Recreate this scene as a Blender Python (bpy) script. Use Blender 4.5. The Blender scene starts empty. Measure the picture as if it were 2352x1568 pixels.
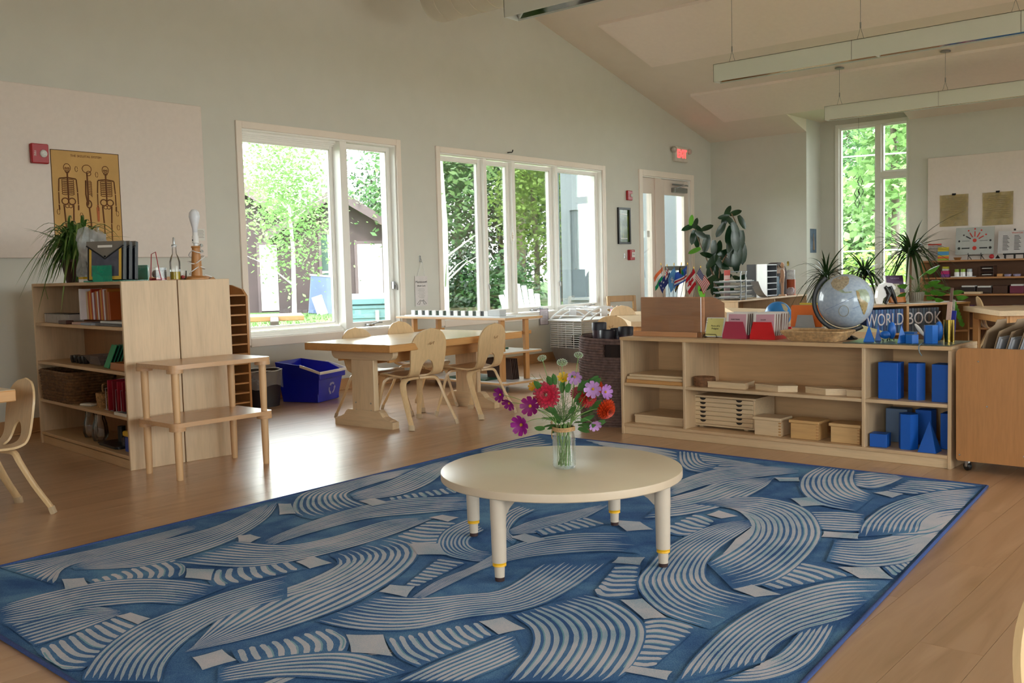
import bpy, bmesh, math, random
import numpy as np
from mathutils import Vector, Matrix, Euler, noise as mnoise
S = bpy.context.scene
COL = S.collection
random.seed(7)
PI = math.pi
# ---------------------------------------------------------------- camera
FPX, CX, CY, CAMZ = 2221.57, 1176.0, 784.0, 1.0
YAW, PITCH, ROLL = [math.radians(a) for a in (40.176, 4.038, 1.467)]
_f = np.array([math.cos(YAW)*math.cos(PITCH), math.sin(YAW)*math.cos(PITCH), -math.sin(PITCH)])
_r = np.array([math.sin(YAW), -math.cos(YAW), 0.0]); _d = np.cross(_f, _r)
_c, _s = math.cos(ROLL), math.sin(ROLL)
RC = np.array([_c*_r + _s*_d, -_s*_r + _c*_d, _f])
cam = bpy.data.cameras.new('camera'); camo = bpy.data.objects.new('camera', cam); COL.objects.link(camo)
cam.sensor_width = 36.0; cam.lens = FPX*36.0/2352.0; cam.clip_end = 400
_m = Matrix.Identity(4)
for i in range(3):
    _m[i][0], _m[i][1], _m[i][2] = RC[0][i], -RC[1][i], -RC[2][i]
_m[2][3] = CAMZ
camo.matrix_world = _m
S.camera = camo
# ---------------------------------------------------------------- light
w = bpy.data.worlds.new('sky'); S.world = w; w.use_nodes = True
_bg = w.node_tree.nodes['Background']
_bg.inputs[0].default_value = (0.96, 0.975, 1.0, 1); _bg.inputs[1].default_value = 4.0
sun = bpy.data.lights.new('sun', 'SUN'); sun.energy = 2.2; sun.angle = math.radians(6); sun.color = (1, .96, .88)
suno = bpy.data.objects.new('sun', sun); COL.objects.link(suno)
suno.rotation_euler = (math.radians(38), 0, math.radians(-25))
S.view_settings.view_transform = 'Standard'; S.view_settings.look = 'None'
S.view_settings.gamma = 1.0; S.view_settings.use_curve_mapping = False
S.view_settings.exposure = 1.85
S.cycles.use_denoising = True
S.cycles.max_bounces = 10; S.cycles.diffuse_bounces = 6; S.cycles.transparent_max_bounces = 24
S.cycles.sample_clamp_indirect = 8.0; S.cycles.caustics_reflective = False; S.cycles.caustics_refractive = False
# ---------------------------------------------------------------- pixel rays of the photograph (2352 x 1568)
def ray(px, py):
    return RC.T @ np.array([(px-CX)/FPX, (py-CY)/FPX, 1.0])
def on(ax, val, px, py):
    d = ray(px, py); o = np.array([0, 0, CAMZ]); t = (val-o[ax])/d[ax]
    return Vector(o + t*d)
def proj(p):
    q = RC @ (np.array(p)-[0, 0, CAMZ]); return q[:2]/q[2]*FPX+[CX, CY]
# ---------------------------------------------------------------- mesh helpers
def T(loc=(0, 0, 0), rot=(0, 0, 0), sc=(1, 1, 1)):
    return Matrix.LocRotScale(Vector(loc), Euler(rot), Vector(sc))
class MB:
    def __init__(s): s.v = []; s.f = []; s.m = []; s.M = None; s.mi = 0
    def add(s, vs, fs):
        b = len(s.v)
        if s.M is not None: vs = [s.M @ Vector(p) for p in vs]
        s.v += [tuple(p) for p in vs]
        s.f += [tuple(b+i for i in f) for f in fs]; s.m += [s.mi]*len(fs)
        return s
    def box(s, x0, x1, y0, y1, z0, z1, c=0.0):
        if c <= 0:
            vs = [(x, y, z) for z in (z0, z1) for y in (y0, y1) for x in (x0, x1)]
            return s.add(vs, [(0, 2, 3, 1), (4, 5, 7, 6), (0, 1, 5, 4), (2, 6, 7, 3), (0, 4, 6, 2), (1, 3, 7, 5)])
        c = min(c, (x1-x0)*.45, (y1-y0)*.45, (z1-z0)*.45)
        vs = []; ix = {}
        for a in (0, 1):
            for b in (0, 1):
                for d in (0, 1):
                    X, Y, Z = (x0, x1)[a], (y0, y1)[b], (z0, z1)[d]
                    sx, sy, sz = (1-2*a)*c, (1-2*b)*c, (1-2*d)*c
                    for k, p in enumerate(((X, Y+sy, Z+sz), (X+sx, Y, Z+sz), (X+sx, Y+sy, Z))):
                        ix[a, b, d, k] = len(vs); vs.append(p)
        g = lambda a, b, d, k: ix[a, b, d, k]
        fs = []
        for q in (0, 1):
            fs.append([g(q, 0, 0, 0), g(q, 1, 0, 0), g(q, 1, 1, 0), g(q, 0, 1, 0)])
            fs.append([g(0, q, 0, 1), g(1, q, 0, 1), g(1, q, 1, 1), g(0, q, 1, 1)])
            fs.append([g(0, 0, q, 2), g(1, 0, q, 2), g(1, 1, q, 2), g(0, 1, q, 2)])
            for r in (0, 1):
                fs.append([g(0, q, r, 1), g(1, q, r, 1), g(1, q, r, 2), g(0, q, r, 2)])
                fs.append([g(q, 0, r, 0), g(q, 1, r, 0), g(q, 1, r, 2), g(q, 0, r, 2)])
                fs.append([g(q, r, 0, 0), g(q, r, 1, 0), g(q, r, 1, 1), g(q, r, 0, 1)])
                for t in (0, 1): fs.append([g(q, r, t, 0), g(q, r, t, 1), g(q, r, t, 2)])
        return s.add(vs, fs)
    def bx(s, cx, cy, cz, sx, sy, sz, c=0.0):
        return s.box(cx-sx/2, cx+sx/2, cy-sy/2, cy+sy/2, cz-sz/2, cz+sz/2, c)
    def cyl(s, p, q, r0, r1=None, n=14, caps=True):
        if r1 is None: r1 = r0
        return s.tube([p, q], [r0, r1], n, caps)
    def tube(s, pts, r, n=8, caps=True, closed=False, flat=None):
        P = [Vector(p) for p in pts]; k = len(P)
        if isinstance(r, (int, float)): r = [r]*k
        vs = []; up = None
        for i in range(k):
            a = P[(i-1) % k] if (closed or i > 0) else P[i]; b = P[(i+1) % k] if (closed or i < k-1) else P[i]
            t = (b-a)
            if t.length < 1e-9: t = Vector((0, 0, 1))
            t.normalize()
            if up is None:
                up = Vector((0, 0, 1)) if abs(t.z) < .9 else Vector((1, 0, 0))
            u = up - t*up.dot(t)
            if u.length < 1e-6: u = t.orthogonal()
            u.normalize(); w_ = t.cross(u); up = u
            for j in range(n):
                th = 2*PI*j/n
                fl = 1.0 if flat is None else flat
                vs.append(P[i] + u*(math.cos(th)*r[i]) + w_*(math.sin(th)*r[i]*fl))
        fs = []
        for i in range(k if closed else k-1):
            i2 = (i+1) % k
            for j in range(n):
                j2 = (j+1) % n
                fs.append((i*n+j, i*n+j2, i2*n+j2, i2*n+j))
        if caps and not closed:
            fs.append(tuple(range(n-1, -1, -1))); fs.append(tuple((k-1)*n+j for j in range(n)))
        return s.add(vs, fs)
    def lathe(s, prof, n=24, c=(0, 0, 0), a0=0.0, a1=2*PI):
        vs = []; full = abs(a1-a0-2*PI) < 1e-6; m = n if full else n+1
        for r, z in prof:
            for j in range(m):
                th = a0+(a1-a0)*j/n
                vs.append((c[0]+r*math.cos(th), c[1]+r*math.sin(th), c[2]+z))
        fs = []
        for i in range(len(prof)-1):
            for j in range(n):
                j2 = (j+1) % m
                fs.append((i*m+j, i*m+j2, (i+1)*m+j2, (i+1)*m+j))
        return s.add(vs, fs)
    def sphere(s, c, r, n=16, m=10, sq=(1, 1, 1)):
        vs = [(c[0], c[1], c[2]-r*sq[2])]
        for i in range(1, m):
            a = -PI/2+PI*i/m
            for j in range(n):
                th = 2*PI*j/n
                vs.append((c[0]+r*sq[0]*math.cos(a)*math.cos(th), c[1]+r*sq[1]*math.cos(a)*math.sin(th), c[2]+r*sq[2]*math.sin(a)))
        vs.append((c[0], c[1], c[2]+r*sq[2]))
        fs = [(0, 1+(j+1) % n, 1+j) for j in range(n)]
        for i in range(m-2):
            for j in range(n):
                fs.append((1+i*n+j, 1+i*n+(j+1) % n, 1+(i+1)*n+(j+1) % n, 1+(i+1)*n+j))
        L = len(vs)-1; o = 1+(m-2)*n
        fs += [(o+j, o+(j+1) % n, L) for j in range(n)]
        return s.add(vs, fs)
    def prism(s, poly, a, b, axis=2):
        # poly in the plane of the two other axes (in cyclic order), extruded along axis from a to b
        k = len(poly); vs = []
        for h in (a, b):
            for (u, v) in poly:
                vs.append((u, v, h) if axis == 2 else ((h, u, v) if axis == 0 else (u, h, v)))
        fs = [tuple(range(k-1, -1, -1)), tuple(range(k, 2*k))]
        for i in range(k): fs.append((i, (i+1) % k, k+(i+1) % k, k+i))
        return s.add(vs, fs)
    def grid(s, fn, nu, nv, thick=0.0):
        vs = [Vector(fn(i/nu, j/nv)) for j in range(nv+1) for i in range(nu+1)]
        W_ = nu+1; fs = [(j*W_+i, j*W_+i+1, (j+1)*W_+i+1, (j+1)*W_+i) for j in range(nv) for i in range(nu)]
        if thick == 0: return s.add(vs, fs)
        nr = [Vector((0, 0, 0)) for _ in vs]
        for f in fs:
            n_ = (vs[f[1]]-vs[f[0]]).cross(vs[f[3]]-vs[f[0]])
            for i in f: nr[i] += n_
        K = len(vs); v2 = vs+[p-n_.normalized()*thick if n_.length > 0 else p for p, n_ in zip(vs, nr)]
        f2 = fs+[tuple(K+i for i in reversed(f)) for f in fs]
        bd = [i for i in range(W_)]+[j*W_+nu for j in range(1, nv+1)]+[nv*W_+i for i in range(nu-1, -1, -1)]+[j*W_ for j in range(nv-1, 0, -1)]
        for i in range(len(bd)):
            a, b = bd[i], bd[(i+1) % len(bd)]; f2.append((a, K+a, K+b, b))
        return s.add(v2, f2)
    def build(s, name, mats, parent=None, smooth=None, loc=None, rot=None):
        me = bpy.data.meshes.new(name)
        me.from_pydata(s.v, [], s.f)
        if not isinstance(mats, (list, tuple)): mats = [mats]
        for m_ in mats: me.materials.append(m_)
        if len(mats) > 1: me.polygons.foreach_set('material_index', s.m)
        bm = bmesh.new(); bm.from_mesh(me); bmesh.ops.recalc_face_normals(bm, faces=bm.faces); bm.to_mesh(me); bm.free()
        if smooth is not None:
            me.polygons.foreach_set('use_smooth', [True]*len(me.polygons))
            if smooth < 179: me.set_sharp_from_angle(angle=math.radians(smooth))
        me.update()
        o = bpy.data.objects.new(name, me); COL.objects.link(o)
        if parent is not None: o.parent = parent
        if loc is not None: o.location = loc
        if rot is not None: o.rotation_euler = rot
        return o
def tag(o, label, cat, group=None):
    o['label'] = label; o['category'] = cat
    if group: o['group'] = group
    return o
def thing(name, label, cat, loc=(0, 0, 0), rz=0.0, group=None, rot=None, sc=None):
    o = bpy.data.objects.new(name, None); COL.objects.link(o); o.empty_display_size = .05
    o.location = loc; o.rotation_euler = rot if rot else (0, 0, rz)
    if sc: o.scale = (sc, sc, sc)
    return tag(o, label, cat, group)
def struct(o):
    o['kind'] = 'structure'; return o
def sempty(name):
    o = bpy.data.objects.new(name, None); COL.objects.link(o); o['kind'] = 'structure'; return o
def copy_tree(o, parent=None, **kw):
    c = o.copy(); COL.objects.link(c); c.parent = parent
    for ch in list(o.children): copy_tree(ch, c)
    for k in ('label', 'group'):
        if k in kw: c[k] = kw[k]
    if 'loc' in kw: c.location = kw['loc']
    if 'rz' in kw: c.rotation_euler = (0, 0, kw['rz'])
    if 'sc' in kw: c.scale = (kw['sc'],)*3
    return c
def lerp(a, b, t): return a+(b-a)*t
def arc(cx, cy, r, a0, a1, n):
    return [(cx+r*math.cos(math.radians(a0+(a1-a0)*i/n)), cy+r*math.sin(math.radians(a0+(a1-a0)*i/n))) for i in range(n+1)]
def rrect(x0, x1, y0, y1, r, n=4):
    return arc(x1-r, y0+r, r, -90, 0, n)+arc(x1-r, y1-r, r, 0, 90, n)+arc(x0+r, y1-r, r, 90, 180, n)+arc(x0+r, y0+r, r, 180, 270, n)
def bez(p0, p1, p2, p3, n):
    p0, p1, p2, p3 = map(Vector, (p0, p1, p2, p3)); out = []
    for i in range(n+1):
        t = i/n; u = 1-t
        out.append(p0*u**3+p1*3*u*u*t+p2*3*u*t*t+p3*t**3)
    return out
def spline(pts, n):
    P = [Vector(p) for p in pts]; out = []
    for i in range(len(P)-1):
        a = P[max(i-1, 0)]; b = P[i]; c = P[i+1]; d = P[min(i+2, len(P)-1)]
        for k in range(n):
            t = k/n
            out.append(.5*((2*b)+(c-a)*t+(2*a-5*b+4*c-d)*t*t+(3*b-a-3*c+d)*t**3))
    out.append(P[-1]); return out
# ---------------------------------------------------------------- materials
def srgb(h):
    h = h.lstrip('#'); r = [int(h[i:i+2], 16)/255 for i in (0, 2, 4)]
    return tuple((c/12.92 if c <= .04045 else ((c+.055)/1.055)**2.4) for c in r)
def _nt(name):
    m = bpy.data.materials.new(name); m.use_nodes = True
    return m, m.node_tree, m.node_tree.nodes['Principled BSDF']
def _ramp(nt, fac, stops):
    r = nt.nodes.new('ShaderNodeValToRGB'); e = r.color_ramp.elements
    while len(e) < len(stops): e.new(.5)
    for el, (p, c) in zip(e, stops): el.position = p; el.color = (*c, 1)
    nt.links.new(fac, r.inputs[0]); return r.outputs[0]
def _coord(nt, sc=(1, 1, 1), kind='Object'):
    t = nt.nodes.new('ShaderNodeTexCoord'); mp = nt.nodes.new('ShaderNodeMapping'); mp.inputs['Scale'].default_value = sc
    nt.links.new(t.outputs[kind], mp.inputs[0]); return mp.outputs[0]
def _noise(nt, vec, scale, detail=2.0, rough=.5, dist=0.0):
    n = nt.nodes.new('ShaderNodeTexNoise'); n.inputs['Scale'].default_value = scale
    n.inputs['Detail'].default_value = detail; n.inputs['Roughness'].default_value = rough; n.inputs['Distortion'].default_value = dist
    if vec is not None: nt.links.new(vec, n.inputs['Vector'])
    return n.outputs['Fac']
def _bump(nt, bs, fac, strength, dist=.002):
    b = nt.nodes.new('ShaderNodeBump'); b.inputs['Strength'].default_value = strength; b.inputs['Distance'].default_value = dist
    nt.links.new(fac, b.inputs['Height']); nt.links.new(b.outputs[0], bs.inputs['Normal'])
def mul(c, k): return tuple(min(1, x*k) for x in c)
def plain(name, col, rough=.5, var=.06, scale=14, metal=0.0, bump=0.0, bscale=200, trans=0.0, alpha=1.0, spec=.5, emit=None, es=1.0, coat=0.0):
    m, nt, bs = _nt(name)
    if isinstance(col, str): col = srgb(col)
    f = _noise(nt, _coord(nt), scale, 2)
    nt.links.new(_ramp(nt, f, [(.3, mul(col, 1-var)), (.7, mul(col, 1+var))]), bs.inputs['Base Color'])
    bs.inputs['Roughness'].default_value = rough; bs.inputs['Metallic'].default_value = metal
    bs.inputs['Transmission Weight'].default_value = trans; bs.inputs['Alpha'].default_value = alpha
    bs.inputs['Specular IOR Level'].default_value = spec; bs.inputs['Coat Weight'].default_value = coat
    if emit:
        bs.inputs['Emission Color'].default_value = (*emit, 1); bs.inputs['Emission Strength'].default_value = es
    if bump: _bump(nt, bs, _noise(nt, _coord(nt), bscale, 2), bump)
    return m
def wood(name, col, axis=0, k=1.0, rough=.42, con=.16, scale=1.0, ring=False):
    m, nt, bs = _nt(name)
    if isinstance(col, str): col = srgb(col)
    sc = [9.0, 9.0, 9.0]; sc[axis] = .8
    sc = [x*scale for x in sc]
    v = _coord(nt, tuple(sc))
    f = _noise(nt, v, 1.3, 4, .6, .8)
    c1 = _ramp(nt, f, [(.25, mul(col, 1-con)), (.5, col), (.8, mul(col, 1+con*.7))])
    v2 = _coord(nt, tuple(x*6 for x in sc)); f2 = _noise(nt, v2, 1.5, 2, .6)
    mx = nt.nodes.new('ShaderNodeMix'); mx.data_type = 'RGBA'; mx.blend_type = 'MULTIPLY'; mx.inputs[0].default_value = .6
    nt.links.new(c1, mx.inputs[6]); nt.links.new(_ramp(nt, f2, [(.3, (.84,)*3), (.6, (1,)*3)]), mx.inputs[7])
    nt.links.new(mx.outputs[2], bs.inputs['Base Color'])
    bs.inputs['Roughness'].default_value = rough
    _bump(nt, bs, f2, .06, .001)
    return m
def glassy(name, tint=(1, 1, 1), refl=.9, rough=0.0, ior=1.45):
    # thin clear sheet: straight transmission plus a fresnel reflection
    m = bpy.data.materials.new(name); m.use_nodes = True; nt = m.node_tree; nt.nodes.clear()
    o = nt.nodes.new('ShaderNodeOutputMaterial'); t = nt.nodes.new('ShaderNodeBsdfTransparent'); g = nt.nodes.new('ShaderNodeBsdfGlossy')
    fr = nt.nodes.new('ShaderNodeFresnel'); mx = nt.nodes.new('ShaderNodeMixShader'); ml = nt.nodes.new('ShaderNodeMath'); ml.operation = 'MULTIPLY'
    fr.inputs[0].default_value = ior; ml.inputs[1].default_value = refl
    t.inputs[0].default_value = (*tint, 1); g.inputs['Roughness'].default_value = rough
    nt.links.new(fr.outputs[0], ml.inputs[0]); nt.links.new(ml.outputs[0], mx.inputs[0])
    nt.links.new(t.outputs[0], mx.inputs[1]); nt.links.new(g.outputs[0], mx.inputs[2]); nt.links.new(mx.outputs[0], o.inputs[0])
    return m
def film(name, col, alpha=.35, rough=.2):
    # cloudy plastic: part transparent, part diffuse/glossy
    m = bpy.data.materials.new(name); m.use_nodes = True; nt = m.node_tree; bs = nt.nodes['Principled BSDF']
    bs.inputs['Roughness'].default_value = rough
    f = _noise(nt, _coord(nt), 12, 4, .6, 1.0)
    nt.links.new(_ramp(nt, f, [(.3, mul(col, .8)), (.7, col)]), bs.inputs['Base Color'])
    r = nt.nodes.new('ShaderNodeMapRange'); r.inputs[3].default_value = alpha*.6; r.inputs[4].default_value = min(1, alpha*1.5)
    nt.links.new(f, r.inputs[0]); nt.links.new(r.outputs[0], bs.inputs['Alpha'])
    return m
def leafmat(name, col, var=.25, rough=.45, trans=.35, scale=3.0):
    m = bpy.data.materials.new(name); m.use_nodes = True; nt = m.node_tree; nt.nodes.clear()
    o = nt.nodes.new('ShaderNodeOutputMaterial'); d = nt.nodes.new('ShaderNodeBsdfPrincipled'); t = nt.nodes.new('ShaderNodeBsdfTranslucent'); mx = nt.nodes.new('ShaderNodeMixShader')
    d.inputs['Roughness'].default_value = rough
    c = _ramp(nt, _noise(nt, _coord(nt), scale, 2), [(.3, mul(col, 1-var)), (.7, mul(col, 1+var))])
    nt.links.new(c, d.inputs['Base Color']); nt.links.new(c, t.inputs[0])
    mx.inputs[0].default_value = trans
    nt.links.new(d.outputs[0], mx.inputs[1]); nt.links.new(t.outputs[0], mx.inputs[2]); nt.links.new(mx.outputs[0], o.inputs[0])
    return m
BIRCH = wood('birch_ply', '#cdb08c', 2); BIRCH_X = wood('birch_ply_x', '#cdb08c', 0); BIRCH_Y = wood('birch_ply_y', '#cdb08c', 1)
PLYEDGE = wood('ply_edge', '#c9a67c', 1, con=.2); PLYEDGE_X = wood('ply_edge_x', '#c9a67c', 0, con=.2)
MAPLE = wood('maple', '#d9bf9a', 2, con=.1); MAPLE_X = wood('maple_x', '#d9bf9a', 0, con=.1); MAPLE_Y = wood('maple_y', '#d9bf9a', 1, con=.1)
BEECH = wood('beech', '#c8945a', 2, con=.12); BEECH_X = wood('beech_x', '#c8945a', 0, con=.12); BEECH_Y = wood('beech_y', '#c8945a', 1, con=.12)
CHAIRW = wood('chair_ply', '#d3b488', 2, con=.1, rough=.32)
WHITE = plain('white_paint', '#dcd8d0', .45, .02); WHITEP = plain('white_plastic', '#e4e4e4', .35, .02)
BLACK = plain('black_plastic', '#101012', .4, .1); DKMETAL = plain('dark_metal', '#1a1a1c', .35, .1, metal=.6)
CHROME = plain('brushed_metal', '#b8bcc0', .28, .05, metal=1.0); PAPER = plain('paper', '#dcdad4', .8, .03)
INK = plain('ink', '#26241f', .8, .05); REDP = plain('red_plastic', '#a3141f', .35, .05)
CLEAR = glassy('clear_glass'); PANE = glassy('window_glass', (.97, 1, .98), .8)
# ================================================================ the room
WY, FX, BX, RY = 6.72, 12.41, -3.6, -4.4          # window wall, far wall, back wall, right wall
SL = 0.2585; ZF = 2.762; RX = 4.4                   # ceiling slope, height at far wall, ridge
def zc(x): return ZF+(FX-x)*SL if x > RX else ZF+(FX-RX)*SL-(RX-x)*SL
WALLP = plain('wall_paint', '#cbcbc2', .75, .015, 6, bump=.05, bscale=400)
CEILP = plain('ceiling_paint', '#e2d9ce', .8, .015, 6)
PANELP = plain('tack_panel_fabric', '#ddd3cb', .9, .02, 30, bump=.15, bscale=900)
CPANEL = plain('acoustic_panel', '#efe4dc', .9, .015, 20)
TRIM = plain('trim_paint', '#e8ded2', .45, .015, 6); SASH = plain('sash_white', '#efeee9', .4, .01, 6)
BASEB = plain('rubber_base', '#b3875a', .55, .08, 3)
FLOORM = None
def floor_mat():
    m, nt, bs = _nt('floor_plank')
    oi = nt.nodes.new('ShaderNodeObjectInfo')
    v = _coord(nt, (1.2, 14, 1))
    ad = nt.nodes.new('ShaderNodeVectorMath'); ad.operation = 'ADD'
    cb = nt.nodes.new('ShaderNodeCombineXYZ'); ml = nt.nodes.new('ShaderNodeMath'); ml.operation = 'MULTIPLY'; ml.inputs[1].default_value = 40
    nt.links.new(oi.outputs['Random'], ml.inputs[0]); nt.links.new(ml.outputs[0], cb.inputs[0]); nt.links.new(ml.outputs[0], cb.inputs[1])
    nt.links.new(v, ad.inputs[0]); nt.links.new(cb.outputs[0], ad.inputs[1])
    f = _noise(nt, ad.outputs[0], 1.0, 4, .55, .9)
    c = _ramp(nt, f, [(.25, srgb('#a5825f')), (.5, srgb('#b89371')), (.75, srgb('#c39f7d'))])
    hv = nt.nodes.new('ShaderNodeHueSaturation'); mr = nt.nodes.new('ShaderNodeMapRange')
    mr.inputs[3].default_value = .94; mr.inputs[4].default_value = 1.05
    nt.links.new(oi.outputs['Random'], mr.inputs[0]); nt.links.new(mr.outputs[0], hv.inputs['Value']); nt.links.new(c, hv.inputs['Color'])
    nt.links.new(hv.outputs[0], bs.inputs['Base Color'])
    bs.inputs['Roughness'].default_value = .31; bs.inputs['Specular IOR Level'].default_value = .6; bs.inputs['Coat Weight'].default_value = .35; bs.inputs['Coat Roughness'].default_value = .22
    v2 = _coord(nt, (6, 60, 1)); _bump(nt, bs, _noise(nt, v2, 2, 2), .05, .001)
    return m
FLOORM = floor_mat()
# floor: slab below, single planks where the boards can be told apart
PW, PL, PX0, PX1, PY0 = .158, 1.22, .1, 7.42, -.62
NR = 46; PY1 = PY0+NR*PW
fl = MB(); fl.box(BX, FX+.5, RY, WY, -.12, -.0045)
fl.box(BX, PX0, RY, WY, -.0045, 0); fl.box(PX1, FX+.5, RY, WY, -.0045, 0)
fl.box(PX0, PX1, RY, PY0, -.0045, 0)
if PY1 < WY: fl.box(PX0, PX1, PY1, WY, -.0045, 0)
flo = struct(fl.build('floor', FLOORM))
pm = MB(); pm.box(.0005, PL-.0005, .0005, PW-.0005, -.0045, 0)
pk = None
for r in range(NR):
    off = (r*.37 % 1)*PL
    x = PX0-off
    while x < PX1-.01:
        a, b = max(x, PX0), min(x+PL, PX1)
        if b-a > .02:
            if pk is None: pk = pm.build('plank', FLOORM, flo); o = pk
            else: o = pk.copy(); COL.objects.link(o)
            o.location = (a, PY0+r*PW, 0); o.scale = ((b-a)/PL, 1, 1)
        x += PL
# window wall with its three openings
W1 = (4.645, 6.335, .52, 2.22); W2 = (6.918, 9.715, .55, 2.205); DR = (10.60, 11.83, 0, 2.20)
wl = MB()
def wallstrip(x0, x1, z0, z1f):
    wl.prism([(x0, z0), (x1, z0), (x1, z1f(x1)), (x0, z1f(x0))], WY, WY+.22, 1)
top = lambda x: zc(x)+.05
flat = lambda h: (lambda x: h)
def span(x0, x1, z0): 
    if x0 < RX < x1:
        wallstrip(x0, RX, z0, top); wallstrip(RX, x1, z0, top)
    else: wallstrip(x0, x1, z0, top)
span(BX-.2, W1[0], -.2); span(W1[1], W2[0], -.2); span(W2[1], DR[0], -.2); span(DR[1], FX+.7, -.2)
for o_ in (W1, W2, DR):
    span(o_[0], o_[1], o_[3])
    if o_[2] > 0: wallstrip(o_[0], o_[1], -.2, flat(o_[2]))
struct(wl.build('wall_window', WALLP))
# far wall with the tall window bay (dormer)
BY0, BY1, BD, BZ = 3.985, 5.31, .46, 2.925
fw = MB()
fw.box(FX, FX+.2, BY1, WY+.2, -.2, ZF+.25); fw.box(FX, FX+.2, RY-.2, BY0, -.2, ZF+.25)
struct(fw.build('wall_far', WALLP))
TW = (4.11, 5.10, .62, 2.86)
xb = FX+BD; ax = FX-(BZ-ZF)/SL
bay = MB()
for y0, y1 in ((BY1, BY1+.1), (BY0-.1, BY0)):   # cheeks, with the triangle where the flat bay ceiling meets the slope
    bay.box(FX+.2, xb+.15, y0, y1, -.2, BZ+.05)
bay.box(xb, xb+.15, BY0, TW[0], -.2, BZ); bay.box(xb, xb+.15, TW[1], BY1, -.2, BZ)
bay.box(xb, xb+.15, TW[0], TW[1], -.2, TW[2]); bay.box(xb, xb+.15, TW[0], TW[1], TW[3], BZ)
struct(bay.build('wall_bay', WALLP))
# ceiling: two slopes, notched for the bay
cl = MB()
def cslab(x0, x1, y0, y1):
    cl.prism([(x0, zc(x0)), (x1, zc(x1)), (x1, zc(x1)+.2), (x0, zc(x0)+.2)], y0, y1, 1)
cslab(RX, ax, RY-.2, WY+.2); cslab(ax, FX, BY1, WY+.2); cslab(ax, FX, RY-.2, BY0); cslab(FX, FX+.2, BY1+.001, WY+.2); cslab(FX, FX+.2, RY-.2, BY0-.001); cslab(BX-.2, RX-.0001, RY-.2, WY+.2)
cl.box(ax, xb+.15, BY0-.1, BY1+.1, BZ, BZ+.1)
ceil = struct(cl.build('ceiling', CEILP))
# ceiling panels
def cpanel(x0, x1, y0, y1):
    m = MB(); m.prism([(x0, zc(x0)-.03), (x1, zc(x1)-.03), (x1, zc(x1)), (x0, zc(x0))], y0, y1, 1)
    return m.build('ceiling_panel', CPANEL, ceil)
cpanel(8.85, 9.95, .4, 6.14); cpanel(10.84, 11.72, .4, 6.14)
cpanel(6.3, 7.6, .4, 6.0)
# back and right walls (behind the camera), with unseen windows added and enlarged to brighten the room
bw = MB()
BWN = [(-3.8, -1.6), (-.9, 1.3)]
def bspan(y0, y1, z0, z1): bw.box(BX-.2, BX, y0, y1, z0, z1)
zb = zc(BX)+.1
ys = [RY-.2]+[v for p in BWN for v in p]+[WY+.2]
for i in range(0, len(ys), 2): bspan(ys[i], ys[i+1], -.2, zb)
for y0, y1 in BWN: bspan(y0, y1, -.2, .7); bspan(y0, y1, 2.3, zb)
struct(bw.build('wall_back', WALLP))
rw = MB(); RWN = [(.2, 2.9), (4.0, 6.7), (7.8, 10.5)]; RZ0, RZ1 = .45, 2.55
def rspan(x0, x1, z0, z1=None):
    for a, b in ((x0, RX), (RX, x1)) if x0 < RX < x1 else ((x0, x1),):
        rw.prism([(a, z0), (b, z0), (b, z1 or zc(b)+.05), (a, z1 or zc(a)+.05)], RY-.2, RY, 1)
xs_ = [BX-.2]+[v for p in RWN for v in p]+[FX+.2]
for i in range(0, len(xs_), 2): rspan(xs_[i], xs_[i+1], -.2)
for x0, x1 in RWN: rspan(x0, x1, -.2, RZ0); rspan(x0, x1, RZ1)
struct(rw.build('wall_right', WALLP))
for i, (x0, x1) in enumerate(RWN):
    e = sempty('window_%d' % (8+i)); m = MB()
    for a, b, c, d in ((x0, x1, RZ0, RZ0+.06), (x0, x1, RZ1-.06, RZ1), (x0, x0+.06, RZ0+.06, RZ1-.06), (x1-.06, x1, RZ0+.06, RZ1-.06), ((x0+x1)/2-.03, (x0+x1)/2+.03, RZ0+.06, RZ1-.06)):
        m.box(a, b, RY-.12, RY-.04, c, d)
    m.build('window_frame', SASH, e); g = MB(); g.box(x0+.05, x1-.05, RY-.09, RY-.084, RZ0+.05, RZ1-.05); g.build('pane', PANE, e)
for i, (y0, y1) in enumerate(BWN):
    e = sempty('window_%d' % (5+i))
    m = MB()
    for a, b, c, d in ((y0, y1, .7, .76), (y0, y1, 2.24, 2.3), (y0, y0+.06, .76, 2.24), (y1-.06, y1, .76, 2.24), ((y0+y1)/2-.03, (y0+y1)/2+.03, .76, 2.24)):
        m.box(BX-.12, BX-.04, a, b, c, d)
    m.build('window_frame', SASH, e)
    g = MB(); g.box(BX-.09, BX-.084, y0+.05, y1-.05, .75, 2.25); g.build('pane', PANE, e)
# baseboards
bb = MB(); 
for a, b in ((BX, DR[0]-.09), (DR[1]+.11, FX)): bb.box(a, b, WY-.008, WY, .0, .1, .003); bb.box(a, b, WY-.02, WY, 0, .012, .003)
struct(bb.build('baseboard_window', BASEB))
bb = MB(); bb.box(FX-.01, FX, BY1, WY, 0, .1); bb.box(FX-.01, FX, RY, BY0, 0, .1); struct(bb.build('baseboard_far', BASEB))
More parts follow.
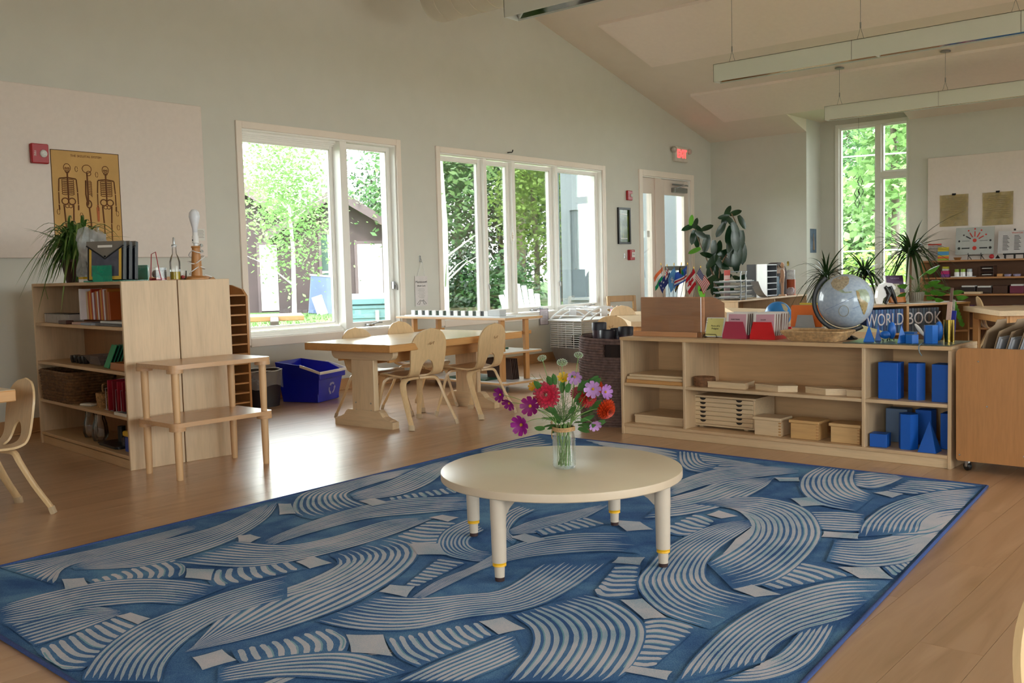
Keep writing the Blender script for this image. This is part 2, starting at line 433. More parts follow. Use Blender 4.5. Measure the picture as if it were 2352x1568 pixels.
# ---- windows
def casing(e, x0, x1, z0, z1, wd=.056, door=False):
    for nm, a, b, c, d in (('casing_board', x0-wd, x0, z0-(0 if door else wd), z1+wd), ('casing_board', x1, x1+wd, z0-(0 if door else wd), z1+wd), ('casing_board', x0, x1, z1, z1+wd), (None if door else 'casing_board', x0, x1, z0-wd*1.25, z0)):
        if nm: m = MB(); m.box(a, b, WY-.018, WY+.004, c, d, .003); m.build(nm, TRIM, e)
    m = MB(); t = .012                              # jamb lining
    for a, b, c, d in ((x0, x0+t, z0, z1), (x1-t, x1, z0, z1), (x0+t, x1-t, z1-t, z1), (x0+t, x1-t, z0, z0+t)):
        if door and c == z0 and d == z0+t: continue
        m.box(a, b, WY+.004, WY+.2, c, d)
    m.build('window_jamb' if not door else 'door_jamb', SASH, e)
def sash(e, x0, x1, z0, z1, fixed=False, y=WY+.07):
    f = .028 if fixed else .04
    m = MB(); D = .04
    for a, b, c, d in ((x0, x0+f, z0, z1), (x1-f, x1, z0, z1), (x0+f, x1-f, z1-f, z1), (x0+f, x1-f, z0, z0+f*1.15)):
        m.box(a, b, y, y+D, c, d, .003)
    q = f+.008
    for a, b, c, d in ((x0+f, x0+q, z0+f, z1-f), (x1-q, x1-f, z0+f, z1-f), (x0+f, x1-f, z1-q, z1-f), (x0+f, x1-f, z0+f, z0+q)):
        m.box(a, b, y+.012, y+D, c, d)
    m.build('sash', SASH, e)
    g = MB(); g.box(x0+f, x1-f, y+.02, y+.024, z0+f, z1-f); g.build('pane', PANE, e)
def mull(e, x0, x1, z0, z1):
    m = MB(); m.box(x0, x1, WY+.012, WY+.15, z0, z1, .004); m.build('mullion', SASH, e)
def crank(e, x, z, y=WY+.05):
    m = MB(); m.box(x-.05, x+.02, y-.045, y+.02, z, z+.022, .006); m.cyl((x+.0, y-.03, z+.02), (x+.06, y-.045, z+.034), .006); m.cyl((x+.06, y-.045, z+.034), (x+.11, y-.04, z+.03), .009); m.build('crank_handle', CHROME, e, 40)
def latch(e, x, z, y=WY+.05):
    m = MB(); m.box(x-.008, x+.008, y-.012, y+.02, z, z+.07, .003); m.tube([(x, y-.012, z+.05), (x+.012, y-.03, z+.03), (x+.02, y-.03, z-.01)], .005, 6); m.build('window_latch', CHROME, e, 40)
e1 = sempty('window_1'); casing(e1, *W1)
mull(e1, 5.675, 5.755, W1[2]+.012, W1[3]-.012)
m = MB()
for k in range(4): m.box(W1[0]+.012, 5.675, WY+.07+.018*k, WY+.09+.018*k, W1[3]-.03-.012*k, W1[3]-.012)
for k in range(3): m.box(W1[0]+.012, 5.675, WY+.05+.018*k, WY+.07+.018*k, W1[2]+.012, W1[2]+.03+.009*k)
m.build('frame_step', SASH, e1)
sash(e1, W1[0]+.012, 5.675, W1[2]+.05, W1[3]-.05, True, WY+.12); sash(e1, 5.755, W1[1]-.012, W1[2]+.02, W1[3]-.016, False)
crank(e1, 5.99, W1[2]+.025); latch(e1, W1[1]-.035, W1[2]+.36)
e2 = sempty('window_2'); casing(e2, *W2)
for a, b in ((7.585, 7.635), (8.045, 8.095), (8.80, 8.855)): mull(e2, a, b, W2[2]+.012, W2[3]-.012)
for a, b in ((W2[0]+.012, 7.585), (7.635, 8.045), (8.095, 8.80), (8.855, W2[1]-.012)): sash(e2, a, b, W2[2]+.02, W2[3]-.02, False, WY+.06)
crank(e2, 8.40, W2[2]+.02); crank(e2, 9.42, W2[2]+.02); latch(e2, 8.83, W2[2]+.3, WY+.03); latch(e2, 7.61, W2[2]+.3, WY+.03)
m = MB(); m.tube([(7.93, WY-.03, 2.275), (7.96, WY-.035, 2.28), (8.0, WY-.03, 2.283), (8.02, WY-.02, 2.29), (8.02, WY-.03, 2.312)], .006, 6); m.build('window_hook', DKMETAL, e2, 40)
# tall window in the bay
e4 = sempty('window_4'); m = MB()
def twbox(y0, y1, z0, z1, d0=-.02, d1=.1): m.box(xb+d0, xb+d1, y0, y1, z0, z1, .004)
twbox(TW[0], TW[0]+.05, TW[2], TW[3]); twbox(TW[1]-.05, TW[1], TW[2], TW[3]); twbox(TW[0]+.05, TW[1]-.05, TW[3]-.05, TW[3]); twbox(TW[0]+.05, TW[1]-.05, TW[2], TW[2]+.05)
twbox(4.49, 4.56, TW[2]+.05, TW[3]-.05); twbox(TW[0]+.05, 4.49, 2.12, 2.19); m.build('window_frame', SASH, e4)
m = MB()
for y0, y1, z0, z1 in ((4.56, TW[1]-.05, TW[2]+.05, TW[3]-.05), (TW[0]+.05, 4.49, 2.19, TW[3]-.05), (TW[0]+.05, 4.49, TW[2]+.05, 2.12)):
    for a, b, c, d in ((y0, y0+.022, z0, z1), (y1-.022, y1, z0, z1), (y0+.022, y1-.022, z0, z0+.022), (y0+.022, y1-.022, z1-.022, z1)): m.box(xb+.02, xb+.07, a, b, c, d)
m.build('sash', SASH, e4)
for y0, y1, z0, z1 in ((4.56, TW[1]-.05, TW[2]+.05, TW[3]-.05), (TW[0]+.05, 4.49, 2.19, TW[3]-.05), (TW[0]+.05, 4.49, TW[2]+.05, 2.12)):
    g = MB(); g.box(xb+.045, xb+.05, y0+.015, y1-.015, z0+.015, z1-.015); g.build('pane', PANE, e4)
# ---- glazed door and sidelight
e3 = sempty('door_1'); casing(e3, DR[0], DR[1], 0, DR[3], .075, True)
DOORP = plain('door_paint', '#dccfc4', .4, .015, 6)
FROST = film('frosted_pane', (.95, 1, .98), .22, .35)
def leafdoor(x0, x1, st, name, y=WY+.03):
    m = MB(); z0, z1 = .02, DR[3]-.015
    m.box(x0, x0+st, y, y+.045, z0, z1, .003); m.box(x1-st, x1, y, y+.045, z0, z1, .003)
    m.box(x0+st, x1-st, y, y+.045, z1-.2, z1, .003); m.box(x0+st, x1-st, y, y+.045, z0, .26, .003)
    o = m.build(name, DOORP, e3)
    g = MB(); g.box(x0+st, x1-st, y+.018, y+.024, .26, z1-.2); g.build('pane', PANE, e3)
    m = MB()
    for a, b in ((x0+st, x0+st+.012), (x1-st-.012, x1-st)): m.box(a, b, y+.004, y+.04, .26, z1-.2)
    m.build('glazing_bead', DOORP, e3)
leafdoor(DR[0]+.012, 10.945, .05, 'sidelight_frame'); leafdoor(11.10, DR[1]-.015, .09, 'door_leaf')
m = MB(); m.box(10.945, 11.10, WY+.01, WY+.15, 0, DR[3]-.012, .003); m.build('door_post', DOORP, e3)
GREYM = plain('grey_metal', '#8b8d8a', .4, .06, metal=.5)
m = MB(); m.box(11.37, 11.70, WY-.035, WY+.03, 2.02, 2.085, .006); m.build('closer_body', GREYM, e3)
m = MB(); m.box(11.34, 11.72, WY-.02, WY-.006, 2.115, 2.135); m.tube([(11.42, WY-.03, 2.08), (11.50, WY-.09, 2.11), (11.71, WY-.03, 2.12)], .009, 6); m.build('closer_arm', GREYM, e3)
m = MB(); m.box(11.18, 11.72, WY+.0, WY+.03, .98, 1.04, .006); m.build('push_bar', GREYM, e3)
m = MB(); m.box(10.74, 10.80, WY+.018, WY+.022, 1.42, 1.50); m.build('door_notice', PAPER, e3)
# ---- wall panel boards
bd = MB(); bd.box(BX+.3, 4.275, WY-.03, WY-.001, 1.185, 2.345, .004); tag(bd.build('tack_board', PANELP), 'large cream tack board with the skeleton poster on it', 'board')
bd = MB(); bd.box(FX-.03, FX-.001, -3.2, 3.76, .5, 2.262, .004); tag(bd.build('tack_board', PANELP), 'cream tack board behind the tall shelves of the far wall', 'board')
# ---- pendant lights and duct
LAMPM = plain('fixture_paint', '#d3d6cc', .35, .01, 6); REFL = plain('reflector', '#d9dcd8', .06, .02, 6, metal=1.0)
for lab, (x0, x1, y1, y0) in {'long white pendant light crossing in front of the round ceiling duct': (4.80, 4.94, 4.05, -3.6), 'long white pendant light hung below the large ceiling panels': (7.75, 7.87, 4.16, -3.6), 'long white pendant light in front of the tall bay window': (10.71, 10.83, 4.37, -3.6)}.items():
    cx = (x0+x1)/2; t = thing('pendant_light', lab, 'light', (cx, y1, 2.622)); h = .152; wd = (x1-x0)/2; L = y1-y0
    m = MB(); m.box(-wd, -wd+.004, -L, 0, 0, h); m.box(wd-.004, wd, -L, 0, 0, h); m.box(-wd, wd, -L, 0, h-.004, h); m.box(-wd, wd, -.004, 0, 0, h); m.box(-wd, wd, -L, -L+.004, 0, h)
    m.build('housing', LAMPM, t)
    m = MB(); q = wd-.005
    m.add([(-q, -L+.01, .012), (-q*.35, -L+.01, .1), (q*.35, -L+.01, .1), (q, -L+.01, .012), (-q, -.01, .012), (-q*.35, -.01, .1), (q*.35, -.01, .1), (q, -.01, .012)], [(0, 1, 5, 4), (1, 2, 6, 5), (2, 3, 7, 6)])
    m.build('reflector', REFL, t)
    for k in range(5):
        m = MB(); m.box(-wd+.004, wd-.004, -1.55*k-1.4, -1.55*k-1.397, .004, .1); m.build('cross_baffle', LAMPM, t)
        m = MB(); m.cyl((0, -.03-1.25*k, .07), (0, -.03-1.25*k-1.15, .07), .012, n=8); m.build('lamp_tube', WHITEP, t, 40)
        m = MB(); m.box(-wd-.0008, -wd+.0005, -1.22*(k+1)-.002, -1.22*(k+1)+.002, 0, h); m.build('joint_line', GREYM, t)
    for k in range(7):
        yy = -.15-1.12*k
        if yy < -L: continue
        zt = zc(cx)-2.622
        m = MB(); m.cyl((0, yy, h+.1), (0, yy, zt), .0022, n=6); m.cyl((0, yy, h+.095), (0, yy, h+.14), .006, n=8)
        m.cyl((0, yy, h+.1), (0, yy-.03, h), .0018, n=5); m.cyl((0, yy, h+.1), (0, yy+.03, h), .0018, n=5); m.lathe([(0, zt), (.05, zt), (.05, zt-.012), (0, zt-.014)], 14, (0, yy, 0)); m.build('suspension_cable', GREYM, t, 40)
t = thing('air_duct', 'round spiral air duct hung near the ceiling', 'duct', (6.2, 5.95, 3.4))
dm = MB(); dm.M = T((0, 0, 0), (PI/2, 0, 0)).to_4x4()
DUCTP = plain('duct_paint', '#cfc8b6', .4, .02, 6)
dm.lathe([(0, -.14), (.07, -.135), (.14, -.11), (.19, -.06), (.21, 0), (.21, 7.5)], 32); dm.build('duct_body', DUCTP, t, 50)
m = MB(); m.M = T((0, 0, 0), (PI/2, 0, 0)).to_4x4()
for k in range(40): m.lathe([(.2105, .1+.18*k), (.214, .104+.18*k), (.2105, .108+.18*k)], 32)
m.build('spiral_seam', DUCTP, t, 50)
for k in range(3): m = MB(); m.box(-.02, .02, -1.2-2.4*k, -1.17-2.4*k, .2, zc(6.2)-3.4); m.build('hanger', GREYM, t)
# ---- daylight portals in the openings
def portal(name, loc, sx, sy, rot):
    l = bpy.data.lights.new(name, 'AREA'); l.shape = 'RECTANGLE'; l.size = sx; l.size_y = sy; l.cycles.is_portal = True
    o = bpy.data.objects.new(name, l); COL.objects.link(o); o.location = loc; o.rotation_euler = rot
portal('portal_a', ((W1[0]+W1[1])/2, WY+.21, 1.37), W1[1]-W1[0], 1.7, (-PI/2, 0, 0))
portal('portal_b', ((W2[0]+W2[1])/2, WY+.21, 1.38), W2[1]-W2[0], 1.66, (-PI/2, 0, 0))
portal('portal_c', ((DR[0]+DR[1])/2, WY+.21, 1.1), DR[1]-DR[0], 2.2, (-PI/2, 0, 0))
portal('portal_d', (xb+.14, 4.6, 1.74), 1.0, 2.24, (PI/2, 0, PI/2))
for y0, y1 in BWN: portal('portal_e', (BX-.19, (y0+y1)/2, 1.5), y1-y0, 1.6, (PI/2, 0, -PI/2))
for x0, x1 in RWN: portal('portal_f', ((x0+x1)/2, RY-.19, (RZ0+RZ1)/2), x1-x0, RZ1-RZ0, (PI/2, 0, 0))
# ================================================================ outdoors: leaf, grass, shed and wing colours darkened against overexposure
GZ = -.15
GRASSM = leafmat('lawn_grass', srgb('#46682e'), .2, .7, .1, .6)
def grassground():
    m, nt, bs = _nt('lawn'); f = _noise(nt, _coord(nt), .8, 5, .65)
    nt.links.new(_ramp(nt, f, [(.3, srgb('#3a5a28')), (.6, srgb('#4f7036')), (.8, srgb('#64784a'))]), bs.inputs['Base Color']); bs.inputs['Roughness'].default_value = .9
    _bump(nt, bs, _noise(nt, _coord(nt), 30, 3), .6, .03); return m
m = MB(); m.box(-40, 90, -60, 110, GZ-.1, GZ); o = struct(m.build('lawn', grassground()))
PAVE = plain('concrete', '#b3aca3', .9, .08, 4)
m = MB(); m.box(-24, 40, -40, RY-.25, GZ-.02, GZ+.01); m.box(-24, BX-.25, RY-.25, 30, GZ-.02, GZ+.01); struct(m.build('bounce_paving', PAVE))  # unseen paving, added to keep green lawn bounce off the room
m = MB(); m.box(BX-.2, 12.9, WY+.22, WY+1.7, GZ-.02, GZ+.01); struct(m.build('path', PAVE))
g = MB()
for i in range(5000):
    a = random.uniform(.2, 1.05); d_ = random.uniform(9, 32); x, y = d_*math.cos(a), d_*math.sin(a)
    if y < WY+.6 and x < FX+1.2: continue
    for k in range(3):
        th = random.uniform(0, 6.28); h = random.uniform(.04, .11); ux, uy = math.cos(th)*.02, math.sin(th)*.02; lx, ly = random.uniform(-.04, .04), random.uniform(-.04, .04)
        xx, yy = x+random.uniform(-.1, .1), y+random.uniform(-.1, .1)
        g.add([(xx-ux, yy-uy, GZ), (xx+ux, yy+uy, GZ), (xx+lx, yy+ly, GZ+h)], [(0, 1, 2)])
gr = g.build('grass', GRASSM); tag(gr, 'short bright green lawn grass outside the windows', 'grass'); gr['kind'] = 'stuff'
BARK = plain('bark', '#5d5348', .9, .25, 8); BIRCHB = plain('birch_bark', '#d8d5cf', .8, .12, 6)
LV = [leafmat('leaf_mid', srgb('#527849'), .3, .5, .4, 1.2), leafmat('leaf_pale', srgb('#789860'), .25, .5, .45, 1.2), leafmat('leaf_dark', srgb('#2f4c32'), .3, .45, .3, 1.2), leafmat('leaf_yellow', srgb('#7f9a4c'), .22, .5, .5, 1.2)]
def crown_pts(n, rx, ry, rz, clusters, rnd):
    out = []
    cs = [(rnd.uniform(-1, 1), rnd.uniform(-1, 1), rnd.uniform(-1, 1)) for _ in range(clusters*3)]
    cs = [c for c in cs if c[0]**2+c[1]**2+c[2]**2 < 1][:clusters]
    for i in range(n):
        c = rnd.choice(cs)
        p = [c[k]*.8+rnd.gauss(0, .2) for k in range(3)]
        out.append((p[0]*rx, p[1]*ry, p[2]*rz))
    return out
def tree(name, label, loc, h, cr, mi, n=2600, ls=.2, trunk=.12, base=.3, bark=None, group=None, cat='tree', clusters=26, seed=1, lean=0, ez=None):
    rnd = random.Random(seed); t = thing(name, label, cat, loc, 0, group)
    cz = h*(1+base)/2; rz = h*(1-base)/2
    m = MB()
    if trunk > 0:
        m.tube([(0, 0, -.05), (lean*.3+.05, 0, h*.3), (lean*.7-.03, .05, h*.6), (lean, 0, h*.9)], [trunk, trunk*.8, trunk*.5, trunk*.15], 8)
        for k in range(9):
            a = rnd.uniform(0, 6.28); z0 = h*rnd.uniform(base*.8, .75); L = cr*rnd.uniform(.5, .9)
            m.tube([(lean*z0/h, 0, z0), (lean*z0/h+math.cos(a)*L*.5, math.sin(a)*L*.5, z0+L*.35), (lean*z0/h+math.cos(a)*L, math.sin(a)*L, z0+L*.55)], [trunk*.35, trunk*.2, trunk*.06], 5)
        m.build('trunk', bark or BARK, t, 60)
    f = MB(); vs = []; fs = []
    for p in crown_pts(n, cr, cr, rz, clusters, rnd):
        q = Euler((rnd.uniform(-.9, .9), rnd.uniform(-.9, .9), rnd.uniform(0, 6.28))).to_matrix(); s_ = ls*rnd.uniform(.6, 1.3)
        c = Vector((p[0]+lean*.7, p[1], cz+p[2])); b = len(vs)
        for u, v in ((-.5, 0), (0, -.32), (.5, 0), (0, .32)): vs.append(c+q @ Vector((u*s_, v*s_, 0)))
        fs.append((b, b+1, b+2, b+3))
    f.add(vs, fs)
    me = bpy.data.meshes.new('foliage'); me.from_pydata([tuple(v) for v in f.v], [], f.f); me.materials.append(LV[mi]); me.update()
    o = bpy.data.objects.new('foliage', me); COL.objects.link(o); o.parent = t; o['kind'] = 'stuff'
    return t
def gpt(px, dist, z=GZ):                       # a spot on the lawn below a pixel column, at a given distance
    d = ray(px, 620); k = dist/math.hypot(d[0], d[1]); return Vector((d[0]*k, d[1]*k, z))
def face(px): d = ray(px, 620); return math.atan2(d[1], d[0])-PI/2
# young birch in front of the sheds
tree('birch_tree', 'slim young birch with loose pale leaves before the brown sheds', gpt(672, 29), 6.6, 2.0, 1, 6500, .13, .07, .16, BIRCHB, clusters=70, seed=3)
TL = 'dense leafy tree at the edge of the lawn'
k = 0
for px, ds, h, cr, mi in ((500, 52, 8, 4, 1), (600, 55, 6.5, 4, 1), (870, 46, 6.8, 3, 2), (800, 50, 6.3, 3, 0), (930, 44, 9, 3.5, 0), (1010, 33, 9.5, 2.8, 0), (1055, 40, 11, 3.5, 2), (1100, 36, 10, 3, 0), (1150, 42, 7.5, 3, 2), (1290, 38, 9, 3.5, 0), (1350, 42, 10, 4, 0), (1420, 45, 10, 4, 2)):
    tree('broadleaf_tree', TL, gpt(px, ds), h, cr, mi, 5200, .21, .16, .12, group='trees at the edge of the lawn', seed=20+k); k += 1
tree('cypress_tree', 'feathery yellow green tree past the white garden chair', gpt(1232, 25), 5.6, 1.25, 3, 4500, .14, .09, .14, clusters=60, seed=51)
tree('birch_tree', 'white trunked birch with sparse leaves beyond the wide window', gpt(1022, 21), 7.5, 1.5, 1, 1500, .15, .07, .12, BIRCHB, clusters=40, seed=52)
tree('bare_trunk_tree', 'tall grey trunked tree behind the wide window mullion', gpt(1195, 30), 11, 2.2, 0, 900, .25, .2, .55, clusters=20, seed=53)
for px, ds, mi in ((1085, 26, 2), (1140, 24, 2), (1160, 23, 0), (1040, 30, 2)):
    tree('lawn_bush', 'round dark green bush at the end of the lawn', gpt(px, ds), 1.9, 1.1, mi, 1600, .16, 0, -.6, cat='bush', group='bushes at the end of the lawn', seed=60+px)
for px, ds, h, cr, mi in ((1925, 30, 9, 2.6, 0), (1990, 36, 10, 3, 1), (2070, 28, 10, 2.4, 0), (2120, 35, 9, 2.6, 2), (1890, 38, 9, 2.6, 2), (1985, 24, 3.2, 1.4, 1)):
    tree('woodland_tree', 'leafy tree seen through the tall bay window', gpt(px, ds), h, cr, mi, 6500, .16, .14, .05, group='trees behind the tall bay window', seed=70+px)
tree('vine_tree', 'tree hung with broad bright vine leaves beyond the upper bay pane', gpt(2055, 21), 7.5, 1.15, 1, 3600, .2, .1, .1, seed=90)
for px in (1935, 1985, 2040, 2080):
    tree('meadow_bush', 'low yellow green bush below the tall bay window', gpt(px, 19), 1.5, 1.0, 3, 1500, .13, 0, -.5, cat='bush', group='low bushes below the bay window', seed=95+px)
t = thing('wire_fence', 'thin wire fence outside the tall bay window', 'fence', gpt(2000, 17), face(2000))
WIREM = plain('fence_wire', '#d6dad6', .4, .05)
for z in (.8, 1.35, 2.9): m = MB(); m.tube([(-1.6, 0, z), (1.4, 0, z+.03)], .012, 6); m.build('wire', WIREM, t)
for x in (-1.6, 1.4): m = MB(); m.box(x-.03, x+.03, -.03, .03, 0, 3.0); m.build('post', GREYM, t)
# brown garden sheds
SHED = plain('shed_brown', '#3b2e31', .8, .1, 3); SHEDF = plain('shed_fascia', '#54464a', .7, .08, 3); ROOFM = plain('shingle_roof', '#6b6562', .9, .15, 5); SHW = plain('shed_door_white', '#e6e4e0', .6, .02)
DKGL = plain('dark_glass', '#2f4540', .1, .1)
def shed(label, px, dist, Lw, Rw, pk, dep, door, win):
    t = thing('garden_shed', label, 'shed', gpt(px, dist), face(px))
    sl = math.tan(math.radians(32)); eL, eR = pk-Lw*sl, pk-Rw*sl
    m = MB(); m.prism([(-Lw, 0), (Rw, 0), (Rw, eR), (0, pk), (-Lw, eL)], 0, dep, 1); m.build('wall', SHED, t)
    for sx, W_, e_ in ((-1, Lw, eL), (1, Rw, eR)):
        ov = .35; xe, ze = sx*(W_+ov), e_-ov*sl
        m = MB(); m.prism([(0, pk+.02), (xe, ze+.02), (xe, ze+.14), (0, pk+.16)], -.45, dep+.3, 1); m.build('roof_slope', ROOFM, t)
        m = MB(); m.prism([(0, pk-.16), (xe, ze-.14), (xe, ze+.16), (0, pk+.17)], -.5, -.45, 1); m.build('fascia_board', SHEDF, t)
    x0, x1, hd = door
    d_ = MB(); d_.box(x0, x1, -.04, -.01, .05, hd); dd = d_.build('door', SHW, t)
    m = MB()
    for a, b, c, d in ((x0-.1, x0, 0, hd+.1), (x1, x1+.1, 0, hd+.1), (x0, x1, hd, hd+.1)): m.box(a, b, -.05, 0, c, d)
    m.build('door_frame', SHEDF, t); m = MB(); m.sphere((x0+.07, -.07, 1.05), .035, 8, 6); m.build('door_knob', GREYM, dd)
    if win:
        x0, x1, z0, z1 = win; m = MB(); m.box(x0, x1, -.03, -.012, z0, z1); m.build('window_pane', DKGL, t)
        m = MB()
        for a, b, c, d in ((x0-.09, x0, z0-.09, z1+.09), (x1, x1+.09, z0-.09, z1+.09), (x0, x1, z1, z1+.09), (x0, x1, z0-.09, z0)): m.box(a, b, -.06, 0, c, d)
        m.build('window_trim', SHEDF, t); m = MB(); m.box(x0, x1, -.04, -.01, (z0+z1)/2-.03, (z0+z1)/2+.03); m.box(x1-.07, x1-.02, -.04, -.01, z0, z1); m.build('muntin', SHW, t)
    return t
shed('brown gabled shed with white door and dark narrow window', 775, 33, 1.95, 1.8, 3.95, 3.5, (.68, 1.5, 2.25), (-.5, -.22, .1, 2.6))
shed('brown gabled shed half hidden behind the young birch', 560, 35, 2.2, 1.9, 4.3, 3.5, (.55, 1.2, 2.35), None)
t = thing('blue_sheet', 'blue grey sheet leaning against the shed', 'panel', gpt(735, 31.6), face(735), rot=(-.22, .1, face(735)))
m = MB(); m.box(-.42, .42, 0, .04, 0, 1.25, .01); m.build('sheet', plain('blue_sheet', '#3d4d70', .3, .15, 2), t); m = MB(); m.box(-.46, .46, -.015, .055, 1.22, 1.28); m.build('sheet_edge', GREYM, t)
m = MB(); m.box(-.16, .16, -.03, 0, 0, .62); o = m.build('leaning_board', SHW, None, loc=gpt(738, 30.9), rot=(-.2, -.3, face(735))); tag(o, 'short white board leaning on the blue sheet outdoors', 'board')
# storage box
BOXM = plain('storage_teal', '#48696f', .5, .04)
t = thing('storage_box', 'pale teal garden storage box under the casement window', 'box', gpt(832, 15.5), face(832))
m = MB(); m.box(-.47, .5, 0, .55, 0, .72, .03); m.build('body', BOXM, t)
m = MB(); m.prism([(-.02, .72), (.57, .72), (.57, .80), (.45, .88), (.1, .88), (-.02, .80)], -.5, .53, 0); m.build('lid', BOXM, t)
for z in (.2, .35, .5, .65): m = MB(); m.box(-.28, .47, -.014, .002, z, z+.012); m.build('panel_rib', BOXM, t)
m = MB(); m.tube([(-.44, -.03, .05), (-.42, -.03, .5), (-.36, -.03, .62), (-.3, -.03, .66)], .03, 8); m.build('corner_handle', BOXM, t, 60)
m = MB(); m.box(.18, .24, -.03, 0, .1, .62); m.build('latch_strip', GREYM, t)
# picnic table
PINE = wood('picnic_pine', '#8f6c45', 0); t = thing('picnic_table', 'wooden picnic table with slanted dark legs on the lawn', 'table', gpt(560, 10.9), face(600))
for k in range(4): m = MB(); m.box(-1.2, .62, .02+.18*k, .18+.18*k, .69, .75, .008); m.build('plank', PINE, t)
DKW = plain('dark_stained_wood', '#4c4644', .7, .15)
for x in (-.9, .3):
    for sy in (0, 1):
        m = MB(); m.M = T((x, .15+.42*sy, .36), ((.42 if sy == 0 else -.42), .0, 0)).to_4x4(); m.bx(0, 0, 0, .09, .16, .8, .005); m.build('leg', DKW, t)
m = MB(); m.box(-1.1, .5, -.45, -.2, .42, .46, .008); m.build('bench_seat', PINE, t)
# white garden chair
t = thing('garden_chair', 'white fan backed garden chair outside the wide window', 'chair', gpt(1214, 15), face(1214)+.5)
GCH = plain('white_resin', '#eceeee', .5, .02)
for k in range(7):
    x = -.27+.09*k; h = 1.02-.10*abs(k-3)**1.5/3
    m = MB(); m.M = T((x, .15, .34), (-.35, (k-3)*.035, 0)).to_4x4(); m.box(-.042, .042, -.012, .012, 0, h-.34, .004); m.build('back_slat', GCH, t)
for s_ in (-1, 1):
    m = MB(); m.box(s_*.34-.05, s_*.34+.05, -.5, .25, .52, .545, .006); m.build('arm', GCH, t)
    m = MB(); m.box(s_*.33-.03, s_*.33+.03, -.48, -.38, 0, .52, .006); m.build('leg', GCH, t)
m = MB(); m.M = T((0, -.12, .33), (.2, 0, 0)).to_4x4(); m.box(-.3, .3, -.35, .3, -.015, .015); m.build('seat', GCH, t)
# pale wing of the building
WINGM = plain('pale_siding', '#7e868b', .7, .02, 2); GRP = plain('grey_siding', '#545e64', .6, .05, 2)
yw = on(0, 13.0, 1289, 500).y
t = thing('building_wing', 'pale panelled wing of the building with a grey recess', 'building', (13.0, 7.0, GZ))
m = MB(); m.box(0, .9, .0, yw-7.0, 0, 4.6); m.build('wall', WINGM, t)
a = on(0, 13.0, 1355, 480); b = on(0, 13.0, 1313, 480); zt = a.z; zb_ = on(0, 13.0, 1340, 682).z
m = MB(); m.box(-.03, .01, a.y-7, b.y-7, zb_-GZ, zt-GZ); m.build('grey_panel', GRP, t)
m = MB()
for c, d, e_, f_ in ((a.y-7.05, a.y-7, zb_-GZ-.05, zt-GZ+.05), (b.y-7, b.y-6.95, zb_-GZ-.05, zt-GZ+.05)): m.box(-.05, 0, c, d, e_, f_)
m.box(-.05, 0, a.y-7, b.y-7, zt-GZ, zt-GZ+.05); m.box(-.05, 0, a.y-7, b.y-7, zb_-GZ-.05, zb_-GZ); m.build('panel_trim', WINGM, t)
for yy in (a.y-7.3, b.y-6.75): m = MB(); m.box(-.006, 0, yy, yy+.02, 0, 4.6); m.build('panel_joint', GRP, t)
# ================================================================ furniture
def strap(mb, path, wdir, wd, th):
    P = [Vector(p) for p in path]; W_ = Vector(wdir).normalized(); vs = []; n = len(P)
    wds = wd if isinstance(wd, (list, tuple)) else [wd]*n
    for i in range(n):
        t = (P[min(i+1, n-1)]-P[max(i-1, 0)]).normalized(); nn = t.cross(W_).normalized()
        a, b = W_*(wds[i]/2), nn*(th/2); c = .25
        vs += [P[i]+a*(1-c)+b, P[i]+a+b*(1-c), P[i]+a-b*(1-c), P[i]+a*(1-c)-b, P[i]-a*(1-c)-b, P[i]-a-b*(1-c), P[i]-a+b*(1-c), P[i]-a*(1-c)+b]
    fs = [(8*i+j, 8*i+(j+1) % 8, 8*i+8+(j+1) % 8, 8*i+8+j) for i in range(n-1) for j in range(8)]
    fs += [tuple(range(8)), tuple(8*(n-1)+j for j in range(7, -1, -1))]
    mb.add(vs, fs)
def shell(mb, path, wfn, hfn, n=4, thick=.011, k=46):
    P = spline([(0, y, z) for y, z in path], 8); L = [0]
    for i in range(1, len(P)): L.append(L[-1]+(P[i]-P[i-1]).length)
    def at(s):
        d_ = s*L[-1]
        for i in range(1, len(P)):
            if L[i] >= d_: return P[i-1].lerp(P[i], (d_-L[i-1])/max(1e-9, L[i]-L[i-1]))
        return P[-1]
    for sg in (-1, 1):
        def fn(u, v):
            p = at(v); h, w_ = hfn(v), wfn(v); x = sg*(h+(max(w_, h+.001)-h)*u)
            return (x, p.y+.10*x*x/.16*(1 if v > .5 else 0)*max(0, (v-.5))*2, p.z+(.10*x*x if v < .5 else 0))
        mb.grid(fn, n, k, thick if sg > 0 else -thick)
LEGCAP = plain('leg_cap', '#b9a384', .5, .05); MARK = plain('branded_mark', '#8a6238', .6, .1)
